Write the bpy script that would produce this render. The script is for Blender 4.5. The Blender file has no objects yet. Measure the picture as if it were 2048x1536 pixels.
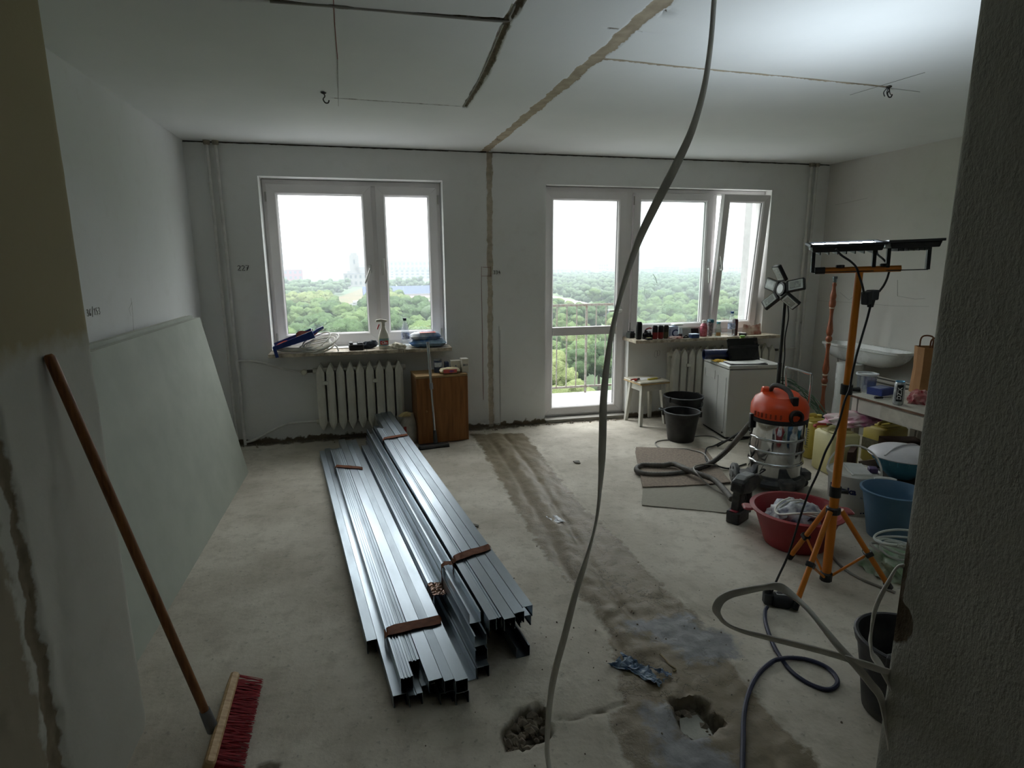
import bpy, bmesh, math, random
from mathutils import Vector, Matrix, noise
S = bpy.context.scene
C = S.collection
rnd = random.Random(7)
PI = math.pi
def srgb(h):
    h = h.lstrip('#')
    return tuple(((v/12.92) if v <= .04045 else ((v+.055)/1.055)**2.4) for v in (int(h[i:i+2], 16)/255 for i in (0, 2, 4)))

# ------------------------------------------------------------------ camera
cam = bpy.data.objects.new('camera', bpy.data.cameras.new('camera'))
C.objects.link(cam)
CY, SY, CP, SP = math.cos(.23807), math.sin(.23807), math.cos(.20202), math.sin(.20202)
fw = Vector((SY*CP, CY*CP, -SP)); ri = Vector((CY, -SY, 0)); up = ri.cross(fw)
RO = -.00601
r2 = ri*math.cos(RO) + up*math.sin(RO); u2 = up*math.cos(RO) - ri*math.sin(RO)
cam.matrix_world = Matrix(((r2.x, u2.x, -fw.x, 0), (r2.y, u2.y, -fw.y, 0), (r2.z, u2.z, -fw.z, 1.5512), (0, 0, 0, 1)))
cam.data.sensor_width = 36
cam.data.lens = 1191.35/2048*36
cam.data.clip_start = .05
cam.data.clip_end = 9000
S.camera = cam

# ------------------------------------------------------------------ overcast sky, exposure
SKY_HORIZON, SKY_ZENITH = 1.0, 5.5
W = bpy.data.worlds.new('overcast_sky'); S.world = W; W.use_nodes = True
nt = W.node_tree; nt.nodes.clear()
o = nt.nodes.new('ShaderNodeOutputWorld'); bg = nt.nodes.new('ShaderNodeBackground')
tc = nt.nodes.new('ShaderNodeTexCoord'); sx = nt.nodes.new('ShaderNodeSeparateXYZ')
mr = nt.nodes.new('ShaderNodeMapRange'); cr = nt.nodes.new('ShaderNodeMix'); cr.data_type = 'RGBA'
nt.links.new(tc.outputs['Generated'], sx.inputs[0]); nt.links.new(sx.outputs['Z'], mr.inputs['Value'])
mr.inputs['To Min'].default_value = SKY_HORIZON; mr.inputs['To Max'].default_value = SKY_ZENITH
nt.links.new(sx.outputs['Z'], cr.inputs['Factor'])
cr.inputs['A'].default_value = (.965, .985, 1, 1); cr.inputs['B'].default_value = (.985, .99, 1, 1)
nt.links.new(cr.outputs['Result'], bg.inputs['Color']); nt.links.new(mr.outputs['Result'], bg.inputs['Strength'])
nt.links.new(bg.outputs[0], o.inputs[0])
S.view_settings.view_transform = 'Standard'; S.view_settings.look = 'None'
S.view_settings.exposure = 1.17; S.view_settings.gamma = 1; S.view_settings.use_curve_mapping = False
S.cycles.max_bounces = 14; S.cycles.diffuse_bounces = 10; S.cycles.glossy_bounces = 4
S.cycles.transparent_max_bounces = 16; S.cycles.transmission_bounces = 8; S.cycles.volume_bounces = 0
S.cycles.caustics_reflective = False; S.cycles.caustics_refractive = False
S.cycles.sample_clamp_indirect = 4
LED_POWER = 38.0

# ------------------------------------------------------------------ materials
def nodes(name):
    m = bpy.data.materials.new(name); m.use_nodes = True
    t = m.node_tree; b = t.nodes['Principled BSDF']
    return m, t, b
def tex_noise(t, scale, detail=4, co=None, rough=.55, stretch=None):
    n = t.nodes.new('ShaderNodeTexNoise'); n.inputs['Scale'].default_value = scale; n.inputs['Detail'].default_value = detail
    n.inputs['Roughness'].default_value = rough
    c = co or t.nodes.new('ShaderNodeTexCoord').outputs['Object']
    if stretch:
        mp = t.nodes.new('ShaderNodeMapping'); mp.inputs['Scale'].default_value = stretch
        t.links.new(c, mp.inputs[0]); c = mp.outputs[0]
    t.links.new(c, n.inputs['Vector'])
    return n.outputs['Fac']
def ramp(t, val, a, b, lo=0, hi=1):
    r = t.nodes.new('ShaderNodeMapRange'); r.clamp = True
    r.inputs['From Min'].default_value = a; r.inputs['From Max'].default_value = b
    r.inputs['To Min'].default_value = lo; r.inputs['To Max'].default_value = hi
    t.links.new(val, r.inputs['Value']); return r.outputs['Result']
def calc(t, op, a, b):
    n = t.nodes.new('ShaderNodeMath'); n.operation = op
    for i, v in enumerate((a, b)):
        if isinstance(v, (int, float)): n.inputs[i].default_value = v
        else: t.links.new(v, n.inputs[i])
    return n.outputs[0]
def mixc(t, fac, a, b):
    n = t.nodes.new('ShaderNodeMix'); n.data_type = 'RGBA'
    if isinstance(fac, (int, float)): n.inputs['Factor'].default_value = fac
    else: t.links.new(fac, n.inputs['Factor'])
    for k, v in (('A', a), ('B', b)):
        if isinstance(v, tuple): n.inputs[k].default_value = (*v[:3], 1)
        else: t.links.new(v, n.inputs[k])
    return n.outputs['Result']
def bumpn(t, b, h, strength, dist=.002):
    n = t.nodes.new('ShaderNodeBump'); n.inputs['Strength'].default_value = strength; n.inputs['Distance'].default_value = dist
    t.links.new(h, n.inputs['Height']); t.links.new(n.outputs[0], b.inputs['Normal'])
MATS = {}
def mat(name, col, rough=.5, metal=0, var=.12, scale=14, bump=0, bscale=90, spec=.5, stretch=None, col2=None, dust=0, coat=0):
    if name in MATS: return MATS[name]
    if isinstance(col, str): col = srgb(col)
    m, t, b = nodes(name)
    n = tex_noise(t, scale, 5, stretch=stretch)
    if col2: c2 = srgb(col2) if isinstance(col2, str) else col2
    else: c2 = tuple(v*(1-var) for v in col)
    c = mixc(t, ramp(t, n, .35, .68), tuple(min(1, v*(1+var*.5)) for v in col), c2)
    if dust:
        c = mixc(t, ramp(t, tex_noise(t, scale*.6, 6), .45, .75, 0, dust), c, srgb('b5b0a4'))
    t.links.new(c, b.inputs['Base Color'])
    t.links.new(ramp(t, n, .2, .8, max(.02, rough-.06), min(1, rough+.08)), b.inputs['Roughness'])
    b.inputs['Metallic'].default_value = metal; b.inputs['Specular IOR Level'].default_value = spec
    b.inputs['Coat Weight'].default_value = coat
    if bump: bumpn(t, b, tex_noise(t, bscale, 4, stretch=stretch), bump)
    MATS[name] = m
    return m
def clear(name, tint, gloss=.06, dirt=0, dirtcol='d8ddd8', rough=.0, dscale=6):
    if name in MATS: return MATS[name]
    m = bpy.data.materials.new(name); m.use_nodes = True; t = m.node_tree; t.nodes.clear()
    out = t.nodes.new('ShaderNodeOutputMaterial'); tr = t.nodes.new('ShaderNodeBsdfTransparent'); gl = t.nodes.new('ShaderNodeBsdfGlossy')
    tr.inputs['Color'].default_value = (*tint, 1); gl.inputs['Roughness'].default_value = rough; gl.inputs['Color'].default_value = (1, 1, 1, 1)
    mx = t.nodes.new('ShaderNodeMixShader'); mx.inputs[0].default_value = gloss
    t.links.new(tr.outputs[0], mx.inputs[1]); t.links.new(gl.outputs[0], mx.inputs[2]); last = mx
    if dirt:
        df = t.nodes.new('ShaderNodeBsdfDiffuse'); tl = t.nodes.new('ShaderNodeBsdfTranslucent')
        df.inputs['Color'].default_value = tl.inputs['Color'].default_value = (*srgb(dirtcol), 1)
        a = t.nodes.new('ShaderNodeMixShader'); t.links.new(df.outputs[0], a.inputs[1]); t.links.new(tl.outputs[0], a.inputs[2])
        m2 = t.nodes.new('ShaderNodeMixShader'); t.links.new(mx.outputs[0], m2.inputs[1]); t.links.new(a.outputs[0], m2.inputs[2])
        t.links.new(ramp(t, tex_noise(t, dscale, 5, stretch=(1, 1, .5)), .25, .8, dirt*.5, dirt*1.4), m2.inputs[0]); last = m2
    t.links.new(last.outputs[0], out.inputs[0]); MATS[name] = m
    return m

# ------------------------------------------------------------------ mesh helpers
WM = {}
class B:
    """collects faces and links them as ONE mesh object"""
    def __init__(s): s.v = []; s.f = []; s.at = {}
    def add(s, vs, fs, M=None):
        k = len(s.v)
        s.v += [tuple(M @ Vector(v)) if M else tuple(v) for v in vs]
        s.f += [tuple(i+k for i in f) for f in fs]; return s
    def box(s, x0, x1, y0, y1, z0, z1, M=None, taper=0):
        q = taper
        return s.add([(x0, y0, z0), (x1, y0, z0), (x1, y1, z0), (x0, y1, z0), (x0+q, y0+q, z1), (x1-q, y0+q, z1), (x1-q, y1-q, z1), (x0+q, y1-q, z1)],
              [(0, 3, 2, 1), (4, 5, 6, 7), (0, 1, 5, 4), (1, 2, 6, 5), (2, 3, 7, 6), (3, 0, 4, 7)], M)
    def rbox(s, x0, x1, y0, y1, z0, z1, r=.01, M=None, n=3):
        """box with rounded vertical edges and chamfered top and bottom"""
        def ring(e, z):
            out = []
            for cx, cy, a in ((x1-r, y0+r, -90), (x1-r, y1-r, 0), (x0+r, y1-r, 90), (x0+r, y0+r, 180)):
                for k in range(n+1):
                    t = math.radians(a+90*k/n); out.append((cx+(r-e)*math.cos(t), cy+(r-e)*math.sin(t), z))
            return out
        e = r*.5; rings = [ring(e, z0), ring(0, z0+e), ring(0, z1-e), ring(e, z1)]
        N = len(rings[0]); vs = sum(rings, []); fs = [tuple(range(N-1, -1, -1)), tuple(range(3*N, 4*N))]
        for j in range(3):
            for k in range(N): fs.append((j*N+k, j*N+(k+1) % N, (j+1)*N+(k+1) % N, (j+1)*N+k))
        return s.add(vs, fs, M)
    def lathe(s, prof, n=24, M=None, c=(0, 0, 0), sx=1, sy=1, cap=True):
        vs = []; fs = []
        for r, z in prof:
            for k in range(n):
                a = 2*PI*k/n; vs.append((c[0]+r*sx*math.cos(a), c[1]+r*sy*math.sin(a), c[2]+z))
        for j in range(len(prof)-1):
            for k in range(n): fs.append((j*n+k, j*n+(k+1) % n, (j+1)*n+(k+1) % n, (j+1)*n+k))
        if cap:
            fs.append(tuple(range(n-1, -1, -1))); L = (len(prof)-1)*n; fs.append(tuple(range(L, L+n)))
        return s.add(vs, fs, M)
    def tube(s, pts, r, n=8, cap=True, M=None):
        pts = [Vector(p) for p in pts]; N = len(pts); vs = []; fs = []; up = None
        for i, p in enumerate(pts):
            d = (pts[min(i+1, N-1)]-pts[max(i-1, 0)]).normalized()
            if up is None: up = d.orthogonal().normalized()
            up = (up-d*up.dot(d)); up = up.normalized() if up.length > 1e-6 else d.orthogonal().normalized()
            sd = d.cross(up); q = r[i] if isinstance(r, (list, tuple)) else r
            for k in range(n):
                a = 2*PI*k/n; vs.append(p+up*q*math.cos(a)+sd*q*math.sin(a))
        for j in range(N-1):
            for k in range(n): fs.append((j*n+k, j*n+(k+1) % n, (j+1)*n+(k+1) % n, (j+1)*n+k))
        if cap: fs.append(tuple(range(n-1, -1, -1))); fs.append(tuple(range((N-1)*n, N*n)))
        return s.add(vs, fs, M)
    def strap(s, pts, w, t, ang, ref=(0, -1, 0)):
        """flat cable: rounded rectangle swept along pts, turned by ang (degrees) about its own axis"""
        pts = [Vector(p) for p in pts]; N = len(pts); vs = []; fs = []; R = Vector(ref)
        for i, p in enumerate(pts):
            d = (pts[min(i+1, N-1)]-pts[max(i-1, 0)]).normalized()
            nn = (R-d*R.dot(d)).normalized(); a = math.radians(ang[i] if isinstance(ang, (list, tuple)) else ang)
            sd = d.cross(nn); A = sd*math.cos(a)+nn*math.sin(a); D = d.cross(A)
            for x, y in ((-.5, -.25), (-.4, -.5), (.4, -.5), (.5, -.25), (.5, .25), (.4, .5), (-.4, .5), (-.5, .25)):
                vs.append(p+A*x*w+D*y*t)
        for j in range(N-1):
            for k in range(8): fs.append((j*8+k, j*8+(k+1) % 8, (j+1)*8+(k+1) % 8, (j+1)*8+k))
        fs += [tuple(range(7, -1, -1)), tuple(range((N-1)*8, N*8))]
        return s.add(vs, fs)
    def prism(s, poly, z0, z1, M=None, top=1.0):
        n = len(poly); cx = sum(p[0] for p in poly)/n; cy = sum(p[1] for p in poly)/n
        vs = [(x, y, z0) for x, y in poly]+[(cx+(x-cx)*top, cy+(y-cy)*top, z1) for x, y in poly]
        fs = [tuple(range(n-1, -1, -1)), tuple(range(n, 2*n))]+[(i, (i+1) % n, n+(i+1) % n, n+i) for i in range(n)]
        return s.add(vs, fs, M)
    def grid(s, us, vs_, fn, skip=None):
        """tensor grid; fn(u, v) -> point"""
        k = len(s.v); nu, nv = len(us), len(vs_)
        s.v += [tuple(fn(u, v)) for v in vs_ for u in us]
        for j in range(nv-1):
            for i in range(nu-1):
                if skip and skip((us[i]+us[i+1])/2, (vs_[j]+vs_[j+1])/2): continue
                a = k+j*nu+i; s.f.append((a, a+1, a+nu+1, a+nu))
        return s
    def obj(s, name, m, parent=None, smooth=False, bevel=0, world=False, sub=0, me=None, label=None, fix=True):
        if me is None:
            me = bpy.data.meshes.new(name)
            vs = s.v
            if world and parent is not None:
                I = WM[parent.name].inverted(); vs = [tuple(I @ Vector(v)) for v in vs]
            me.from_pydata(vs, [], s.f)
            for an, vals in s.at.items():
                a = me.attributes.new(an, 'FLOAT', 'POINT'); a.data.foreach_set('value', vals)
            if fix and not s.at and len(s.f) < 20000:
                bm = bmesh.new(); bm.from_mesh(me); bmesh.ops.recalc_face_normals(bm, faces=bm.faces); bm.to_mesh(me); bm.free()
            if smooth:
                me.shade_smooth()
                try: me.set_sharp_from_angle(angle=math.radians(42 if smooth is True else smooth))
                except Exception: pass
            me.materials.append(m); me.update()
        ob = bpy.data.objects.new(name, me); C.objects.link(ob)
        if bevel:
            md = ob.modifiers.new('edge', 'BEVEL'); md.width = bevel; md.segments = 2; md.limit_method = 'ANGLE'; md.angle_limit = math.radians(40)
        if sub:
            md = ob.modifiers.new('round', 'SUBSURF'); md.levels = md.render_levels = sub
        if parent is not None:
            ob.parent = parent; WM[ob.name] = WM[parent.name]
        else: WM[ob.name] = Matrix()
        if label: ob['label'] = label
        return ob
def tag(o, label=None, cat=None, group=None, kind=None):
    if label: o['label'] = label
    if cat: o['category'] = cat
    if group: o['group'] = group
    if kind: o['kind'] = kind
    return o
def thing(name, label, cat, loc=(0, 0, 0), rz=0, group=None, M=None):
    e = bpy.data.objects.new(name, None); C.objects.link(e); e.empty_display_size = .05
    MM = M if M else Matrix.Translation(Vector(loc)) @ Matrix.Rotation(rz, 4, 'Z')
    e.matrix_world = MM; WM[e.name] = MM
    return tag(e, label, cat, group)
def struct(name, kindp='structure', parent=None):
    e = bpy.data.objects.new(name, None); C.objects.link(e); WM[e.name] = Matrix(); e['kind'] = kindp
    return e
def dup(root, M, label=None, group=None):
    r = root.copy(); C.objects.link(r); r.matrix_world = M; WM[r.name] = M
    if label: r['label'] = label
    if group: r['group'] = group
    for ch in root.children:
        c = ch.copy(); C.objects.link(c); c.parent = r
        for g in ch.children:
            d = g.copy(); C.objects.link(d); d.parent = c
    return r
def curve(pts, n=8):
    """Catmull-Rom through pts"""
    P = [Vector(p) for p in pts]; out = []
    for i in range(len(P)-1):
        a, b, c, d = P[max(i-1, 0)], P[i], P[i+1], P[min(i+2, len(P)-1)]
        for k in range(n):
            t = k/n
            out.append(.5*((2*b)+(c-a)*t+(2*a-5*b+4*c-d)*t*t+(3*b-a-3*c+d)*t**3))
    return out+[P[-1]]
def lerp_list(v, N):
    out = []
    for i in range(N):
        t = i/(N-1)*(len(v)-1); k = min(int(t), len(v)-2); out.append(v[k]+(v[k+1]-v[k])*(t-k))
    return out
def at(x, y, z, rz=0, rx=0, ry=0):
    return Matrix.Translation((x, y, z)) @ Matrix.Rotation(rz, 4, 'Z') @ Matrix.Rotation(ry, 4, 'Y') @ Matrix.Rotation(rx, 4, 'X')
def aim(p, q):
    """frame at p whose Z axis points to q"""
    d = (Vector(q)-Vector(p)); return Matrix.Translation(Vector(p)) @ d.to_track_quat('Z', 'Y').to_matrix().to_4x4()
def span(a, b, step): 
    n = max(1, round((b-a)/step)); return [a+(b-a)*i/n for i in range(n+1)]
def fuse(*ls):
    out = []
    for v in sorted(sum(ls, [])):
        if not out or v-out[-1] > 1e-4: out.append(v)
    return out
def nz(x, y, z=0, s=1): return noise.noise(Vector((x*s, y*s, z*s)))
def sdist(p, poly):
    """signed distance to a polygon, negative inside"""
    x, y = p; d = 1e9; ins = False; n = len(poly)
    for i in range(n):
        x1, y1 = poly[i][:2]; x2, y2 = poly[(i+1) % n][:2]
        dx, dy = x2-x1, y2-y1; t = max(0, min(1, ((x-x1)*dx+(y-y1)*dy)/(dx*dx+dy*dy+1e-12)))
        d = min(d, math.hypot(x-x1-t*dx, y-y1-t*dy))
        if (y1 > y) != (y2 > y) and x < (x2-x1)*(y-y1)/(y2-y1)+x1: ins = not ins
    return -d if ins else d
def ldist(p, line):
    """distance to a polyline"""
    x, y = p; d = 1e9
    for (x1, y1), (x2, y2) in zip([q[:2] for q in line], [q[:2] for q in line[1:]]):
        dx, dy = x2-x1, y2-y1; t = max(0, min(1, ((x-x1)*dx+(y-y1)*dy)/(dx*dx+dy*dy+1e-12)))
        d = min(d, math.hypot(x-x1-t*dx, y-y1-t*dy))
    return d
def text_mesh(txt, size, bold=0, ext=.0004):
    cu = bpy.data.curves.new('lettering', 'FONT'); cu.body = txt; cu.size = size; cu.align_x = 'CENTER'; cu.align_y = 'CENTER'
    cu.offset = bold; cu.extrude = ext; cu.resolution_u = 3
    ob = bpy.data.objects.new('lettering', cu); C.objects.link(ob)
    me = bpy.data.meshes.new_from_object(ob)
    vs = [tuple(v.co) for v in me.vertices]; fs = [tuple(f.vertices) for f in me.polygons]
    C.objects.unlink(ob); bpy.data.objects.remove(ob); bpy.data.meshes.remove(me)
    return vs, fs
def crumple(seed, sx, sy, sz, sub=3, amp=.35, freq=3.0, flat=.35):
    """a crumpled bag: folded blob standing on z = 0"""
    bm = bmesh.new(); bmesh.ops.create_icosphere(bm, subdivisions=sub, radius=1); vs = []
    for v in bm.verts:
        p = v.co; q = p*freq+Vector((seed*3.7, seed, -seed))
        d = 1+amp*(noise.noise(q)+.5*abs(noise.noise(q*2.1))+.3*noise.noise(q*4.3))
        x, y, z = p.x*d*sx, p.y*d*sy, p.z*d*sz
        vs.append((x, y, max(-sz*flat, z)+sz*flat))
    fs = [tuple(v.index for v in f.verts) for f in bm.faces]; bm.free()
    return vs, fs

# ================================================================== the room
XL, XR, D, H = -1.328, 4.641, 5.406, 2.5
JX, JY = -.811, 2.04          # corner of the left jamb
QX, QY = 1.25, 1.09           # corner of the right jamb
BACK = -1.6

def surface_mat(name, base, worn, rough_col=None, attr=None, axis_low=None, axis_high=None, yellow=None, ylow=None, bump=.25, bscale=60, stain=.35, thr=.0, rough=.85, patch='6d6353', stretch=None, bd=.003):
    """painted plaster with stains; attr = signed distance attribute (negative: bare patch)"""
    m, t, b = nodes(name)
    n1 = tex_noise(t, 1.6, 6); n2 = tex_noise(t, 9, 6)
    c = mixc(t, ramp(t, n1, .4, .75, 0, stain), srgb(base), srgb(worn))
    c = mixc(t, ramp(t, n2, .55, .8, 0, .35), c, srgb(worn))
    sxyz = t.nodes.new('ShaderNodeSeparateXYZ'); t.links.new(t.nodes.new('ShaderNodeTexCoord').outputs['Object'], sxyz.inputs[0])
    wob = ramp(t, tex_noise(t, 14, 5), .2, .8, -.03, .03)
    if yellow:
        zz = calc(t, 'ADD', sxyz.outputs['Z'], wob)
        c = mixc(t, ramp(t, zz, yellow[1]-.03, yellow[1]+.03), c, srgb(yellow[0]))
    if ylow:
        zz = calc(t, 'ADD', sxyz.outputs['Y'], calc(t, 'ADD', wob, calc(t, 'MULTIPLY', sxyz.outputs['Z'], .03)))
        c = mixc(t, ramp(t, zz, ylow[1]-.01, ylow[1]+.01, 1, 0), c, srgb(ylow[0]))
    if axis_low:
        zz = calc(t, 'ADD', sxyz.outputs['Z'], calc(t, 'MULTIPLY', wob, 1.2))
        c = mixc(t, ramp(t, zz, axis_low, axis_low+.012, 1, 0), c, srgb(patch))
    if axis_high:
        zz = calc(t, 'ADD', sxyz.outputs['Z'], calc(t, 'MULTIPLY', wob, .22))
        c = mixc(t, ramp(t, zz, axis_high, axis_high+.004), c, srgb('4c463c'))
    if attr:
        a = t.nodes.new('ShaderNodeAttribute'); a.attribute_name = attr
        dd = calc(t, 'ADD', a.outputs['Fac'], calc(t, 'MULTIPLY', wob, .4))
        c = mixc(t, ramp(t, dd, thr-.003, thr+.003, 1, 0), c, mixc(t, ramp(t, tex_noise(t, 22, 6), .3, .7), srgb(rough_col or patch), tuple(.7*q for q in srgb(rough_col or patch))))
    t.links.new(c, b.inputs['Base Color']); b.inputs['Roughness'].default_value = rough; b.inputs['Specular IOR Level'].default_value = .25
    bumpn(t, b, tex_noise(t, bscale, 5, stretch=stretch), bump, bd)
    return m

# ------------------------------------------------------------------ floor
strip_L = [(0.868,5.231,0),(0.898,4.845,0),(0.876,4.169,0),(0.866,3.378,0),(0.877,2.782,0),(0.914,2.423,0),(0.941,2.208,0),(0.901,2.004,0),(0.847,1.806,0),(0.836,1.729,0),(0.741,1.673,0),(0.732,1.587,0),(0.737,1.449,0)]
strip_R = [(1.358,5.135,0),(1.344,4.878,0),(1.323,4.35,0),(1.283,3.432,0),(1.331,2.905,0),(1.325,2.363,0),(1.357,2.102,0),(1.329,1.801,0),(1.299,1.549,0),(1.304,1.359,0),(1.298,1.309,0)]
STRIP = strip_L+[(.95, .9, 0), (1.18, .9, 0)]+strip_R[::-1]
DUCT = [(1.091,5.172,0),(1.086,4.229,0),(1.055,3.577,0),(1.04,3.184,0),(1.005,2.749,0),(0.994,2.402,0),(1.005,2.192,0),(1.005,1.945,0)]
CRACK1 = [(0.827,1.718,0),(0.725,1.701,0),(0.628,1.691,0),(0.558,1.7,0)]
CRACK2 = [(-0.597,2.998,0),(-0.488,2.896,0),(-0.29,2.775,0),(-0.171,2.708,0)]
CRACK3 = [(1.004,1.92,0),(1.19,1.898,0),(1.324,1.897,0),(1.465,1.803,0)]
PIT1 = [(0.366,1.697,0),(0.411,1.737,0),(0.439,1.778,0),(0.521,1.787,0),(0.542,1.752,0),(0.536,1.686,0),(0.54,1.644,0),(0.498,1.62,0),(0.417,1.606,0),(0.364,1.611,0),(0.354,1.656,0)]
PIT2 = [(0.988,1.695,0),(1.111,1.685,0),(1.119,1.54,0),(1.076,1.532,0),(1.048,1.508,0),(0.979,1.517,0),(0.963,1.598,0)]
PIT3 = [(-0.426,1.756,0),(-0.375,1.759,0),(-0.324,1.743,0),(-0.337,1.701,0),(-0.396,1.706,0)]
SMEARS = [(1.226,2.042,0),(1.312,1.95,0),(1.226,1.922,0),(1.066,2.119,0),(1.061,3.252,0),(1.067,3.006,0),(0.926,1.607,0),(0.914,1.467,0),(0.978,1.411,0),(0.98,1.503,0),(0.897,1.535,0)]
SM_R = [.15, .14, .1, .08, .035, .04, .09, .12, .1, .07, .08]
xs = fuse(span(-1.9, XL, .1), span(XL, .25, .03), span(.25, 1.75, .012), span(1.75, XR, .03))
ys = fuse(span(BACK, .9, .12), span(.9, 1.15, .03), span(1.15, 2.35, .012), span(2.35, D+.04, .03))
fl = B().grid(xs, ys, lambda u, v: (u, v, 0))
st, pt, sm = [], [], []
for i, (x, y, z) in enumerate(fl.v):
    ds = sdist((x, y), STRIP) if -.1 < x < 1.9 else 1
    dp = min(sdist((x, y), P) for P in (PIT1, PIT2, PIT3)) if y < 2.3 and x < 1.8 else 1
    h = .0035*nz(x, y, 0, 3)+.0015*nz(x, y, 1, 11)
    if -.2 < x < 1.9:
        dd = ldist((x, y), DUCT)
        if ds < .05: h += .006*nz(x, y, 5, 18)+(.012*math.exp(-(dd/.055)**2)*(1+nz(x, y, 2, 14)) - .014*math.exp(-((dd-.075)/.02)**2)*max(0, .5+nz(x, y, 9, 7)))
        h -= .008*math.exp(-(ldist((x, y), CRACK1)/.007)**2)
        if y < 2.3:
            w = dp+.014*nz(x, y, 3, 26)
            if w < 0:
                d2 = sdist((x, y), PIT2)
                deep = .055 if d2 < .03 else .045
                h -= deep*min(1, -w/.016)-.010*nz(x, y, 4, 34)-.010*nz(x, y, 7, 60)
            elif w < .03: h += .004*nz(x, y, 6, 40)
    if y > D-.07: h += .01*(.4+nz(x, y, 8, 22))
    fl.v[i] = (x, y, h)
    st.append(ds); pt.append(min(dp, ldist((x, y), CRACK1)-.003+.004*nz(x, y, 4, 30)) if .2 < x < 1.4 and y < 2.2 else dp)
    sm.append(min((math.hypot(x-p[0], (y-p[1]))-r) for p, r in zip(SMEARS, SM_R)) if 0 < x < 1.9 and y < 3.6 else 1)
fl.at = {'strip': st, 'pit': pt, 'smear': sm}
m, t, b = nodes('concrete_screed')
def attr(t, n):
    a = t.nodes.new('ShaderNodeAttribute'); a.attribute_name = n; return a.outputs['Fac']
n1 = tex_noise(t, 1.3, 7, rough=.62); n2 = tex_noise(t, 11, 7, rough=.65); n3 = tex_noise(t, 42, 4)
wob = ramp(t, n2, .2, .8, -.045, .045)
c = mixc(t, ramp(t, n1, .40, .60), srgb('cfc9bc'), srgb('b0a99b'))
c = mixc(t, ramp(t, n2, .5, .7, 0, .5), c, srgb('968f80'))
c = mixc(t, ramp(t, n3, .62, .7, 0, .55), c, srgb('878379'))
damp = ramp(t, calc(t, 'ADD', attr(t, 'strip'), wob), -.012, .012, 1, 0)
dc = mixc(t, ramp(t, tex_noise(t, 4.5, 7), .35, .68), srgb('71664f'), srgb('847864'))
dc = mixc(t, ramp(t, n2, .55, .75, 0, .6), dc, srgb('675d4d'))
c = mixc(t, damp, c, dc)
sme = ramp(t, calc(t, 'ADD', attr(t, 'smear'), calc(t, 'MULTIPLY', wob, 1.7)), -.05, .0, .85, 0)
c = mixc(t, sme, c, mixc(t, ramp(t, tex_noise(t, 16, 6), .3, .7), srgb('8a8d92'), srgb('6c6f76')))
pit = ramp(t, calc(t, 'ADD', attr(t, 'pit'), calc(t, 'MULTIPLY', wob, .3)), -.012, .004, 1, 0)
c = mixc(t, pit, c, mixc(t, ramp(t, tex_noise(t, 26, 6), .35, .7), srgb('5e5648'), srgb('807868')))
sp = t.nodes.new('ShaderNodeSeparateXYZ'); t.links.new(t.nodes.new('ShaderNodeTexCoord').outputs['Object'], sp.inputs[0])
edge = ramp(t, calc(t, 'ADD', sp.outputs['Y'], wob), D-.09, D-.05)
c = mixc(t, edge, c, srgb('5d5548'))
t.links.new(c, b.inputs['Base Color']); b.inputs['Specular IOR Level'].default_value = .4
t.links.new(ramp(t, damp, 0, 1, .8, .55), b.inputs['Roughness'])
ck = calc(t, 'ABSOLUTE', calc(t, 'SUBTRACT', tex_noise(t, 2.6, 3, rough=.5), .5), 0)
ck2 = calc(t, 'ABSOLUTE', calc(t, 'SUBTRACT', tex_noise(t, 7.5, 5, rough=.6), .52), 0)
lines = calc(t, 'MULTIPLY', damp, calc(t, 'MULTIPLY', ramp(t, ck2, .002, .010, .6, 0), ramp(t, n1, .45, .6)))
c = mixc(t, lines, c, srgb('4a4439')); t.links.new(c, b.inputs['Base Color'])
bumpn(t, b, calc(t, 'SUBTRACT', calc(t, 'ADD', n2, n3), lines), .5, .005)
floor_m = m
fo = tag(fl.obj('floor', floor_m, smooth=60), kind='structure')
# rubble lying loose in and round the broken-out pits
def pebble(seed, r):
    bm = bmesh.new(); bmesh.ops.create_icosphere(bm, subdivisions=1, radius=r)
    for v in bm.verts: v.co *= 1+.5*noise.noise(v.co/r*1.3+Vector((seed, 0, 0)))
    vs = [tuple(v.co) for v in bm.verts]; fs = [tuple(v.index for v in f.verts) for f in bm.faces]; bm.free(); return vs, fs
rub = B()
for poly, k, dz in ((PIT1, 75, -.036), (PIT2, 14, -.05), (PIT3, 12, -.03)):
    bx = [p[0] for p in poly]; by = [p[1] for p in poly]; c_ = 0
    while c_ < k:
        x, y = rnd.uniform(min(bx), max(bx)), rnd.uniform(min(by), max(by))
        if sdist((x, y), poly) > -.012: continue
        rub.add(*pebble(rnd.random()*50, rnd.choice([.006, .009, .013, .021])), at(x, y, dz+.004, rnd.random()*6)); c_ += 1
for k in range(90):
    x, y = rnd.gauss(.95, .5), rnd.gauss(1.9, .5)
    if not (.1 < x < 1.9 and 1.2 < y < 5): continue
    rub.add(*pebble(rnd.random()*50, rnd.choice([.002, .003, .004])), at(x, y, .003, rnd.random()*6))
for k in range(120):
    x = rnd.uniform(-1.1, 2.4)
    rub.add(*pebble(rnd.random()*50, rnd.choice([.004, .006, .01])), at(x, D-.02-abs(rnd.gauss(0, .05)), .006, rnd.random()*6))
tag(rub.obj('rubble', mat('rubble', '82786a', .9, var=.35, scale=30)), 'crumbs of broken screed in the floor pits and along the wall', 'rubble', kind='stuff')
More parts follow.
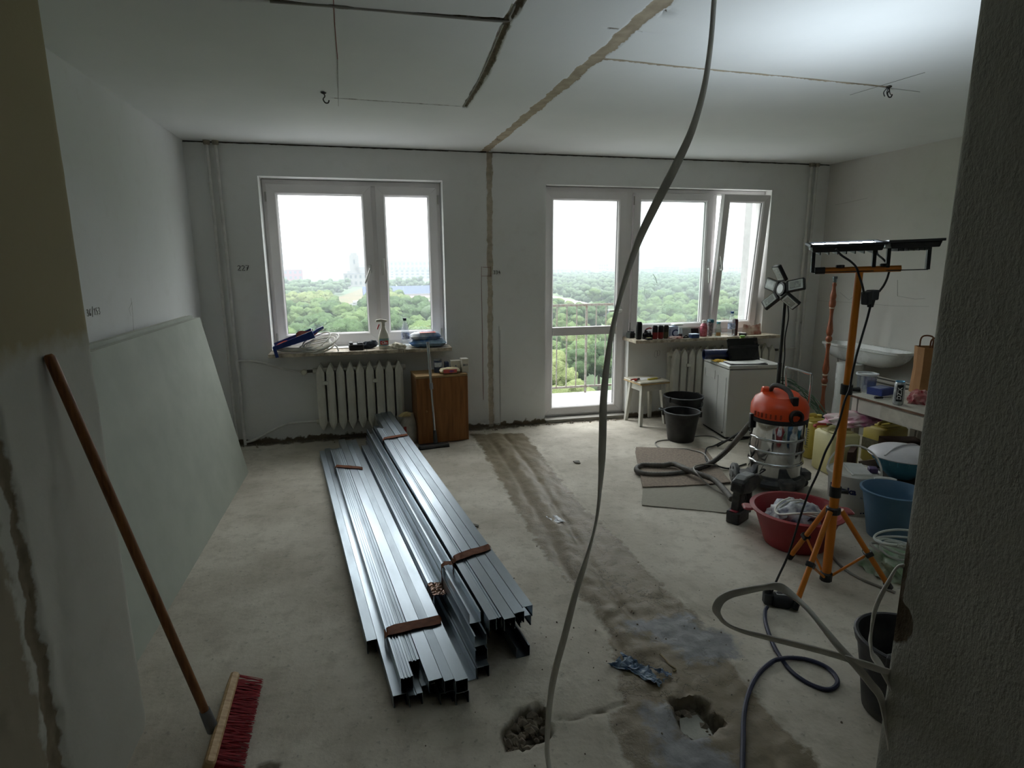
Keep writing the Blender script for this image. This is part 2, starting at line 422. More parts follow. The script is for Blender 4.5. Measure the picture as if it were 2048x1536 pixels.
# white dried mortar at the bottom of the square pit
mp = B(); q = [(1.075+.02, 1.56), (1.19, 1.575), (1.245, 1.50), (1.20, 1.45), (1.10, 1.47)]
pc = [(1,1.637,0),(1.07,1.639,0),(1.076,1.569,0),(1.071,1.536,0),(1.004,1.528,0),(0.973,1.581,0)]
mp.prism([(p[0], p[1]) for p in pc], -.06, -.035)
tag(mp.obj('mortar_pad', mat('pale_mortar', 'a9aaa2', .9, var=.2, bump=.5), fo), kind='stuff')

# ------------------------------------------------------------------ ceiling with chased grooves
G = [([(1.087,5.111,2.5),(1.116,3.71,2.5),(1.13,2.897,2.5),(1.134,2.517,2.5),(1.138,2.245,2.5)], .036, 1), ([(0.667,3.953,2.5),(0.658,3.194,2.5),(0.611,2.556,2.5),(0.622,2.363,2.5)], .017, 2), ([(-0.301,2.573,2.5),(0.188,2.577,2.5),(0.611,2.556,2.5)], .011, 2),
     ([(-0.127,3.902,2.5),(0.265,3.919,2.5),(0.665,3.941,2.5)], .006, 2), ([(1.136,2.91,2.5),(1.701,2.946,2.5),(2.304,2.966,2.5),(2.892,3.006,2.5)], .011, 1), ([(1.055,4.867,2.5),(1.115,4.955,2.5)], .012, 2),
     ([(1.043,2.549,2.5),(1.084,2.551,2.5)], .006, 2), ([(1.173,2.553,2.5),(1.205,2.557,2.5)], .006, 2), ([(1.185,2.355,2.5),(1.201,2.342,2.5)], .006, 2)]
G[0] = ([(1.075, D+.05, 2.5)]+G[0][0]+[(1.14, 1.0, 2.5)], .036, 1); G[1] = (G[1][0]+[(.6, 1.2, 2.5)], .017, 2); G[2] = ([(-.8, 2.62, 2.5)]+G[2][0], .011, 2)
cxs = fuse(span(-1.9, -.15, .08), span(-.15, .55, .035), span(.55, .72, .008), span(.72, 1.03, .03), span(1.03, 1.2, .008), span(1.2, XR+.12, .06))
cys = fuse(span(BACK, 2.2, .15), span(2.2, 2.5, .03), span(2.5, 2.62, .008), span(2.62, 2.86, .03), span(2.86, 3.06, .008), span(3.06, 3.8, .03), span(3.8, 3.98, .006), span(3.98, D+.12, .04))
ce = B().grid(cxs, cys, lambda u, v: (u, v, H)); g1, g2 = [], []
for i, (x, y, z) in enumerate(ce.v):
    d1 = d2 = 1
    for line, w, k in G:
        d = ldist((x, y), line)-w*(1+.45*nz(x, y, w*99, 13))
        if k == 1: d1 = min(d1, d)
        else: d2 = min(d2, d)
    h = .002*nz(x, y, 2, 2.2)
    if d1 < 0: h += .003+.004*nz(x, y, 1, 30)
    if d2 < 0: h += .016*min(1, -d2/.006)+.004*nz(x, y, 1, 40)
    ce.v[i] = (x, y, H+h); g1.append(d1); g2.append(d2)
ce.at = {'fill': g1, 'open': g2}
m, t, b = nodes('ceiling_paint')
n1 = tex_noise(t, 1.2, 6)
c = mixc(t, ramp(t, n1, .3, .75), srgb('e6e8e7'), srgb('dcdfde'))
wob = ramp(t, tex_noise(t, 40, 4), .2, .8, -.006, .006)
c = mixc(t, ramp(t, calc(t, 'ADD', attr(t, 'fill'), wob), -.002, .002, 1, 0), c, mixc(t, ramp(t, tex_noise(t, 14, 5), .35, .65), srgb('b3a791'), srgb('a09480')))
c = mixc(t, ramp(t, calc(t, 'ADD', attr(t, 'open'), calc(t, 'MULTIPLY', wob, .5)), -.002, .002, 1, 0), c, mixc(t, ramp(t, tex_noise(t, 30, 5), .35, .65), srgb('6b6152'), srgb('8c8272')))
sp = t.nodes.new('ShaderNodeSeparateXYZ'); t.links.new(t.nodes.new('ShaderNodeTexCoord').outputs['Object'], sp.inputs[0])
t.links.new(c, b.inputs['Base Color']); b.inputs['Roughness'].default_value = .85; b.inputs['Specular IOR Level'].default_value = .25
bumpn(t, b, tex_noise(t, 70, 4), .12, .003)
co = tag(ce.obj('ceiling', m, smooth=60), kind='structure')
cable_w = mat('white_cable', 'c9c8c2', .5, var=.08)
cable_g = mat('grey_cable', '8b8880', .5, var=.1)
# thin cables lying in the open grooves
cg = B(); cg.tube(curve([(p[0], p[1], H-.002) for p in ([(-0.285,2.578,2.5),(0.001,2.567,2.5),(0.303,2.57,2.5),(0.592,2.565,2.5),(0.609,2.506,2.5),(0.603,2.403,2.5)])], 6), .005, 6)
cg.tube(curve([(p[0]-.012, p[1], H-.001) for p in ([(0.665,3.916,2.5),(0.657,3.394,2.5),(0.637,2.971,2.5),(0.614,2.597,2.5)])], 6), .0035, 6)
cg.obj('groove_cable', cable_g, co, smooth=True)
# red and pencil marking lines on the ceiling
rl = B(); p_ = [(-0.057,2.515,2.499),(-0.064,2.813,2.499),(-0.069,3.183,2.499)]; rl.tube(p_, .0022, 4); rl.obj('marking_line', mat('red_marker', '7d3a37', .8), co)
rl = B(); p_ = [(-0.069,3.183,2.499),(-0.1,4.079,2.499)]; rl.tube(p_, .0015, 4); p_ = [(2.823,3.184,2.499),(2.873,2.739,2.499)]; rl.tube(p_, .0012, 4)
p_ = [(2.635,2.981,2.499),(3.173,3.043,2.499)]; rl.tube(p_, .001, 4); rl.obj('pencil_line', mat('pencil', '85857f', .8), co)
# ceiling hooks
for i, (hx, hy, hz) in enumerate(((-0.17,3.782,2.5), (2.897,2.985,2.5))):
    hk = thing('ceiling_hook', ['small black lamp hook screwed into the left part of the ceiling', 'wire stub and hook at the end of the pale cable groove in the ceiling'][i], 'hook', (hx, hy, H))
    B().lathe([(.016, -.004), (.014, -.007), (.003, -.012)], 12, c=(0, 0, 0)).obj('plate', mat('dark_iron', '3a3733', .5, .6), hk)
    B().tube(curve([(0, 0, -.006), (.006, 0, -.022), (-.004, 0, -.038), (.006, 0, -.056), (.022, 0, -.056), (.028, 0, -.042)], 6), .0035, 6).obj('hook', mat('dark_iron', 0), hk, smooth=True)
    if i:
        for k in range(3): B().tube(curve([(0, 0, -.004), (.02*(k-1), .01, -.03), (.035*(k-.6), .015*k, -.055+.01*k)], 5), .003, 5).obj('wire', mat('wire_dark', '45484c', .5), hk)

# ------------------------------------------------------------------ back wall with window openings and the chased groove
W1 = (-.80, .70, .82, 2.247); W2 = (2.50, 3.99, .82, 2.237); D1 = (1.64, 2.50, .03, 2.237)
GW = [(q[0], q[2]) for q in [(1.122,5.406,2.513),(1.115,5.406,2.007),(1.109,5.406,1.21),(1.106,5.406,0.653),(1.107,5.406,-0.028)]]
wx = fuse([XL-.06], span(XL, W1[0], .05), span(W1[0], W1[1], .1), span(W1[1], 1.03, .05), span(1.03, 1.18, .007), span(1.18, D1[0], .05), span(D1[0], D1[1], .086), span(W2[0], W2[1], .1), span(W2[1], XR, .05), [XR+.06])
wz = fuse([0, .012, .025, .03, .045, .06], span(.06, .82, .03), span(.82, 2.237, .04), [2.247], span(2.247, 2.48, .03), [2.487, 2.494, 2.51])
def hole(x, z):
    for a, b_, c_, d_ in (W1, W2, D1):
        if a < x < b_ and c_ < z < d_: return True
bw = B().grid(wx, wz, lambda u, v: (u, D, v), hole); gv = []
for i, (x, y, z) in enumerate(bw.v):
    d = ldist((x, z), GW)-.024*(1+.16*nz(x, z, 1, 11)+.12*nz(x, z, 2, 31)); h = .0015*nz(x, z, 3, 2.5)
    if d < 0: h += .006 if z < 2.2 else .018
    onedge = any(abs(x-e) < .002 for w in (W1, W2, D1) for e in w[:2]) or any(abs(z-e) < .002 for w in (W1, W2, D1) for e in w[2:])
    if z < .05 and not onedge: h += .012*(.3+nz(x, z, 5, 20))
    if z > 2.49: h += .012+.01*nz(x, z, 2, 6)
    if onedge: h = 0
    bw.v[i] = (x, D+h, z); gv.append(d)
# reveals of the openings
RD = .30
k0 = len(bw.v)
for a, b_, c_, d_ in (W1,):
    bw.add([(a, D, c_), (a, D+RD, c_), (a, D+RD, d_), (a, D, d_), (b_, D, c_), (b_, D+RD, c_), (b_, D+RD, d_), (b_, D, d_)], [(0, 1, 2, 3), (7, 6, 5, 4), (3, 2, 6, 7), (4, 5, 1, 0)])
bw.add([(D1[0], D, .03), (D1[0], D+RD, .03), (D1[0], D+RD, 2.237), (D1[0], D, 2.237), (3.99, D, .82), (3.99, D+RD, .82), (3.99, D+RD, 2.237), (3.99, D, 2.237), (2.5, D, .82), (2.5, D+RD, .82), (2.5, D, .03), (2.5, D+RD, .03)],
       [(0, 1, 2, 3), (3, 2, 6, 7), (7, 6, 5, 4), (4, 5, 9, 8), (8, 9, 11, 10), (10, 11, 1, 0)])
gv += [1]*(len(bw.v)-k0)
bw.at = {'groove': gv}
wall_m = surface_mat('wall_back_plaster', 'dedfdd', 'cbcac5', rough_col='c0b6a4', attr='groove', axis_low=.035, axis_high=2.487, bump=.2, bscale=55)
wb = tag(bw.obj('wall_back', wall_m, smooth=50), kind='structure')
# outer face of the building round the openings
of = B(); x0, x1 = -2.2, 5.2
for a, b_, c_, d_ in ((x0, -.8, -3, 3.4), (-.8, .7, -3, .82), (-.8, .7, 2.247, 3.4), (.7, 1.64, -3, 3.4), (1.64, 2.5, -3, .03), (1.64, 3.99, 2.237, 3.4), (2.5, 3.99, -3, .82), (3.99, x1, -3, 3.4)):
    of.add([(a, D+RD, c_), (a, D+RD, d_), (b_, D+RD, d_), (b_, D+RD, c_)], [(0, 1, 2, 3)])
of.obj('outer_render', mat('outer_render', 'd5d4ce', .9, bump=.3, bscale=30), wb, fix=False)

wl = B().grid(fuse(span(JY-.6, D+.05, .12)), span(-.05, H+.05, .1), lambda u, v: (XL, u, v))
for i, (x, y, z) in enumerate(wl.v): wl.v[i] = (x+.002*nz(y, z, 3, 2), y, z)
plain_m = surface_mat('wall_side_plaster', 'dddfdf', 'cdcdc9', bump=.15, bscale=60, stain=.25)
wlo = tag(wl.obj('wall_left', plain_m, smooth=50), kind='structure')
wr = B().grid(fuse(span(QY-.3, D+.05, .12)), span(-.05, H+.05, .1), lambda u, v: (XR, u, v))
for i, (x, y, z) in enumerate(wr.v): wr.v[i] = (x+.002*nz(y, z, 7, 2), y, z)
wro = tag(wr.obj('wall_right', surface_mat('wall_right_plaster', 'cbc9c3', 'bbb8b0', bump=.25, bscale=45, stain=.4), smooth=50), kind='structure')

# jambs of the opening the picture is taken through (broken plaster edges)
je = fuse(span(BACK, 1.3, .3), span(1.3, JY, .014))
jz = span(-.05, H+.05, .025)
jl = B().grid(je, jz, lambda u, v: (JX, u, v)); rg = []
for i, (x, y, z) in enumerate(jl.v):
    eb = 1.545+.03*nz(0, z, 1, 3)+.018*nz(0, z, 2, 11)-max(0, z-1.15)*.22
    wb_ = .022+.042*max(0, 1.15-z)+.03*nz(3, z, 4, 5)          # torn band width
    d = max(eb-wb_-y, y-eb)
    h = .0015*nz(y, z, 3, 6)
    if y < eb: h -= .010+.004*nz(y, z, 3, 30)+(.006*nz(y, z, 6, 45) if y > eb-wb_ else 0)
    if y > JY-.03: h -= .01*((y-JY+.03)/.03)**2*(1+nz(y, z, 1, 18))
    if y > JY-.001: h = -.008
    jl.v[i] = (JX+h, y, z); rg.append(d)
k0 = len(jl.v)
jl.add([(JX-.008, JY, -.05), (XL-.4, JY, -.05), (XL-.4, JY, H+.05), (JX-.008, JY, H+.05)], [(0, 1, 2, 3)]); rg += [1]*4
jl.at = {'torn': rg}
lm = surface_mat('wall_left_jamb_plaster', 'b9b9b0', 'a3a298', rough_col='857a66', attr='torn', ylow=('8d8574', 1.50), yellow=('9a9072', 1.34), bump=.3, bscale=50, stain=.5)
tag(jl.obj('wall_front', lm, smooth=45), kind='structure')
jr = B().grid(fuse(span(BACK, .3, .3), span(.3, QY, .012)), jz, lambda u, v: (QX, u, v)); rg = []
for i, (x, y, z) in enumerate(jr.v):
    d = math.hypot((y-QY)*1.1, (z-.66)*.8)-.055-.02*nz(y, z, 5, 14)
    if z > .7: d = min(d, max(QY-.022-y, abs(z-.78)-.10))
    h = .0025*nz(y, z, 3, 35)+.0015*nz(y, z, 3, 70)+.003*nz(y, z, 8, 5)
    if y > QY-.02: h += .007*((y-QY+.02)/.02)**2*(1+1.5*nz(0, z, 1, 16)+.8*nz(y, z, 1, 45))
    if d < 0: h += .014*min(1, -d/.02)+.004*nz(y, z, 2, 40)
    if y > QY-.001: h = .012
    jr.v[i] = (QX+h, y, z); rg.append(d)
k0 = len(jr.v)
jr.add([(QX+.012, QY, -.05), (QX+.012, QY, H+.05), (XR+.4, QY, H+.05), (XR+.4, QY, -.05)], [(0, 1, 2, 3)]); rg += [1]*4
jr.at = {'torn': rg}
rm = surface_mat('wall_right_jamb_plaster', 'aeada4', '9a988d', rough_col='5d503d', attr='torn', bump=.9, bscale=110, stain=.3, stretch=(1, 1.0, .55), bd=.008)
tag(jr.obj('wall_hall', rm, smooth=45), kind='structure')
we = B().add([(JX-.2, BACK, 0), (QX+.2, BACK, 0), (QX+.2, BACK, H), (JX-.2, BACK, H)], [(0, 1, 2, 3)])
tag(we.obj('wall_rear', mat('hall_paint', 'c9c8c2', .9)), kind='structure')

# marks, pencil and marker on the walls
STROKES = {'2': [[(0, .8), (.25, 1), (.5, .8), (.45, .55), (0, 0), (.55, .02)]], '7': [[(0, 1), (.55, 1), (.2, 0)], [(.1, .5), (.5, .5)]],
           '3': [[(0, .9), (.3, 1), (.5, .8), (.2, .55), (.5, .3), (.3, 0), (0, .1)]], '4': [[(.35, 1), (0, .4), (.5, .4)], [(.4, .7), (.4, 0)]],
           '6': [[(.45, 1), (.05, .5), (.1, .05), (.4, .05), (.45, .35), (.05, .4)]], '/': [[(.5, 1.3), (.1, -.2)]], '1': [[(.1, .8), (.3, 1), (.3, 0)]],
           '5': [[(.5, 1), (.05, 1), (.05, .55), (.4, .55), (.45, .15), (0, 0)]], '9': [[(.45, .6), (.1, .6), (.1, .95), (.45, .95), (.45, .5), (.2, 0)]], '|': [[(.2, 1), (.2, 0)]], '-': [[(0, .5), (.5, .5)]]}
def scrawl(parent, txt, org, ux, uz, size, mt, r=.0022, name='handwriting'):
    b_ = B(); x = 0
    for ch in txt:
        for stq in STROKES.get(ch, []):
            b_.tube([Vector(org)+Vector(ux)*(x+p[0])*size+Vector(uz)*p[1]*size for p in stq], r, 4)
        x += .78
    return b_.obj(name, mt, parent)
pen = mat('black_marker', '2f2b2b', .7); red = mat('red_marker', 0); pencil = mat('pencil', 0)
scrawl(wb, '227', (-1.013,5.404,1.496), (1, 0, 0), (0, 0, 1), .040, pen, .0032)
scrawl(wb, '334', (1.144,5.404,1.445), (1, 0, 0), (0, 0, 1), .030, pen, .0024)
scrawl(wlo, '36/153', (-1.327,3.33,1.302), (0, 1, 0), (0, 0, 1), .034, pencil, .0014)
for pts in ([(1.034,5.404,1.513),(1.031,5.404,1.348),(1.032,5.404,0.844),(1.033,5.404,0.273)], [(1.043,5.404,1.508),(1.117,5.404,1.503)], [(1.033,5.404,1.428),(1.13,5.404,1.427)], [(1.117,5.404,1.512),(1.116,5.404,1.427)]):
    B().tube(pts, .002, 4).obj('marking_line', red, wb)
for pts in ([(1.19,5.404,0.969),(1.19,5.404,0.458),(1.195,5.404,0.006)], [(1.2,5.404,0.932),(1.195,5.404,0.016)]): B().tube(pts, .0012, 4).obj('pencil_line', pencil, wb)
for pts in ([(-1.327,3.922,1.359),(-1.327,3.924,1.318),(-1.327,3.908,1.232),(-1.327,3.891,1.141)], [(-1.327,3.93,1.335),(-1.327,3.87,1.299),(-1.327,3.886,1.258)]): B().tube(pts, .0012, 4).obj('pencil_line', pencil, wlo)
for pts in ([(4.639,5.572,1.129),(4.639,4.96,1.14),(4.639,4.437,1.142),(4.639,4.1,1.16)], [(4.639,4.444,1.373),(4.639,4.424,1.232),(4.639,4.243,1.215),(4.639,4.148,1.225)], [(4.639,5.286,2.094),(4.639,5.094,2.105),(4.639,4.884,2.122)], [(4.639,5.102,1.231),(4.639,4.976,1.164),(4.639,4.895,1.217)]):
    B().tube(pts, .0013, 4).obj('pencil_line', pencil, wro)
for c0, r_ in (((2.799,5.404,0.639), .035), ((2.826,5.404,0.648), .03)):
    B().tube([(c0[0]+r_*math.cos(a*.6)*.5*(1+.2*math.sin(a*2.3)), c0[1], c0[2]+r_*math.sin(a*.6)) for a in range(14)], .0012, 4).obj('pencil_line', pencil, wb)

# ================================================================== windows, balcony door, sills, pipes
pvc = mat('white_pvc', 'e2dfdf', .38, var=.06, scale=3, spec=.45)
gasket = mat('grey_gasket', '4a4a4a', .7)
glass = clear('window_glass', (.945, .958, .955), .05, dirt=.006)
dusty = clear('dusty_glass', (.90, .94, .93), .05, dirt=.075, dscale=4)
hmat = mat('white_handle', 'd6d6d2', .35)
def frame_ring(x0, x1, z0, z1, w, y0, y1, M=None):
    """mitred rectangular frame: four bars, bevelled inner lip"""
    b = B(); o = [(x0, z0), (x1, z0), (x1, z1), (x0, z1)]; i = [(x0+w, z0+w), (x1-w, z0+w), (x1-w, z1-w), (x0+w, z1-w)]
    i2 = [(x0+w-.012, z0+w-.012), (x1-w+.012, z0+w-.012), (x1-w+.012, z1-w+.012), (x0+w-.012, z1-w+.012)]
    for k in range(4):
        n = (k+1) % 4
        vs = [(o[k][0], y0, o[k][1]), (o[n][0], y0, o[n][1]), (i2[n][0], y0, i2[n][1]), (i2[k][0], y0, i2[k][1]),
              (i[k][0], y0+.012, i[k][1]), (i[n][0], y0+.012, i[n][1]), (i[n][0], y1, i[n][1]), (i[k][0], y1, i[k][1]), (o[n][0], y1, o[n][1]), (o[k][0], y1, o[k][1])]
        b.add(vs, [(0, 3, 2, 1), (3, 4, 5, 2), (4, 7, 6, 5), (7, 9, 8, 6), (9, 0, 1, 8), (0, 9, 7, 4, 3), (1, 2, 5, 6, 8)], M)
    return b
def sash(root, x0, x1, z0, z1, y, w=.075, gm=None, M=None, d=.06, name='sash'):
    s = frame_ring(x0, x1, z0, z1, w, y, y+d, M).obj(name, pvc, root, bevel=.002)
    frame_ring(x0+w-.002, x1-w+.002, z0+w-.002, z1-w+.002, .005, y+.016, y+.04, M).obj('gasket', gasket, s)
    B().box(x0+w-.004, x1-w+.004, y+.024, y+.030, z0+w-.004, z1-w+.004, M).obj('pane', gm or glass, s)
    return s
def handle(parent, x, y, z, M=None, turn=0):
    R = (M or Matrix()) @ at(x, y, z)
    b = B(); b.rbox(-.014, .014, -.011, 0, -.035, .035, .008, R)
    b.tube([R @ Vector(p) for p in ((0, -.008, 0), (0, -.045, 0))], .008, 8)
    a = math.radians(turn); dx, dz = math.sin(a), -math.cos(a)
    b.tube([R @ Vector(p) for p in curve([(0, -.045, 0), (dx*.02, -.048, dz*.02), (dx*.08, -.044, dz*.08), (dx*.135, -.040, dz*.135)], 4)], [.009]*4+[.0095]*5+[.008]*4, 8)
    return b.obj('handle', hmat, parent, smooth=True)
def hinge(parent, x, y, z, h=.08):
    B().tube([(x, y, z), (x, y, z+h)], .007, 8).obj('hinge', mat('hinge_grey', 'a7a59f', .4), parent, smooth=True)

# window 1
F1 = 5.555
w1 = struct('window_1')
f = frame_ring(W1[0]+.005, W1[1]-.005, W1[2], W1[3]-.004, .05, F1+.012, F1+.08)
f.box(.085, .135, F1+.012, F1+.08, W1[2]+.05, W1[3]-.05); f.obj('frame', pvc, w1)
s1 = sash(w1, -.765, .092, .855, 2.205, F1-.005, .082); s2 = sash(w1, .128, .665, .855, 2.205, F1-.005, .082)
handle(s1, .055, F1-.005, 1.50, turn=-22); B().rbox(-.013, .013, -.012, 0, -.075, .075, .006, at(.168, F1-.005, 1.515)).obj('latch_cover', hmat, s2)
hinge(s1, -.772, F1-.008, 2.06); hinge(s1, -.772, F1-.008, .87); hinge(s2, .672, F1-.008, .87); hinge(s2, .672, F1-.008, 2.06)
# window 2
F2 = 5.50
w2 = struct('window_2')
f = frame_ring(2.505, 3.985, .82, 2.233, .045, F2+.012, F2+.08); f.box(3.395, 3.445, F2+.012, F2+.08, .86, 2.19)
f.obj('frame', pvc, w2)
sa = sash(w2, 2.555, 3.405, .86, 2.195, F2-.005, .075, dusty)
handle(sa, 3.37, F2-.005, 1.47, turn=3)
TM = at(0, F2+.0, .865) @ Matrix.Rotation(math.radians(5.2), 4, 'X') @ at(0, -F2, -.865)
sb = sash(w2, 3.435, 3.95, .865, 2.19, F2-.02, .075, glass, TM, .06)
handle(sb, 3.47, F2-.02, 1.47, TM, turn=180+12)
hinge(sa, 2.548, F2-.008, .87); hinge(sb, 3.955, F2-.012, .87, .07); hinge(sa, 2.548, F2-.008, 2.08)
# a smeared hand mark and water runs on the dusty pane: swirls of wiped dust
sw = B()
for k, (c0, r0) in enumerate((((2.751,5.516,1.26), .05), ((2.761,5.516,1.284), .06), ((2.758,5.516,1.24), .034))):
    sw.strap([(c0[0]+r0*math.cos(a*.32+.4), c0[1], c0[2]+r0*.8*math.sin(a*.32+.4)) for a in range(11)], .008, .0008, 90)
p_ = [(2.787,5.516,1.426),(2.816,5.516,1.387),(2.835,5.516,1.337)]; sw.strap(p_, .014, .0008, 90)
sw.obj('dust_smear', mat('dust_film', '7f877f', .9), sa)
# balcony door
d1 = struct('door_1')
f = frame_ring(1.645, 2.505, .03, 2.233, .05, F2+.012, F2+.08); f.obj('frame', pvc, d1)
dl = frame_ring(1.665, 2.475, .055, 2.195, .08, F2-.005, F2+.055); dl.box(1.74, 2.40, F2-.003, F2+.055, .845, .925)
dl = dl.obj('sash', pvc, d1, bevel=.002)
for z0, z1, nm in ((.92, 2.12, 'pane'), (.13, .85, 'pane')):
    frame_ring(1.742, 2.398, z0, z1, .006, F2+.01, F2+.04).obj('gasket', gasket, dl)
    B().box(1.74, 2.40, F2+.02, F2+.026, z0, z1).obj(nm, glass, dl)
handle(dl, 2.437, F2-.005, 1.08, turn=-88)
for z in (.075, .62, 1.42, 2.08): hinge(d1, 1.652, F2-.006, z, .09)
B().box(1.645, 2.505, D-.02, F2+.06, -.02, .035).obj('threshold', mat('threshold_grey', '8d8a82', .6), d1)

# stone window sills
def stone():
    return mat('sill_stone', 'c0b5a3', .35, var=.3, scale=26, col2='8a7d6b')
def sill(name, x0, x1, y0, y1):
    s = struct(name); cuts = [x0+(x1-x0)*k for k in (0, .29, .52, .72, 1)]
    for a, b_ in zip(cuts, cuts[1:]): B().box(a+.0008, b_-.0008, y0, y1, .782, .812).obj('stone_piece', stone(), s, bevel=.003)
sill('trim_1', -.812, .722, 5.215, F1+.005); sill('trim_2', 2.475, 4.06, 5.19, F2+.01)

# radiators
cast = mat('radiator_enamel', 'cfcdc2', .42, var=.12, scale=8)
def radiator(label, x0, n, pitch, y, z0, z1, clips):
    r = thing('radiator', label, 'radiator', (x0, y, z0)); h = z1-z0; me = None
    for k in range(n):
        if me is None:
            b = B(); w = .034
            for dy, tw in ((-.055, 1), (.055, 1)):
                out = [(-w*.55, .034), (0, 0), (w*.55, .034), (w, .075), (w, h-.075), (w*.55, h-.034), (0, h), (-w*.55, h-.034), (-w, h-.075), (-w, .075)]
                inn = [(x*.62, z0_*.9+h*.05) for x, z0_ in out]
                N = len(out); q0 = [(x, dy-.018, z) for x, z in out]; q1 = [(x, dy+.018, z) for x, z in out]; q2 = [(x*.75, dy-.028, z) for x, z in inn]
                b.add(q0+q1+q2, [(i, (i+1) % N, N+(i+1) % N, N+i) for i in range(N)]+[(2*N+i, 2*N+(i+1) % N, (i+1) % N, i) for i in range(N)]+[tuple(range(2*N+N-1, 2*N-1, -1)), tuple(range(N, 2*N))])
            b.box(-.012, .012, -.055, .055, .10, h-.10)
            o_ = b.obj('section', cast, r, bevel=.004); me = o_.data
        else:
            o_ = B().obj('section', cast, r, me=me, bevel=.004)
        o_.location = (k*pitch+pitch/2, 0, 0)
    for z in (.075, h-.065):
        b = B(); b.tube([(-.02, 0, z), (n*pitch+.02, 0, z)], .024, 12)
        for k in range(n): b.lathe([(.024, -.02), (.036, -.006), (.036, .006), (.024, .02)], 12, M=at(k*pitch+pitch/2, 0, z) @ Matrix.Rotation(PI/2, 4, 'Y'))
        b.obj('header_pipe', cast, r, smooth=True)
    for k in clips: B().rbox(k*pitch-.022, k*pitch+.022, -.092, -.066, h*.70, h*.70+.03, .006).obj('clip', cast, r)
    for k in (1, n-2): B().box(k*pitch-.01, k*pitch+.01, .04, D-y-.004, h-.12, h-.09).obj('bracket', cast, r)
    return r
ra = radiator('white cast-iron radiator under the left window', -.455, 9, .083, 5.32, .115, .705, (1, 6))
rb = radiator('white cast-iron radiator under the right window, half hidden by the white appliance', 2.905, 14, .083, 5.32, .105, .705, (2, 9))
brass = mat('valve_white', 'c9c6b4', .45); iron = mat('dark_fitting', '4a4640', .5, .5)
def valve(r, x, z, sgn):
    b = B(); b.tube([(x, 0, z), (x+sgn*.05, 0, z)], .013, 10); b.obj('valve_nut', iron, r, smooth=True)
    B().lathe([(.012, 0), (.024, .006), (.026, .03), (.02, .046), (.006, .05)], 14, M=at(x+sgn*.07, -.01, z) @ Matrix.Rotation(PI/2, 4, 'X')).obj('valve_head', brass, r, smooth=True)
valve(ra, -.02, .525, -1); valve(rb, 14*.083+.02, .535, 1)

pipe_m = mat('painted_pipe', 'cfcec9', .5, var=.12)
def riser(label, x, y=5.375, r=.012, z1=2.5):
    p = thing('riser_pipe', label, 'pipe', (x, y, 0)); B().tube([(0, 0, 0), (0, 0, z1)], r, 10).obj('pipe', pipe_m, p, smooth=True)
    B().lathe([(r, z1-.035), (r+.012, z1-.03), (r+.014, z1-.001)], 12).obj('collar', mat('collar_plaster', '8b8474', .9), p)
    for z in (.9, 1.75): B().box(-.007, .007, 0, D-y, z, z+.012).obj('clip', pipe_m, p)
    return p
riser('thin white heating riser nearest the left corner of the window wall', -1.147)
riser('thin white heating riser between the left corner riser and the left window', -1.083)
riser('white heating riser right of the right window, next to the window', 4.40, r=.014)
riser('white heating riser right of the right window, next to the corner', 4.462, r=.013)
def pipe(label, pts, r=.010):
    o_ = B().tube(curve(pts, 8), r, 10).obj('heating_pipe', pipe_m, smooth=True); return tag(o_, label, 'pipe')
pipe('white supply pipe bent from the riser to the valve of the left radiator', [(-1.083, 5.375, .745), (-1.0, 5.37, .745), (-.88, 5.365, .72), (-.72, 5.355, .665), (-.62, 5.34, .645), (-.545, 5.32, .64)])
pipe('white return pipe rising from the riser foot to the left radiator', [(-1.083, 5.375, .03), (-1.0, 5.37, .05), (-.86, 5.365, .12), (-.72, 5.355, .175), (-.58, 5.33, .19), (-.475, 5.32, .19)])
pipe('white supply pipe from the right risers to the right radiator', [(4.40, 5.375, .64), (4.3, 5.36, .64), (4.2, 5.335, .64), (4.15, 5.32, .64)])

# ================================================================== outside: balcony, park, town, haze
conc = mat('balcony_concrete', 'a0a1a0', .8, var=.1, bump=.2)
bal = thing('balcony', 'white concrete balcony slab outside the glazed door', 'balcony', (2.4, D+RD, 0))
B().box(1.35, 2.95, D+RD+.004, 6.72, -.14, -.01).obj('slab', conc, bal, world=True)
B().box(2.93, 2.99, D+RD, 6.72, -.14, .84).obj('side_panel', mat('balcony_panel', '9a9893', .7), bal, world=True, bevel=.004)
ral = thing('balcony_railing', 'pale painted steel balcony railing with upright bars', 'railing', (2.2, 6.68, -.01))
rust = mat('railing_paint', '7f7e79', .5, var=.4, scale=40, col2='6b5a50')
for z, h in ((1.035, .014), (.055, .012)): B().box(1.38, 2.94, 6.67, 6.69, z, z+h*2).obj('rail', rust, ral, world=True)
me = None
for k in range(13):
    x = 1.43+.123*k; big = k in (1, 9)
    o_ = B().tube([(x, 6.68, .06 if not big else -.01), (x, 6.68, 1.05)], .014 if big else .0075, 6).obj('bar', rust, ral, world=True, smooth=True)
pier = struct('wall_loggia'); B().box(4.03, 4.30, D+RD+.005, 5.885, -.2, 2.9).obj('pier', conc, pier)

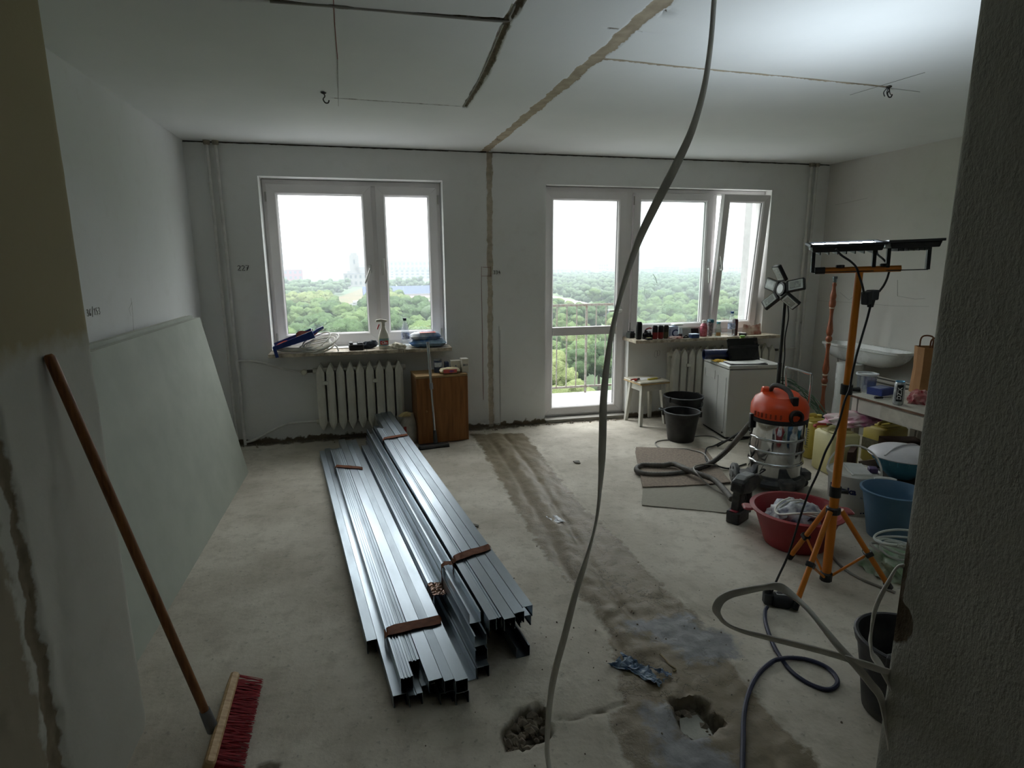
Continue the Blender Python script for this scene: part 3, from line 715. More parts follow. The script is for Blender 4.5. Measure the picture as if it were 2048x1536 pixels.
GZ = -30.0
gm = mat('meadow', '4a5a3a', .95, var=.35, scale=.02, col2='37492f')
gr = B().add([(-3500, 60, GZ-.3), (4500, 60, GZ-.3), (4500, 7000, GZ-.3), (-3500, 7000, GZ-.3)], [(0, 1, 2, 3)])
tag(gr.obj('ground', gm, fix=False), kind='structure')
def patch(name, pts, m, z=GZ, kind='structure'):
    b = B().prism([(p[0], p[1]) for p in pts], z-.6, z); return tag(b.obj(name, m), kind=kind)
patch('field', [(-36.434,451.852,-30),(-30.302,546.652,-30),(-16.007,668.253,-30),(5.591,881.866,-30),(22.316,937.962,-30),(10.963,491.826,-30),(1.133,477.062,-30),(-6.567,497.771,-30),(-13.876,465.212,-30),(-26.304,469.344,-30)], mat('dry_field', '55452a', .95, var=.2, scale=.03, col2='484626'))
patch('field', [(-12.56,369.565,-30),(-9.867,463.88,-30),(-1.506,461.1,-30),(10.083,457.247,-30),(7.69,363.202,-30),(0.635,345.867,-30),(-5.147,381.537,-30)], mat('dry_field_green', '454424', .95, var=.2, scale=.05, col2='3a4022'), GZ+.05)
patch('path', [(-24.204,399.086,-30),(-20.592,436.927,-30),(-15.659,476.934,-30),(-6.349,517.23,-30),(2.681,527.996,-30),(2.408,494.727,-30),(-6.067,485.373,-30),(-13.599,454.501,-30),(-18.495,418.018,-30),(-21.063,379.274,-30)], mat('path_grey', '3f433f', .9), GZ+.1)
patch('path', [(-10.65,415.483,-30),(-6.35,381.918,-30),(-3.175,340.977,-30),(-1.567,323.458,-30),(-3.585,318.765,-30),(-7.042,348.25,-30),(-10.919,398.826,-30)], mat('path_white', '77756f', .9), GZ+.15)
patch('lawn', [(29.982,548.465,-30),(58.426,554.629,-30),(51.792,477.978,-30),(28.776,473.637,-30)], mat('pitch_green', '3c4722', .95, var=.1, scale=.05), GZ+.2)
patch('pavement', [(29.092,591.244,-30),(65.508,606.653,-30),(60.193,554.003,-30),(29.546,540.831,-30)], mat('running_track', '665650', .9), GZ+.25)
patch('pavement', [(28.855,411.556,-30),(45.559,415.321,-30),(37.062,334.559,-30),(26.638,357.249,-30)], mat('pale_paving', '5c4d47', .9), GZ+.1)

crown_mats = [mat('leaves_dark', '34442b', .9, var=.5, scale=1.3, col2='4c6040'), mat('leaves_mid', '455634', .9, var=.5, scale=1.3, col2='5e6f48'), mat('leaves_light', '56613c', .9, var=.5, scale=1.3, col2='737c54')]
for m_ in crown_mats:
    t = m_.node_tree; b = t.nodes['Principled BSDF']; h_ = calc(t, 'ADD', tex_noise(t, 1.1, 5, rough=.7), tex_noise(t, 4.0, 3)); bumpn(t, b, h_, .9, .8); b.inputs['Specular IOR Level'].default_value = .15
bark = mat('bark', '4e463c', .9)
def crown_data(seed, n, sub, mt, r=5.0):
    rr = random.Random(seed); b = B()
    for k in range(n):
        a = rr.random()*2*PI; q = r*.62*math.sqrt(rr.random()); z = 4+rr.random()*5.2; q *= 1.15-abs(z-6)/7.5; cr = r*(.30+.22*rr.random())
        bm = bmesh.new(); bmesh.ops.create_icosphere(bm, subdivisions=sub, radius=1)
        vs = []
        for v in bm.verts:
            d = 1+.30*noise.noise(v.co*2.2+Vector((k*9.1, seed, 0)))+.28*noise.noise(v.co*6+Vector((k, seed*5, 3)))
            vs.append((q*math.cos(a)+v.co.x*d*cr, q*math.sin(a)+v.co.y*d*cr, z+v.co.z*d*cr*.85))
        fs = [tuple(v.index for v in f.verts) for f in bm.faces]; bm.free(); b.add(vs, fs)
    me = bpy.data.meshes.new('crown'); me.from_pydata(b.v, [], b.f); me.materials.append(mt); me.shade_smooth(); return me
near_crowns = [[crown_data(11+k, 17, 3, crown_mats[k]) for k in range(3)], [crown_data(31+k, 14, 3, crown_mats[k]) for k in range(3)]]
far_crowns = [crown_data(50+k, 5, 2, crown_mats[k % 3], 5.6) for k in range(4)]
bt = B(); bt.tube([(0, 0, -.3), (.1, .1, 3), (.3, 0, 6.5)], [.35, .28, .15], 7); bt.tube([(.1, .1, 3), (1.4, .4, 6)], [.18, .08], 5); bt.tube([(.1, .1, 3.2), (-1.3, -.6, 6)], [.18, .08], 5)
tme = bpy.data.meshes.new('trunk'); tme.from_pydata(bt.v, [], bt.f); tme.materials.append(bark)
KEEP = [[(p[0], p[1]) for p in q] for q in ([(-36.97,432.938,-30),(-30.695,554.244,-30),(-16.499,691.487,-30),(5.929,922.896,-30),(28.092,1008.077,-30),(12.903,491.168,-30),(0.82,333.878,-30),(-4.594,319.073,-30),(-13.503,363.089,-30),(-15.025,454.972,-30)],
        [(22.157,551.215,-30),(34.982,684.159,-30),(81.187,733.045,-30),(36.482,320.051,-30),(22.392,316.126,-30),(29.517,430.189,-30),(24.496,452.455,-30)], [(-35.073,749.848,-30),(-45.202,1014.573,-30),(15.788,988.036,-30),(11.281,731.981,-30)], [(121.728,390.444,-30),(159.203,510.871,-30),(146.587,340.795,-30),(122.902,285.37,-30),(119.41,308.994,-30)])]
def az(x, y): return math.degrees(math.atan2(x, y))
lab = ['dark green tree crown in the park below the windows', 'mid-green bushy tree crown in the park below the windows', 'yellow-green tree crown in the park below the windows']
rt = random.Random(5); spots = []
def free(x, y): return all(sdist((x, y), P) > 4 for P in KEEP)
for k in range(9000):
    d = 75+ (rt.random()**.62)*1500; a = rt.uniform(-15, 45)
    if 8.5 < a < 15: continue
    x, y = d*math.sin(math.radians(a)), d*math.cos(math.radians(a))
    if y < 70 or not free(x, y) or d > (760 if a < 10 else 1250): continue
    gap = 6.5 if d < 400 else 9
    spots.append((d, x, y, gap))
spots.sort(); kept = []; cells = {}
for d, x, y, gap in spots:
    cx, cy = int(x//10), int(y//10); ok = True
    for i in (-1, 0, 1):
        for j in (-1, 0, 1):
            for (u, v) in cells.get((cx+i, cy+j), ()):
                if (u-x)**2+(v-y)**2 < gap*gap: ok = False
    if ok: kept.append((d, x, y)); cells.setdefault((cx, cy), []).append((x, y))
extra = [(p[0], p[1]) for p in [(-33.503,322.718,-30),(-22.975,312.075,-30),(-18.757,323.392,-30),(-10.141,285.755,-30),(-41.682,330.384,-30),(22.172,339.181,-30),(25.41,297.435,-30),(14.209,272.405,-30),(2.879,398.46,-30),(0.194,317.612,-30)]]
kept = [(math.hypot(*p), *p) for p in extra]+kept
far = B(); nn = 0
for i, (d, x, y) in enumerate(kept):
    kind = min(2 if az(x, y) < 24 else 1, int(abs(nz(x, y, 3, .012))*5+rt.random()*.9)); s = rt.uniform(.8, 1.25)*(1.15 if az(x, y) < 10 else 1)
    vis = (-9.5 < az(x, y) < 6.5 or 16.5 < az(x, y) < 37)
    if nn < 290 and vis and d < 480:
        nn += 1; e = thing('park_tree', lab[kind], 'tree', group='trees in the park, '+['dark', 'mid-green', 'yellow-green'][kind], M=at(x, y, GZ, rt.random()*6) @ Matrix.Scale(s, 4))
        for nm, me in (('crown', near_crowns[i % 2][kind]), ('trunk', tme)):
            o_ = bpy.data.objects.new(nm, me); C.objects.link(o_); o_.parent = e
    else:
        me = far_crowns[rt.randrange(4)]; M = at(x, y, GZ-1, rt.random()*6) @ Matrix.Scale(s*1.1, 4)
        if len(far.f) < 900000: far.add([v.co for v in me.vertices], [tuple(f.vertices) for f in me.polygons], M)
fm_ = mat('leaves_far', '37482f', .9, var=.4, scale=.25, col2='4d5f42'); t = fm_.node_tree; bumpn(t, t.nodes['Principled BSDF'], tex_noise(t, .8, 5, rough=.7), 1.0, 1.2)
tag(far.obj('treeline', fm_, fix=False, smooth=180), 'hazy wooded belt of the park stretching to the horizon', 'woods', kind='stuff')

# buildings
wht = mat('render_white', '7c7975', .85); redm = mat('render_red', '7d3d45', .85); winm = mat('far_window', '3b4147', .3); roofm = mat('roof_grey', '5f6268', .8)
def block(label, p, w, d, h, m, rz=0, rows=0, cols=0, roof=None, cat='building', ww=.5):
    e = thing('apartment_block' if rows > 3 else 'low_building', label, cat, (p[0], p[1], GZ), rz)
    B().box(-w/2, w/2, 0, d, -.3, h).obj('walls', m, e)
    B().box(-w/2-.4, w/2+.4, -.4, d+.4, h, h+.7).obj('roof', roof or roofm, e)
    me = None; cw, rh = w/max(cols, 1), h/max(rows, 1)
    for r in range(rows):
        for c in range(cols):
            if me is None: o_ = B().box(-cw*ww/2, cw*ww/2, -.15, .2, -rh*.25, rh*.25).obj('window', winm, e); me = o_.data
            else: o_ = B().obj('window', winm, e, me=me)
            o_.location = (-w/2+(c+.5)*cw, 0, (r+.55)*rh)
    return e
block('long red building far beyond the trees, left part of the left window', (-138.892,1201.291,-30), 52, 20, 19, redm, .1, 2, 6)
ch = block('white church-like building with a square tower beyond the yellow field', (-5.314,848.615,-30), 44, 16, 17, wht, .05, 2, 7, ww=.4)
B().box(-6, 8, 6, 16, 17, 26).obj('upper_storey', wht, ch); B().box(-17, -4, 4, 12, 17, 21).obj('upper_storey', wht, ch)
B().box(-13, -1, 6, 14, 17, 42).obj('tower', wht, ch); B().box(-11, -3, 5.6, 14.4, 42, 45).obj('tower_top', wht, ch); B().box(-8, -6, 5.8, 6.1, 30, 36).obj('tower_window', winm, ch)
block('low pale wing standing left in front of the church-like building', (-29.619,791.504,-30), 26, 14, 9, wht, .1, 1, 6)
rr = random.Random(12)
bl = [(600, 541, 60, 15, 2000), (560, 541, 26, 50, 1900), (640, 540, 46, 18, 2000), (660, 536, 70, 26, 2300), (690, 539, 60, 18, 2100), (620, 534, 40, 20, 2600), (735, 541, 60, 30, 1800), (790, 540, 90, 24, 1700), (830, 538, 150, 34, 1500),
      (812, 533, 60, 62, 2400), (838, 533, 70, 58, 2500), (862, 535, 50, 60, 2300), (775, 545, 40, 14, 1300), (850, 548, 110, 18, 1200), (1120, 540, 60, 12, 1500), (1135, 536, 40, 14, 1900), (1160, 541, 50, 12, 1400), (1205, 539, 30, 24, 1700), (1225, 542, 40, 14, 1500),
      (1300, 541, 60, 12, 1500), (1330, 537, 80, 14, 1900), (1360, 541, 90, 12, 1400), (1390, 539, 60, 14, 1600), (1345, 545, 70, 9, 1150), (1395, 547, 80, 9, 1080), (1470, 541, 60, 16, 1500)]
side = ['left of the tower', 'right of the tower']
for k, (px, py, w, h, dist) in enumerate(bl):
    yaw = math.atan((px-1024)/1191.35)+.238
    p = (dist*math.sin(yaw), dist*math.cos(yaw)); win = 'left window' if px < 900 else ('balcony door' if px < 1250 else 'right window')
    rows = 8 if h > 40 else 3; cols = max(4, int(w/10))
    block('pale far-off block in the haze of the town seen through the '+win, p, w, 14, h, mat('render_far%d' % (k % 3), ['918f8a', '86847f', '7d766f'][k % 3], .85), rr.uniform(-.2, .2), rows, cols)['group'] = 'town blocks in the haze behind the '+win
# stadium
st_ = thing('grandstand', 'long blue-seated grandstand of the stadium in the left window', 'grandstand', (44.458,585.719,-30), .07)
B().add([(-46, 0, 1), (50, 0, 1), (50, 16, 9), (-46, 16, 9), (-46, 16, -1), (50, 16, -1), (-46, 0, -1), (50, 0, -1)], [(0, 1, 2, 3), (3, 2, 5, 4), (0, 3, 4, 6), (1, 7, 5, 2), (0, 6, 7, 1)]).obj('seating', mat('blue_seats', '26365f', .7), st_)
B().box(-46, 50, -.4, 0, -1, 2.2).obj('front_wall', wht, st_)
gt = thing('colonnade', 'white columned gatehouse beside the stadium pitch', 'building', (37.617,404.253,-30), .05)
B().box(-14, 16, 2, 5, -.3, 5.6).obj('back_wall', wht, gt); B().box(-14.5, 16.5, -.5, 5, 5.4, 6.6).obj('roof', wht, gt)
for k in range(7): B().box(-13.6+k*4.8, -12.4+k*4.8, 0, 1.2, -.3, 5.5).obj('column', mat('dark_column', '3d4a40', .9), gt)
for px, py, nm in ((880, 1, 0),): pass
hp = [(141.692,459.977,-30),(133.775,326.969,-30)]
hd = Vector(hp[1])-Vector(hp[0]); hl = hd.length; hall = thing('sports_hall', 'long hall with a white roof seen through the balcony door', 'building', hp[0], math.atan2(hd.y, hd.x))
B().box(0, hl, -4.5, 4.5, -.3, 3.5).obj('walls', mat('hall_wall', '555c66', .8), hall)
B().prism([(-5.5, 3.4), (5.5, 3.4), (5.5, 3.9), (0, 6.0), (-5.5, 3.9)], -1, hl+1, Matrix(((0, 0, 1, 0), (1, 0, 0, 0), (0, 1, 0, 0), (0, 0, 0, 1)))).obj('roof', mat('hall_roof', '8a8a88', .7), hall)
for k, q in enumerate([(-6.29,510.532,-30),(-5.394,497.373,-30)]): pass
van = thing('white_van', 'small white van on the grey path across the field', 'van', (-7.665,491.952,-30), .4)
B().rbox(-2.4, 2.4, -1, 1, .4, 2.3, .4).obj('body', mat('van_white', '9c9c98', .4), van); B().box(1.2, 2.42, -.9, .9, 1.3, 2.0).obj('windscreen', winm, van)
for sx_ in (-1.5, 1.5):
    for sy_ in (-.9, .9): B().tube([(sx_, sy_-.1, .35), (sx_, sy_+.1, .35)], .36, 10).obj('wheel', mat('tyre', '222222', .8), van)

# the humid haze over the town: a real volume beginning beyond the near trees
hz = bpy.data.materials.new('haze_volume'); hz.use_nodes = True; t = hz.node_tree; t.nodes.clear()
out = t.nodes.new('ShaderNodeOutputMaterial'); pv = t.nodes.new('ShaderNodeVolumePrincipled')
pv.inputs['Density'].default_value = 1/1450; pv.inputs['Color'].default_value = (.47, .52, .555, 1); pv.inputs['Anisotropy'].default_value = 0
t.links.new(pv.outputs[0], out.inputs['Volume'])
hb = B().box(-3400, 4400, 95, 6900, GZ-.6, 45)
ho = hb.obj('haze', hz); tag(ho, 'pale humid haze lying over the park and town', 'haze', kind='stuff')

# ================================================================== plasterboards, broom, steel profiles
card = mat('board_green', 'a9afa4', .75, var=.07, scale=5); edge_m = mat('board_gypsum', 'b7b5aa', .9, var=.2)
bA = Vector((-0.959,2.435,0)); bB = Vector((-0.933,4.642,0))
axd = (bB-bA); axd.z = 0; Lb = 2.6; axd.normalize(); nrm = Vector((axd.y, -axd.x, 0))
bA = bB-axd*Lb
order = ['foremost', 'second', 'third', 'fourth', 'fifth', 'rearmost']
TILT = math.radians(10.5)
for k in range(6):
    off = -(.0 + .0135*k + (.012 if k > 2 else 0)); sh = [0, .012, -.01, .02, .015, -.02][k]
    Mx = Matrix(((axd.x, nrm.x, 0, 0), (axd.y, nrm.y, 0, 0), (0, 0, 1, 0), (0, 0, 0, 1)))
    Mk = Matrix.Translation(bA+nrm*off+axd*sh) @ Mx @ Matrix.Rotation(TILT, 4, 'X')
    e = thing('plasterboard', '%s moisture-resistant green plasterboard in the stack leaning on the left wall' % order[k], 'plasterboard', group='plasterboards leaning on the left wall', M=Mk)
    B().box(0, Lb, -.0125, 0, 0, 1.2 if k < 3 else 1.215).obj('gypsum_core', edge_m, e)
    B().box(.0, Lb, 0, .0006, .0, 1.2 if k < 3 else 1.215).obj('paper_face', card, e)
# wooden lath under the near board edge
lt = thing('wooden_lath', 'short splintered wooden lath standing by the near corner of the boards', 'lath', (bA.x-.02, bA.y-.01, 0))
B().box(-.012, .012, -.006, .006, 0, .30, at(-.012, -.02, 0, .2, 0, -.16)).obj('lath', mat('raw_pine', 'a8926b', .7, var=.3, scale=30), lt)

# broom
hb0, hb1 = Vector((-.535, 1.80, .175)), Vector((-0.8,1.755,1.325))
ctr = Vector((-.52, 1.84, 0))
br = thing('push_broom', 'red-bristled push broom leaning on the left jamb by its brown wooden handle', 'broom', ctr)
pa = Vector((-0.562,2.184,0)); pb = Vector((-0.55,1.726,0))
# head: block standing on its long edge, bristles towards the room
h0 = Vector((-0.561,2.142,0.04)); h1 = Vector((-0.553,1.713,0.04)); hd = (h1-h0); hd.z = 0; hl = hd.length; hd.normalize()
hn = Vector((-hd.y, hd.x, 0)); hn = hn if hn.x > 0 else -hn
Mh = Matrix(((hd.x, hn.x, 0, h0.x), (hd.y, hn.y, 0, h0.y), (0, 0, 1, 0), (0, 0, 0, 1)))
tl = math.radians(-24)
Mh = Mh @ at(0, 0, .012) @ Matrix.Rotation(tl, 4, 'X')
wood_l = mat('pale_wood', 'c5a77c', .55, var=.2, scale=6, stretch=(1, 12, 12), col2='ad8d62')
wood_d = mat('brown_wood', '8a5a30', .45, var=.3, scale=8, stretch=(14, 14, 1), col2='6e4422')
bb = B(); bb.rbox(0, hl, -.020, .012, 0, .062, .012, Mh); bb.obj('head_block', wood_l, br, world=True)
bris = B(); rb_ = random.Random(3)
nx = int(hl/.021)
for i in range(nx):
    for j in range(4):
        bx, bz = .016+i*.021, .008+j*.0155
        for q in range(7):
            ax_, az_ = rb_.gauss(0, .004), rb_.gauss(0, .004); ex, ez = rb_.gauss(0, .009), rb_.gauss(0, .008); Lq = .080+rb_.random()*.008
            p0 = (bx+ax_, .012, bz+az_); p1 = (bx+ax_+ex*.5, .012+Lq*.5, bz+az_+ez*.5); p2 = (bx+ax_+ex, .012+Lq, bz+az_+ez)
            bris.tube([Mh @ Vector(p) for p in (p0, p1, p2)], [.0019, .0017, .0012], 3, cap=False)
tag(bris.obj('bristles', mat('red_bristle', 'a31f2c', .6, var=.3, scale=60), br, world=True, fix=False, label='red bristles'), kind='stuff')
mid = Mh @ Vector((hl*.62, -.022, .034)); drn = (hb1-mid).normalized()
B().tube([mid, mid+drn*.085], [.019, .0165], 14).obj('socket', mat('zinc_socket', '7d8288', .4, .7), br, world=True, smooth=True)
B().tube([mid+drn*.06, hb1-drn*.02, hb1-drn*.006, hb1], [.0135, .0135, .0125, .008], 14).obj('handle', wood_d, br, world=True, smooth=True)

# galvanised channels
zinc = mat('galvanised_steel', 'a9b4bd', .30, 1.0, var=.16, scale=7, stretch=(1, .25, 1), bump=.03, bscale=30)
zinc2 = mat('galvanised_steel_matt', '98a3ab', .38, 1.0, var=.14, scale=12, stretch=(1, .3, 1))
SL = -.136
def channel(a, b, w, h, opening, lip=.006, t=.0016, ridges=0, label='', group='', m=None):
    """thin C channel from near end a to far end b; opening 'down' web on top, 'up' web below"""
    a, b = Vector(a), Vector(b); L = (b-a).length; y = (b-a).normalized(); x = y.cross(Vector((0, 0, 1))).normalized(); z = x.cross(y)
    M = Matrix(((x.x, y.x, z.x, a.x), (x.y, y.y, z.y, a.y), (x.z, y.z, z.z, a.z), (0, 0, 0, 1)))
    top = [(0, 0)]
    if ridges:
        for k in range(ridges):
            c0 = w*(k+1)/(ridges+1); top += [(c0-.004, 0), (c0-.002, -.003), (c0+.002, -.003), (c0+.004, 0)]
    top += [(w, 0)]
    prof = [(0, -h)]+top+[(w, -h)]
    if lip: prof = [(lip, -h)]+prof+[(w-lip, -h)]
    if opening == 'up': prof = [(p[0], -h-p[1]) for p in prof]
    e = thing('steel_profile', label, 'profile', group=group, M=M)
    cxp = w/2; inn = []
    N = len(prof)
    for i, p in enumerate(prof):   # inward offset along the averaged normal
        q0, q1 = Vector(prof[max(i-1, 0)]), Vector(prof[min(i+1, N-1)]); d = (q1-q0); nn_ = Vector((d.y, -d.x)).normalized()
        if opening == 'up': nn_ = -nn_
        inn.append((p[0]+nn_.x*t, p[1]+nn_.y*t))
    vs = [(p[0], yy, p[1]) for yy in (0, L) for p in prof]+[(p[0], yy, p[1]) for yy in (0, L) for p in inn]
    fs = []
    for i in range(N-1):
        fs += [(i, i+1, N+i+1, N+i), (2*N+i, 3*N+i, 3*N+i+1, 2*N+i+1), (i, 2*N+i, 2*N+i+1, i+1), (N+i, N+i+1, 3*N+i+1, 3*N+i)]
    fs += [(0, N, 3*N, 2*N), (N-1, 3*N-1, 4*N-1, 2*N-1)]
    B().add(vs, fs).obj('channel', m or zinc, e, fix=False)
    return e
nums = ['first', 'second', 'third', 'fourth', 'fifth', 'sixth', 'seventh', 'eighth']
def P2(v, y, z): return (v+SL*(y-1.87), y, z)
GA, GB = 'steel profiles in the left bundle', 'steel profiles in the right bundle'
def row(spec, where, grp):
    for k, (v, yn, yf, zt, w, h, op, rg_) in enumerate(spec):
        zn, zf = zt if isinstance(zt, tuple) else (zt, zt)
        channel(P2(v, yn, zn), P2(v, yf, zf), w, h, op, ridges=rg_, label='galvanised channel, %s from the left in the %s' % (nums[k], where), group=grp, m=zinc if k % 2 == 0 else zinc2)
# left bundle: bottom and top layer
row([(.022, 1.89, 4.95, .050, .05, .048, 'down', 0), (.075, 1.88, 4.93, .048, .05, .047, 'down', 1), (.128, 1.92, 4.95, .048, .05, .047, 'down', 0), (.181, 1.865, 4.96, .048, .05, .047, 'down', 0), (.233, 1.85, 4.98, .048, .05, .047, 'down', 0)], 'bottom layer of the left bundle', GA)
row([(.054, 1.91, 4.74, .100, .045, .05, 'down', 3), (.101, 2.00, 4.76, .098, .040, .048, 'down', 2), (.145, 1.875, 5.02, .098, .05, .048, 'down', 0), (.197, 1.86, 4.98, .099, .036, .049, 'down', 0), (.234, 1.85, 4.98, .099, .046, .049, 'down', 0)], 'top layer of the left bundle', GA)
channel(P2(-.022, 2.22, .060), P2(-.022, 4.86, .060), .040, .058, 'down', label='galvanised channel lying outermost on the window-left side of the pile', group=GA, m=zinc2)
# middle: open channels stacked on each other
row([(.288, 1.96, 4.9, .048, .055, .046, 'up', 0), (.346, 1.965, 4.95, .050, .05, .048, 'down', 0)], 'bottom layer between the two bundles', GA)
row([(.300, 2.42, 4.8, .098, .05, .045, 'down', 3), (.352, 2.0, 4.92, .098, .05, .046, 'up', 0)], 'second layer between the two bundles', GB)
row([(.356, 2.02, 4.9, (.146, .150), .05, .046, 'up', 0)], 'third layer between the two bundles', GB)
row([(.362, 2.10, 4.9, (.192, .205), .048, .044, 'up', 0)], 'open top layer between the two bundles', GB)
# right bundle
row([(.42, 2.28, 4.9, .050, .05, .048, 'down', 0), (.472, 2.2, 4.95, .050, .05, .048, 'down', 0), (.525, 2.26, 4.95, .050, .05, .048, 'down', 0)], 'bottom layer of the right bundle', GB)
row([(.425, 2.22, 4.95, (.100, .125), .05, .049, 'down', 0), (.478, 2.24, 4.95, (.100, .125), .05, .049, 'down', 0), (.531, 2.2, 5.0, (.100, .125), .05, .049, 'down', 0), (.584, 2.14, 4.95, (.120, .14), .05, .049, 'down', 0)], 'second layer of the right bundle', GB)
row([(.430, 2.12, 5.0, (.150, .20), .05, .049, 'down', 0), (.483, 2.18, 5.05, (.150, .20), .05, .049, 'down', 0), (.536, 2.12, 5.1, (.150, .20), .05, .049, 'down', 0)], 'third layer of the right bundle', GB)
row([(.418, 2.03, 4.72, (.200, .256), .030, .05, 'down', 0), (.449, 2.04, 4.72, (.198, .254), .022, .047, 'down', 1), (.474, 2.02, 5.17, (.200, .262), .047, .05, 'down', 0), (.524, 2.05, 5.19, (.200, .266), .045, .05, 'down', 0), (.571, 2.08, 5.2, (.202, .268), .044, .05, 'down', 0)], 'top layer of the right bundle', GB)
channel((.508, 2.045, .048), (.25, 4.0, .048), .058, .046, 'up', label='single open galvanised channel lying on the bare floor beside the pile', group=GB, m=zinc2)
# tape and straps holding the bundles
tape = mat('brown_tape', '6b3919', .6, var=.3, scale=40, spec=.12)
def band(name, label, v0, v1, y, z0, zt, w, drop0=.05, drop1=.05, dy=.03):
    # a strip of tape over the bundle at y, with both ends hanging down the sides
    pts = [P2(v0-.004, y, zt-drop0), P2(v0-.003, y, zt-.008), P2(v0+.01, y, zt+.003)]+[P2(v0+(v1-v0)*k/6, y+dy*k/6, zt+.0035+.001*(k % 2)) for k in range(1, 6)]+[P2(v1-.008, y+dy, zt+.003), P2(v1+.003, y+dy, zt-.008), P2(v1+.004, y+dy, zt-drop1)]
    b = B(); n = len(pts); vs = []
    for i, p in enumerate(pts):
        for q in (-.5, .5): vs.append((p[0]+rnd.uniform(-.001, .001), p[1]+q*w+rnd.uniform(-.004, .004), p[2]))
    b.add(vs, [(2*i, 2*i+1, 2*i+3, 2*i+2) for i in range(n-1)])
    o_ = b.obj(name, tape, fix=False); md = o_.modifiers.new('thick', 'SOLIDIFY'); md.thickness = .0012
    return tag(o_, label, 'tape')
band('parcel_tape', 'brown parcel tape over the near end of the left bundle', .05, .282, 2.20, 0, .101, .062)
band('parcel_tape', 'brown parcel tape over the far end of the left bundle', .052, .235, 4.32, 0, .101, .05, dy=-.1)
band('parcel_tape', 'brown parcel tape over the near end of the right bundle', .416, .617, 2.52, 0, .213, .06, .09, .05, .07)
band('parcel_tape', 'brown parcel tape over the far end of the right bundle', .418, .617, 4.42, 0, .252, .05, .05, .05, .06)
band('parcel_tape', 'brown tape strap hanging down between the two bundles', .360, .412, 2.50, 0, .202, .035, .16, .14, .0)
cr_ = thing('crumpled_wrap', 'crumpled brown shiny tape wrapped round the ridged channel in the middle of the pile', 'tape', P2(.325, 2.47, .1))
b = B(); b.grid(span(-.034, .034, .005), span(-.055, .055, .006), lambda u, v: (u-.136*v, v+.006*nz(u, 3, 1, 40), (.004+.007*abs(nz(u, v, 4, 45)) if abs(u) < .030 else -.022+.004*nz(v, u, 2, 40))))
o_ = b.obj('wrap', mat('shiny_brown_foil', '6f4a30', .2, .5, var=.5, scale=60), cr_, fix=False); md = o_.modifiers.new('thick', 'SOLIDIFY'); md.thickness = .001

# ================================================================== left window things, cabinet, mop
SZ = .812
black = mat('black_plastic', '1b1b1d', .42, var=.15, scale=30); black_m = mat('black_matt', '18181a', .7)
white_p = mat('white_plastic', 'd3d2cc', .45, var=.06); chrome = mat('chrome', 'c9ccd0', .14, 1, var=.05)
clear_p = clear('clear_plastic', (.90, .93, .95), .12, dirt=.13, dirtcol='e6e8ea')
def label_on(parent, txt, size, col, M, bold=0, name='lettering', wrap=None, ext=.0004):
    """flat print; wrap = radius bends it round a vertical cylinder facing local -Y"""
    vs, fs = text_mesh(txt, size, bold, ext)
    if wrap: vs = [((wrap+z)*math.sin(x/wrap), -(wrap+z)*math.cos(x/wrap), y) for x, y, z in vs]
    return B().add(vs, fs, M).obj(name, mat('print_'+col, col, .6, var=0), parent, fix=False)
FRONT = Matrix.Rotation(PI/2, 4, 'X')     # lettering in XY -> facing -Y

# blue dustpan heaped with packs, on a coil of white cable
dp = thing('dustpan', 'dark blue plastic dustpan tilted on the white cable coil, left end of the left sill', 'dustpan', M=at(-.60, 5.31, SZ+.070, .10, 0, math.radians(-12)))
blue_d = mat('dark_blue_plastic', '1f3578', .4, var=.15)
b = B(); b.add([(-.17, -.11, .0), (.17, -.10, .02), (.17, .10, .02), (-.17, .11, .0), (-.17, -.12, .035), (.16, -.11, .085), (.16, .11, .085), (-.17, .12, .035)],
      [(0, 3, 2, 1), (0, 1, 5, 4), (1, 2, 6, 5), (2, 3, 7, 6)])
o_ = b.obj('pan', blue_d, dp, fix=False); md = o_.modifiers.new('thick', 'SOLIDIFY'); md.thickness = .004
B().tube(curve([(.165, 0, .05), (.21, 0, .07), (.26, 0, .08)], 4), .013, 8).obj('grip', blue_d, dp, smooth=True)
B().box(-.175, -.15, -.12, -.10, -.06, .03).obj('foot', blue_d, dp)
pk = thing('sandpaper_pack', 'folded red-brown sandpaper sheet standing in the blue dustpan', 'sandpaper', M=at(-.525, 5.31, SZ+.115, .1, 0, -.25))
b = B(); n = 8
for i in range(n):
    a0 = (i/(n-1)-.5)*.14; z0 = .012*math.sin(i*.9)
    b.v += [(a0, -.035, z0-.01), (a0+.02, .02, .055+z0)]
b.f = [(2*i, 2*i+1, 2*i+3, 2*i+2) for i in range(n-1)]
o_ = b.obj('sheet', mat('sandpaper_brown', '6b2d22', .9, var=.25, scale=60), pk, fix=False); md = o_.modifiers.new('thick', 'SOLIDIFY'); md.thickness = .002
orr = thing('orange_wrapper', 'crumpled orange plastic wrapper lying in the lower end of the blue dustpan', 'wrapper', (-.675, 5.30, SZ+.052))
vs, fs = crumple(2, .075, .03, .032, 3, .4, 3); B().add(vs, fs, Matrix.Rotation(-.22, 4, 'Y')).obj('foil', mat('orange_foil', 'c9502a', .35, var=.35, scale=25, col2='8c2f1c'), orr, fix=False)
sc = thing('scraper', 'small scraper with a red handle sticking up out of the blue dustpan', 'scraper', M=at(-.455, 5.33, SZ+.135, .1, 0, math.radians(-32)))
B().tube([(-.02, 0, 0), (.045, 0, 0)], [.010, .007], 8).obj('grip', mat('red_plastic', 'a8322c', .4), sc, smooth=True); B().box(.04, .085, -.002, .002, -.004, .004).obj('shaft', chrome, sc); B().lathe([(.004, -.012), (.012, -.006), (.012, .006), (.004, .012)], 10, M=at(.09, 0, .0)).obj('tip', white_p, sc)
coil = B(); rc = random.Random(4)
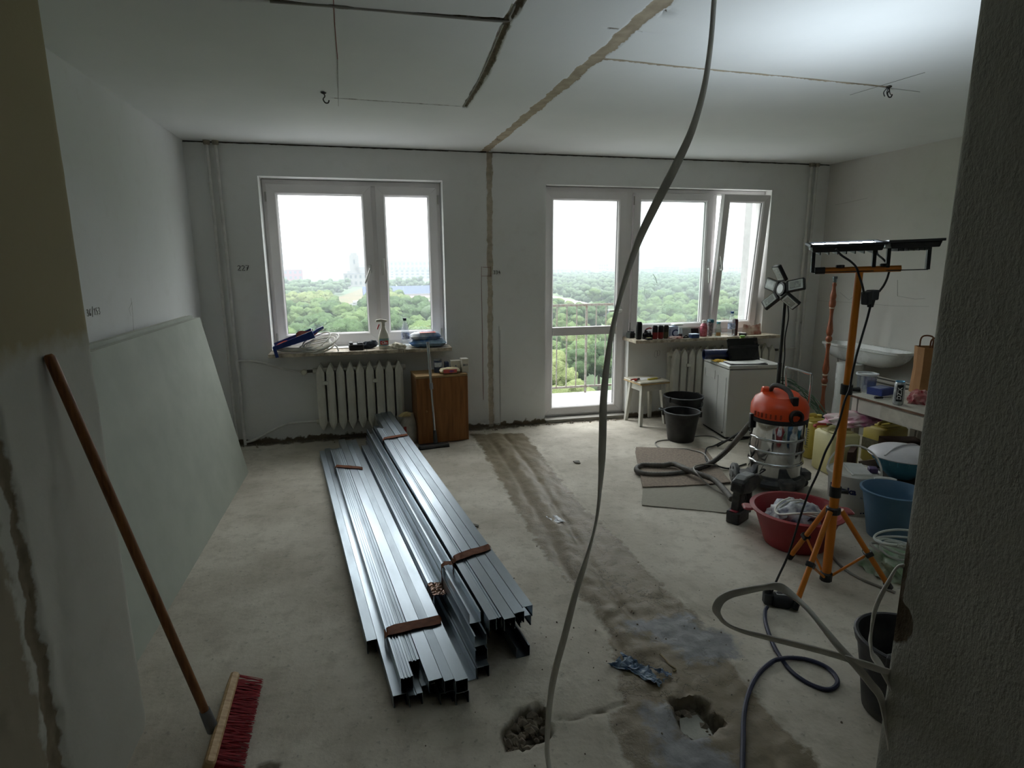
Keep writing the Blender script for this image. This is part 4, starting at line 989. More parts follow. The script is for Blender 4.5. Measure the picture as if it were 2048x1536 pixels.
def coil_pts(cx, cy, z, rx, ry, turns, seed, dz=.006):
    rr_ = random.Random(seed); out = []; N = int(turns*16); ox = oy = 0
    for i in range(N+1):
        if i % 16 == 0: ox, oy, sx_, zz = rr_.uniform(-.03, .03), rr_.uniform(-.02, .02), rr_.uniform(.8, 1.15), rr_.uniform(0, dz*4)
        a = 2*PI*i/16
        out.append((cx+ox*.6+rx*sx_*math.cos(a), cy+oy*.6+ry*sx_*math.sin(a), z+zz+dz*i/16*.4+.004*math.sin(a*2+seed)))
    return out
coil.tube(curve(coil_pts(-.57, 5.33, SZ+.006, .19, .085, 7, 2, .007), 3), .0055, 6)
for k in range(9):
    a0 = k*.45; w_ = .075+.012*math.sin(k*2.1)
    coil.tube(curve([(-.415+.008*k*math.cos(k)+(.125+.01*math.sin(k*3))*math.cos(a*PI/9), 5.29+w_*math.sin(a*PI/9), SZ+.012+.009*k+(.020+.004*k)*math.sin(a*PI/9+a0*.15)+.03*max(0, math.cos(a*PI/9))) for a in range(19)], 3), .0055, 6)
coil.tube(curve([(-.34, 5.30, SZ+.05), (-.30, 5.28, SZ+.065), (-.265, 5.25, SZ+.045), (-.25, 5.23, SZ+.015), (-.25, 5.22, SZ+.006)], 5), .006, 6)
tag(coil.obj('cable_coil', mat('coil_white', 'd6d4cc', .5, var=.1), smooth=True, fix=False), 'loose coil of white electric cable on the left window sill', 'cable')
# black charger, pouch, spray bottle, rag, bottle, packs
cg_ = thing('battery_charger', 'black tool battery charger on the left sill below the middle post', 'charger', (-.10, 5.32, SZ), .06)
B().rbox(-.065, .06, -.06, .06, 0, .052, .012).obj('body', black, cg_); B().box(-.06, -.03, -.05, .05, .052, .066).obj('battery_rail', black_m, cg_); B().box(.005, .055, -.05, .05, .052, .062, taper=.006).obj('battery_rail', black_m, cg_)
po = thing('tool_pouch', 'slumped dark grey-blue tool pouch beside the black charger', 'pouch', (.015, 5.36, SZ))
vs, fs = crumple(9, .07, .04, .05, 3, .35, 2.4); B().add(vs, fs, Matrix.Rotation(-.35, 4, 'Y')).obj('pouch', mat('dark_cloth', '2c333d', .9, var=.3), po, fix=False, smooth=True)
sp_ = thing('spray_bottle', 'white spray bottle with a red trigger standing on the left window sill', 'bottle', (.135, 5.29, SZ), .1)
B().lathe([(.040, 0), (.046, .006), (.046, .10), (.040, .13), (.026, .165), (.018, .185), (.016, .205)], 24, sy=.62).obj('bottle', mat('spray_white', 'd9d6c9', .35), sp_, smooth=True)
b = B(); b.prism([(-.062, .238), (-.060, .256), (-.02, .262), (.035, .252), (.036, .240), (.016, .232), (.014, .200), (-.012, .200), (-.016, .236)], -.012, .012, FRONT); b.obj('spray_head', mat('spray_white', 0), sp_, bevel=.003)
B().tube(curve([(-.034, 0, .217), (-.042, 0, .20), (-.052, 0, .175)], 4), .006, 8).obj('trigger', mat('red_trigger', 'b02028', .35), sp_, smooth=True)
lb = B()
def wrap_label(r, z0, z1, a0, a1, sy=1, off=.0008, n=12):
    q = B()
    for i in range(n+1):
        a = math.radians(a0+(a1-a0)*i/n)
        q.v += [((r+off)*math.sin(a), -(r+off)*sy*math.cos(a), z0), ((r+off)*math.sin(a), -(r+off)*sy*math.cos(a), z1)]
    q.f = [(2*i, 2*i+2, 2*i+3, 2*i+1) for i in range(n)]; return q
wrap_label(.046, .03, .095, -62, 62, .62).obj('label', mat('label_blue', '6f93b4', .5, var=.3, scale=60, col2='9ab07a'), sp_, fix=False)
wrap_label(.0465, .042, .075, -45, 45, .62, .0012).obj('label_band', mat('label_red', 'c02b2b', .5, var=.15), sp_, fix=False)
label_on(sp_, 'Clin', .030, 'f0eeea', at(0, -.0305, .058) @ FRONT, .001)
rg_ = thing('paper_rag', 'crumpled white paper towel on the left sill beside the spray bottle', 'rag', (.245, 5.27, SZ))
vs, fs = crumple(14, .068, .045, .042, 3, .55, 2.6, .15); B().add(vs, fs).obj('towel', mat('paper_towel', 'd8d2c2', .95, var=.08), rg_, fix=False)
def pet(name, label, x, y, z, h, capcol, r=.031, group=None, lab=True, water=True, labcol='cfd6e6'):
    e = thing(name, label, 'bottle', (x, y, z), group=group); k = h/.23
    B().lathe([(r*.8, 0), (r, .008), (r, .045*k), (r*.93, .055*k), (r, .065*k), (r, .12*k), (r*.86, .15*k), (r*.55, .185*k), (.013, .20*k), (.013, .212*k)], 20, cap=False).obj('bottle', clear_p, e, smooth=True)
    B().lathe([(.0155, .21*k), (.0155, .23*k)], 14).obj('cap', mat('cap_'+capcol, capcol, .4), e)
    if lab: wrap_label(r, .065*k, .115*k, -180, 180, 1, .0006, 24).obj('label', mat('label_'+labcol, labcol, .5, var=.4, scale=70, col2='4a5f9c'), e, fix=False)
    return e
pet('water_bottle', 'clear water bottle with a dark cap on the left window sill', .325, 5.35, SZ, .26, '20283c', .035)
def pillow_pack(name, label, cat, M, lx, ly, lz, m, seed, parts=()):
    e = thing(name, label, cat, M=M); b = B(); nx_, ny_ = 18, 8
    for s_ in (1, -1):
        b.grid([i/nx_*2-1 for i in range(nx_+1)], [j/ny_*2-1 for j in range(ny_+1)],
               lambda u, v: (u*lx*(1-.06*v*v), v*ly*(1-.05*u*u), lz+s_*lz*(max(0, 1-abs(u)**4)**.5)*(max(0, 1-abs(v)**3)**.5)*(1+.35*nz(u, v, seed+s_, 3.2))))
    b.obj('wrapper', m, e, fix=True, smooth=True); return e
pkb = pillow_pack('wipes_pack', 'lower blue and white plastic pack lying at the right end of the left sill', 'pack', at(.52, 5.335, SZ, .0), .165, .085, .036, mat('blue_wrap', '1d4f86', .25, var=.6, scale=9, col2='a9c3d6'), 1)
pka = pillow_pack('wipes_pack', 'upper white and orange wet wipes pack lying on the blue pack, left sill', 'pack', at(.50, 5.33, SZ+.062, .03), .14, .07, .036, mat('white_blue_wrap', 'd9dadb', .25, var=.3, scale=7, col2='2e63a0'), 5)
B().grid(span(-.055, .085, .02), span(-.045, .03, .015), lambda u, v: (u, v-.012, .0755-.9*max(0, abs(v+.01)-.02)**1.2-.002*abs(nz(u, v, 1, 30)))).obj('orange_label', mat('orange_print', 'd1602f', .4, var=.3, scale=60, col2='b24a6a'), pka, fix=False)
vs, fs = text_mesh('DADA', .04, .001); B().add(vs, fs, at(.015, -.016, .0785)).obj('lettering', mat('print_5b5ea8', '5b5ea8', .6, var=0), pka, fix=False)

# brown cabinet with boxes on it
cb = thing('brown_cabinet', 'brown wood-veneer cabinet standing under the left window beside the radiator', 'cabinet', (.60, 5.01, 0), .085)
ven = mat('brown_veneer', '8e5a2b', .5, var=.16, scale=5, stretch=(8, 8, .6), col2='744519'); ven_l = mat('cabinet_edge', 'a98a5c', .6, var=.15)
B().box(-.22, .222, .02, .30, .02, .588).obj('body', mat('cabinet_side', '7c5533', .6, var=.15), cb, bevel=.002)
B().box(-.223, .225, 0, .018, .012, .585).obj('door', ven, cb, bevel=.002, label='brown veneered door')
B().box(-.223, .225, 0, .305, .588, .606).obj('top', ven_l, cb, bevel=.002)
dr = [c for c in cb.children if c.name.startswith('door')][0]
B().lathe([(.006, 0), (.009, .012), (.004, .016)], 12, M=at(-.145, 0, .30) @ Matrix.Rotation(PI/2, 4, 'X')).obj('knob', mat('knob_brown', '9a6a3a', .4), dr, smooth=True)
CZ = .606
def carton(name, label, x, y, z, w, d, h, rz, m, txt=None, tc='2b3f7a', cat='box', ts=.02):
    e = thing(name, label, cat, (x, y, z), rz); B().box(-w/2, w/2, -d/2, d/2, 0, h).obj('carton', m, e, bevel=.002)
    for s_ in (-1, 1): B().box(s_*w/2*.5-w*.24, s_*w/2*.5+w*.24, -d/2+.002, d/2-.002, h, h+.0012).obj('flap', m, e)
    if txt: label_on(e, txt, ts, tc, at(0, -d/2-.0008, h*.55) @ FRONT, .0006)
    return e
bx = thing('metal_tin', 'dark blue-grey tin left among the boxes on the brown cabinet', 'tin', (.585, 5.16, CZ))
B().lathe([(.036, 0), (.036, .108)], 24).obj('tin', mat('tin_blue', '46536b', .35, .3, var=.3, scale=30), bx, smooth=True); B().lathe([(.038, .108), (.038, .114), (.033, .114), (.033, .110)], 24).obj('rim', chrome, bx); wrap_label(.036, .05, .09, -60, 60).obj('label', mat('label_pale', 'c3cbd4', .5, var=.3, scale=80), bx, fix=False)
carton('small_box', 'slim dark blue box between the tin and the white boxes on the cabinet', .662, 5.18, CZ, .034, .06, .085, .05, mat('carton_dark_blue', '33405f', .6, var=.2))
carton('small_box', 'white box in the middle of the boxes on the brown cabinet', .735, 5.155, CZ, .085, .07, .10, .06, mat('carton_white', 'c7c3b6', .7, var=.1), 'R', '3b4f85')
carton('small_box', 'white box with dark print, rightmost of the boxes on the brown cabinet', .812, 5.125, CZ, .06, .075, .118, .12, mat('carton_white', 0), 'EKO', '2d3550', ts=.022)
ow = pillow_pack('orange_pack', 'small cream and orange packet lying in front of the boxes on the brown cabinet', 'pack', at(.675, 5.075, CZ, .05), .09, .045, .026, mat('cream_wrap', 'cfc3a0', .4, var=.2), 8)
B().box(-.062, .055, -.052, -.046, .012, .042, at(0, .004, 0)).obj('orange_label', mat('orange_print', 0), ow); label_on(ow, 'ERA', .022, '6a4a8a', at(.01, -.049, .027) @ FRONT, .001)

mp_ = thing('floor_mop', 'chrome-handled flat floor mop leaning on the brown cabinet', 'mop', (.505, 4.92, 0))
t0, t1 = Vector((.012, .0, .035)), Vector((-.02, .055, .90))
md_ = t0+(t1-t0)*.55
B().tube([t0+(t1-t0)*.12, md_], .0095, 12).obj('lower_tube', chrome, mp_, smooth=True); B().tube([md_, t1], .0125, 12).obj('upper_tube', chrome, mp_, smooth=True)
B().tube([md_-(t1-t0)*.01, md_+(t1-t0)*.05], .0155, 12).obj('clamp', mat('grey_clamp', '8d9196', .35, .6), mp_, smooth=True)
B().tube([t0, t0+(t1-t0)*.13], [.02, .013], 12).obj('socket', mat('dark_grey_plastic', '3c3d3d', .6), mp_, smooth=True)
B().tube([t1-(t1-t0)*.03, t1], .014, 12).obj('grip_end', mat('grey_clamp', 0), mp_, smooth=True)
B().rbox(-.135, .125, -.03, .025, .008, .034, .008, at(0, -.02, 0, .13)).obj('foot_bar', mat('foot_bar', '55575a', .4, .5), mp_)
B().box(-.135, .125, -.028, .024, 0, .010, at(0, -.02, 0, .13)).obj('rubber_lip', black_m, mp_)
sb_ = thing('plaster_bag', 'half-empty white bag of filler with a red stripe beside the brown cabinet', 'bag', (.305, 5.10, 0), .1)
b = B(); nb = 20
for j, (s_, z) in enumerate(((.9, 0), (1.04, .03), (1.05, .10), (.98, .16), (.80, .20), (.60, .235), (.55, .27))):
    for k in range(nb):
        a = 2*PI*k/nb; q = s_*(1+.09*nz(math.cos(a), math.sin(a), z*9, 2.6)); b.v.append((q*.078*math.cos(a)*(1.0 if j < 5 else 1.1), q*.05*math.sin(a)*(1 if j < 5 else .45), z+.012*nz(a, j, 3, 1.5)*(j > 4)))
for j in range(6):
    for k in range(nb): b.f.append((j*nb+k, j*nb+(k+1) % nb, (j+1)*nb+(k+1) % nb, (j+1)*nb+k))
b.f.append(tuple(range(nb-1, -1, -1))); b.obj('bag', mat('paper_bag_white', 'bdb7aa', .85, var=.2, scale=20), sb_, smooth=True)
B().box(-.052, -.03, -.062, -.054, .03, .17, Matrix.Rotation(.06, 4, 'X')).obj('red_stripe', mat('red_print', 'a83a34', .7), sb_); vs, fs = crumple(21, .06, .03, .035, 2, .5, 3, 0); B().add(vs, fs, at(-.02, 0, .245)).obj('folded_top', mat('yellow_paper', 'cdbb86', .8, var=.2), sb_, fix=False)

# ================================================================== right window things
def can(name, label, x, y, z, h, r, col, col2=None, top='9a9da0', cat='can', group=None, var=.35):
    e = thing(name, label, cat, (x, y, z), group=group)
    B().lathe([(r*.8, 0), (r, .008), (r, h-.014), (r*.82, h-.002)], 22).obj('body', mat(name+col, col, .35, .3, var=var, scale=40, col2=col2), e, smooth=True)
    B().lathe([(r*.84, h-.002), (r*.84, h+.002), (r*.76, h+.002), (r*.74, h-.002)], 22).obj('rim', mat('rim'+top, top, .3, .8), e)
    return e
Y0 = 5.28
can('black_can', 'tall black can at the left end of the right sill', 2.545, Y0, SZ, .165, .030, '17181b', top='26272a', var=.1)
e = thing('black_case', 'small black case at the very left end of the right window sill', 'case', (2.515, 5.40, SZ), .2); B().rbox(-.03, .03, -.035, .035, 0, .055, .008).obj('case', black, e); B().box(-.02, .02, -.03, .03, .055, .066).obj('lid', black_m, e)
e = thing('black_gloves', 'heap of black work gloves with red trim on the right sill', 'gloves', (2.645, Y0+.02, SZ)); vs, fs = crumple(31, .045, .05, .06, 3, .5, 2.8, .2); B().add(vs, fs).obj('gloves', mat('glove_black', '1d1c1e', .85, var=.2), e, fix=False)
B().tube(curve([(-.03, -.02, .09), (0, -.03, .105), (.035, -.01, .10)], 4), .008, 6).obj('cuff', mat('red_cuff', '8c3033', .8), e, smooth=True)
e = thing('tape_measure', 'small black and yellow tape measure at the front edge of the right sill', 'tape measure', (2.62, 5.215, SZ), .1); B().rbox(-.032, .032, -.02, .02, 0, .018, .006).obj('case', black, e); B().rbox(-.022, .024, -.014, .014, .018, .0205, .006).obj('face', mat('pale_yellow', 'e0d9a0', .4), e)
for x, lab_, c1, c2 in ((2.705, 'left one of two black and red spray cans on the right sill', '1c1a1c', None), (2.765, 'right one of two black and red spray cans on the right sill', '1c1a1c', None), (2.823, 'dark olive can right of the two red and black cans', '2e2c22', None)):
    e = can('spray_can', lab_, x, Y0-.02, SZ, .128, .026, c1, top='333338', cat='can', group='dark cans on the right sill', var=.2)
    wrap_label(.026, .004, .065, -180, 180, 1, .0006, 22).obj('lower_band', mat('band_red' if x < 2.8 else 'band_olive', '8a2626' if x < 2.8 else '4b452b', .4, var=.3, scale=60), e, fix=False)
e = carton('coffee_pack', 'white and blue box with a big round letter on the right sill', 2.905, Y0+.01, SZ, .095, .06, .112, 0, mat('carton_pale_blue', 'c4cfe6', .6, var=.15, scale=12))
label_on(e, 'C', .10, '1f3266', at(.012, -.032, .045) @ FRONT, .002); B().box(-.047, -.040, -.0312, -.030, .0, .09).obj('blue_edge', mat('print_1f3266', 0), e)
e = pillow_pack('tissue_pack', 'white tissue pack lying on top of the white and blue box', 'pack', at(2.965, Y0+.03, SZ+.114, .04), .06, .035, .014, mat('tissue_white', 'dadcd4', .5, var=.1), 3)
e = thing('glass_jar', 'small jar with dark red contents beside the white and blue box', 'jar', (2.985, Y0+.0, SZ)); B().lathe([(.02, 0), (.022, .01), (.022, .07), (.018, .085), (.018, .1)], 18, cap=False).obj('glass', clear_p, e, smooth=True); B().lathe([(.019, .002), (.0205, .01), (.0205, .04)], 18).obj('contents', mat('dark_red_jam', '4a1822', .4), e)
e = thing('white_tray', 'white plastic tray standing on its long edge on the right sill', 'tray', M=at(3.12, Y0+.07, SZ+.003, 0, math.radians(-14)))
b = B(); b.rbox(-.11, .11, -.02, .02, 0, .08, .012); b.obj('back', mat('tray_grey', '9b9c98', .6), e); f_ = frame_ring(-.112, .112, 0, .084, .008, -.026, -.018); f_.obj('rim', white_p, e); B().box(.02, .098, -.0245, -.02, .012, .07).obj('dark_insert', black_m, e)
e = thing('blue_tin', 'flat blue tin with a white lid in front of the white tray', 'tin', (3.105, 5.225, SZ), .05); B().rbox(-.045, .045, -.035, .035, 0, .034, .012).obj('tin', mat('tin_deep_blue', '23406e', .4, var=.3, scale=30), e); B().rbox(-.046, .046, -.036, .036, .034, .042, .012).obj('lid', mat('lid_pale', 'b8c4d6', .4), e)
e = thing('snack_wrapper', 'crumpled white and pink paper wrapper at the front of the right sill', 'wrapper', (2.905, 5.225, SZ)); vs, fs = crumple(7, .075, .03, .02, 3, .55, 3, .2); B().add(vs, fs).obj('paper', mat('pink_paper', 'd0c0bb', .8, var=.4, scale=18, col2='b5736a'), e, fix=False)
e = thing('black_clip', 'black clamp lying between the wrapper and the blue tin on the sill', 'clamp', (3.02, 5.225, SZ), .2); B().box(-.03, .03, -.006, .006, 0, .012).obj('jaw', black, e); B().tube(curve([(-.03, 0, .012), (0, .0, .026), (.03, 0, .01)], 4), .005, 6).obj('spring', black, e)
e = thing('red_bottle', 'red drink bottle with a white cap on the right sill', 'bottle', (3.26, Y0+.03, SZ)); B().lathe([(.03, 0), (.036, .008), (.036, .085), (.032, .10), (.036, .106), (.022, .128), (.017, .135)], 22).obj('bottle', mat('red_juice', '8c2f42', .3, var=.25, scale=30, col2='c4737f'), e, smooth=True); B().lathe([(.019, .133), (.019, .158), (.016, .162)], 18).obj('cap', white_p, e)
e = thing('thermo_cup', 'tall dark travel cup with a teal lid right of the red bottle', 'cup', (3.345, Y0+.05, SZ)); B().lathe([(.022, 0), (.024, .01), (.030, .135)], 22).obj('cup', mat('cup_dark', '3c3f4c', .4, var=.8, scale=45, col2='a79a98'), e, smooth=True); B().lathe([(.033, .135), (.034, .155), (.028, .165)], 22).obj('lid', mat('teal_plastic', '1f5e6b', .4), e)
B().lathe([(.012, -.006), (.012, .006)], 12, M=at(-.026, -.02, .15)).obj('lid_tab', mat('pale_tab', 'c9dde6', .4), e)
e = thing('glass_bottle', 'small glass bottle with a teal cap in front of the travel cup', 'bottle', (3.385, Y0-.03, SZ)); B().lathe([(.028, 0), (.030, .006), (.030, .06), (.024, .095), (.017, .115), (.018, .13)], 20, cap=False).obj('glass', clear('green_glass', (.80, .87, .84), .12, dirt=.06), e, smooth=True); B().lathe([(.0185, .128), (.0185, .148)], 16).obj('cap', mat('teal_cap', '5aa3ab', .4), e); wrap_label(.030, .01, .045, -70, 20).obj('label', mat('orange_residue', 'b58a5c', .6), e, fix=False)
pet('water_bottle', 'clear water bottle with a blue cap on the right sill', 3.545, Y0-.01, SZ, .245, '1c4a80', .036)
e = can('red_can', 'tall dark red drink can beside the clear bottle on the right sill', 3.605, Y0+.02, SZ, .165, .028, '5e2428', '1e1c20', top='d0d0d0')
e = thing('round_tin', 'flat black and white tin in front of the crisp bag', 'tin', (3.665, Y0-.03, SZ)); B().lathe([(.036, 0), (.038, .004), (.038, .022), (.034, .026)], 24).obj('tin', black, e, smooth=True); B().lathe([(.032, .026), (.032, .029)], 24).obj('lid', white_p, e)
e = thing('crisp_bag', 'opened red and white crisp bag at the right end of the right sill', 'bag', (3.80, Y0+.02, SZ+.004), .05)
b = B(); nx_ = 16
for s_ in (1, -1): b.grid([i/nx_*2-1 for i in range(nx_+1)], [j/8 for j in range(9)], lambda u, v: (u*.115*(1-.1*v), s_*.04*(max(0, 1-u*u)**.5)*(1-v**2*.95)*(1+.4*nz(u, v, s_, 4)), v*(.085+.02*abs(u)+.012*nz(u, s_, 3, 5))))
b.obj('bag', mat('crisp_foil', 'ccbfae', .3, var=.5, scale=14, col2='9a3f30'), e, smooth=60, fix=False)
e = thing('paper_sheet', 'pale paper sheet lying under the crisp bag', 'paper', (3.83, Y0-.02, SZ)); B().box(-.13, .12, -.07, .06, 0, .002).obj('sheet', mat('paper_pale', 'd6cfb8', .9), e)

# ================================================================== stool, buckets, white appliance and what lies on it
stool = thing('wooden_stool', 'white painted wooden stool with a bare wood rim beside the balcony door', 'stool', (2.61, 5.21, 0), .12)
spnt = mat('stool_paint', 'c6c4ba', .5, var=.12); 
B().rbox(-.165, .165, -.155, .155, .415, .432, .012).obj('seat', mat('seat_top', 'c9c4b3', .5, var=.1), stool); B().rbox(-.168, .168, -.158, .158, .404, .416, .012).obj('rim', mat('seat_rim', 'b79a63', .6), stool)
for sx_ in (-1, 1):
    for sy_ in (-1, 1):
        b = B(); q = [(sx_*.105, sy_*.10, .404), (sx_*.138, sy_*.132, 0)]
        vs = []
        for (x, y, z), h_ in zip(q, (.021, .015)): vs += [(x-h_, y-h_, z), (x+h_, y-h_, z), (x+h_, y+h_, z), (x-h_, y+h_, z)]
        b.add(vs, [(3, 2, 1, 0), (4, 5, 6, 7)]+[(i, (i+1) % 4, 4+(i+1) % 4, 4+i) for i in range(4)]); b.obj('leg', spnt, stool, bevel=.002)
for s_ in (-1, 1):
    B().box(-.10, .10, s_*.104-.009, s_*.104+.009, .335, .404).obj('apron', spnt, stool); B().box(s_*.108-.009, s_*.108+.009, -.10, .10, .335, .404).obj('apron', spnt, stool)
STZ = .432
e = thing('pliers', 'red-handled pliers lying on the left edge of the white stool', 'pliers', (2.49, 5.17, STZ), .6); b = B(); b.tube(curve([(0, 0, .01), (-.03, -.012, .012), (-.07, -.022, .01)], 4), .008, 6); b.tube(curve([(0, 0, .01), (-.03, .014, .012), (-.07, .024, .01)], 4), .008, 6); b.obj('grips', mat('red_plastic', 0), e, smooth=True); B().box(0, .04, -.008, .008, .004, .016).obj('jaws', iron, e)
e = thing('paper_sheet', 'folded white paper sheet on the white stool', 'paper', (2.60, 5.21, STZ), .1); B().box(-.08, .07, -.05, .06, 0, .003).obj('sheet', mat('paper_white', 'dcdcd8', .9), e)
e = thing('yellow_knife', 'yellow utility knife lying on the right part of the white stool', 'knife', (2.65, 5.16, STZ), .25); B().rbox(-.06, .055, -.011, .011, 0, .014, .005).obj('handle', mat('yellow_plastic', 'c2b13a', .4), e); B().box(.05, .10, -.007, .007, .005, .008).obj('blade', iron, e)

bk_m = mat('bucket_black', '131416', .45, var=.3, scale=18, dust=.05)
def bucket(name, label, x, y, r0, r1, h, m, hm=None, hz=1.0, group=None, spout=False, ang=0, lean=.0, inner=None, cat='bucket'):
    e = thing(name, label, cat, (x, y, 0), ang, group)
    t_ = .004
    B().lathe([(r0*.96, 0), (r0, .004), (r0+(r1-r0)*.5, h*.5), (r1, h-.03), (r1+.007, h-.028), (r1+.010, h-.004), (r1+.007, h), (r1-.002, h), (r1-t_, h-.01), (r0+(r1-r0)*.5-t_, h*.5), (r0-t_, .008)], 36).obj('shell', m, e, smooth=True)
    B().lathe([(r1+.008, h-.012), (r1+.012, h-.008), (r1+.012, h-.001), (r1+.006, h+.002), (r1-.001, h)], 36, cap=False).obj('rim', inner or m, e, smooth=True)
    pts = []
    for i in range(13):
        a = PI*i/12; x_ = (r1+.012)*math.cos(a); q = (r1+.01)*math.sin(a)
        pts.append((x_, -q*math.cos(lean), h-.02+q*math.sin(lean)*hz))
    if hm: B().tube(curve(pts, 3), .0042, 6).obj('handle', hm, e, smooth=True)
    for s_ in (-1, 1): B().rbox(s_*(r1+.010)-.012, s_*(r1+.010)+.012, -.018, .018, h-.045, h+.004, .006).obj('lug', m, e)
    return e
wire = mat('bucket_wire', '3c3e40', .5, .6)
bucket('mortar_bucket', 'large black mortar bucket behind, beside the white stool', 2.83, 4.885, .130, .172, .325, bk_m, wire, lean=-.42, ang=.3, inner=mat('dusty_rim', '43464a', .6, var=.3))
b2 = bucket('mortar_bucket', 'smaller black mortar bucket in front of the larger black one', 2.642, 4.572, .113, .148, .265, bk_m, wire, lean=-.12, ang=2.6, inner=mat('dusty_rim', 0))
B().tube(curve([(.15, -.03, .258), (.18, -.03, .270), (.195, 0, .270), (.18, .03, .270), (.15, .03, .258)], 4), .007, 8).obj('pour_loop', mat('dusty_rim', 0), b2, smooth=True)

# white appliance
enamel = mat('white_enamel', 'c3c4bf', .35, var=.05, scale=4, dust=.1)
A0, A1, A2 = Vector((3.022, 4.478, 0)), Vector((3.075, 4.985, 0)), Vector((3.50, 4.42, 0))
ux = (A2-A0).normalized(); uy = Vector((-ux.y, ux.x, 0)); wa, da = (A2-A0).length, .51
AM = Matrix(((ux.x, uy.x, 0, A0.x), (ux.y, uy.y, 0, A0.y), (0, 0, 1, 0), (0, 0, 0, 1)))
ap = thing('white_appliance', 'white enamelled top-lid appliance standing in front of the right radiator', 'appliance', M=AM)
B().box(0, wa, 0, da, .02, .622).obj('body', enamel, ap, bevel=.006)
B().rbox(-.004, wa+.004, -.004, da+.004, .628, .662, .012).obj('lid', enamel, ap)
B().box(.25, .44, -.008, .0, .642, .650).obj('lid_grip', enamel, ap)
B().box(.02, wa-.02, .02, da-.02, 0, .022).obj('plinth', black_m, ap)
for y0_, y1_, z0_, z1_ in ((.05, .20, .06, .545), (.29, .43, .60, .604), (.27, .45, .06, .06)):
    if z1_-z0_ > .1:
        f_ = frame_ring(y0_, y1_, z0_, z1_, .006, -.0, .004, Matrix(((0, 1, 0, -.003), (1, 0, 0, 0), (0, 0, 1, 0), (0, 0, 0, 1)))); f_.obj('pressed_panel', enamel, ap)
f_ = frame_ring(.27, .46, .50, .57, .005, 0, .004, Matrix(((0, 1, 0, -.003), (1, 0, 0, 0), (0, 0, 1, 0), (0, 0, 0, 1)))); f_.obj('pressed_panel', enamel, ap)
B().tube([(-.004, .06, .05), (.004, .06, .05)], .008, 10).obj('plug_hole', black_m, ap)
f_ = frame_ring(.26, .33, .10, .145, .004, -.004, 0); f_.obj('service_flap', enamel, ap)
AZ = .662
tb = thing('cardboard_tube', 'thick dark blue plastic tube lying on the white appliance', 'tube', M=AM @ at(0, 0, AZ))
p0, p1 = Vector((-.075, .36, .046)), Vector((.36, .33, .046))
b = B(); L_ = (p1-p0).length; b.lathe([(.046, 0), (.046, L_), (.038, L_), (.038, 0), (.046, 0)], 28, M=aim(p0, p1), cap=False); b.obj('tube', mat('tube_navy', '202b52', .3, var=.2, coat=.2), tb, smooth=True)
tl_ = thing('tablet', 'black tablet in its folded cover propped up on the white appliance', 'tablet', M=AM @ at(.27, .26, AZ, .12))
B().rbox(-.155, .155, -.005, .005, 0, .205, .010, Matrix.Rotation(math.radians(-18), 4, 'X')).obj('screen', mat('dark_screen', '0c0e10', .25), tl_)
B().box(-.15, .15, 0, .004, 0, .17, at(0, .115, 0) @ Matrix.Rotation(math.radians(38), 4, 'X')).obj('stand_flap', black_m, tl_); B().box(-.155, .155, -.01, .13, 0, .004).obj('base_flap', black_m, tl_)
nb_ = thing('notebook', 'open white notebook in a dark cover lying in front of the tablet', 'notebook', M=AM @ at(.20, .115, AZ, -.06))
b = B(); b.box(-.17, .16, -.095, .075, 0, .006); b.obj('cover', mat('dark_cover', '2a2633', .6), nb_)
b = B(); b.grid(span(-.165, .15, .02), span(-.09, .072, .04), lambda u, v: (u, v, .0075+.010*math.exp(-((u-.15)/.05)**2)+.004*math.exp(-((u+.16)/.03)**2))); o_ = b.obj('page', mat('paper_white', 0), nb_, fix=False, smooth=True); md = o_.modifiers.new('thick', 'SOLIDIFY'); md.thickness = .003
e = thing('yellow_cloth', 'small yellow cloth under the blue tube on the white appliance', 'cloth', M=AM @ at(.03, .255, AZ)); vs, fs = crumple(12, .06, .05, .014, 3, .4, 3, .1); B().add(vs, fs).obj('cloth', mat('yellow_cloth', 'bf9a2e', .9), e, fix=False)
e = thing('juice_bottle', 'green and orange juice bottle behind the tablet', 'bottle', M=AM @ at(.33, .44, AZ)); B().lathe([(.04, 0), (.043, .01), (.043, .12), (.035, .16), (.022, .185)], 22).obj('bottle', mat('juice_green', 'a9b060', .4, var=.5, scale=22, col2='c07a2c'), e, smooth=True); B().lathe([(.023, .185), (.023, .205)], 16).obj('cap', mat('green_cap', '6c9c3a', .4), e)

# ================================================================== work light on the black stand
ST = Vector((3.19, 4.06, 0))
ws = thing('work_light_stand', 'tall black telescopic stand of the five-panel work light behind the vacuum', 'light stand', ST)
B().tube([(0, 0, .12), (0, 0, .75)], .016, 12).obj('lower_tube', black, ws, smooth=True); B().tube([(0, 0, .70), (0, 0, 1.26)], .0125, 12).obj('upper_tube', black, ws, smooth=True)
B().rbox(-.026, .026, -.026, .026, .46, .52, .008).obj('clamp', black, ws); B().tube([(0, -.02, .49), (0, -.055, .49)], .012, 10).obj('knob', black, ws)
for a in (-1.89, 2.58, .45):
    d = Vector((math.cos(a), math.sin(a), 0))
    B().tube([d*.02+Vector((0, 0, .34)), d*.43+Vector((0, 0, .012))], .010, 8).obj('leg', black, ws, smooth=True); B().tube([Vector((0, 0, .14)), d*.19+Vector((0, 0, .175))], .006, 6).obj('brace', black, ws)
wh = thing('work_light', 'five-panel folding work light on top of the black stand', 'work light', M=Matrix.Translation(ST+Vector((-.07, -.03, 1.335))))
face = (Vector((-1, .05, .14))).normalized(); fxu = face.cross(Vector((0, 0, 1))).normalized()*-1; fzu = fxu.cross(face)*1
fzu = face.cross(fxu); fzu = fzu if fzu.z > 0 else -fzu
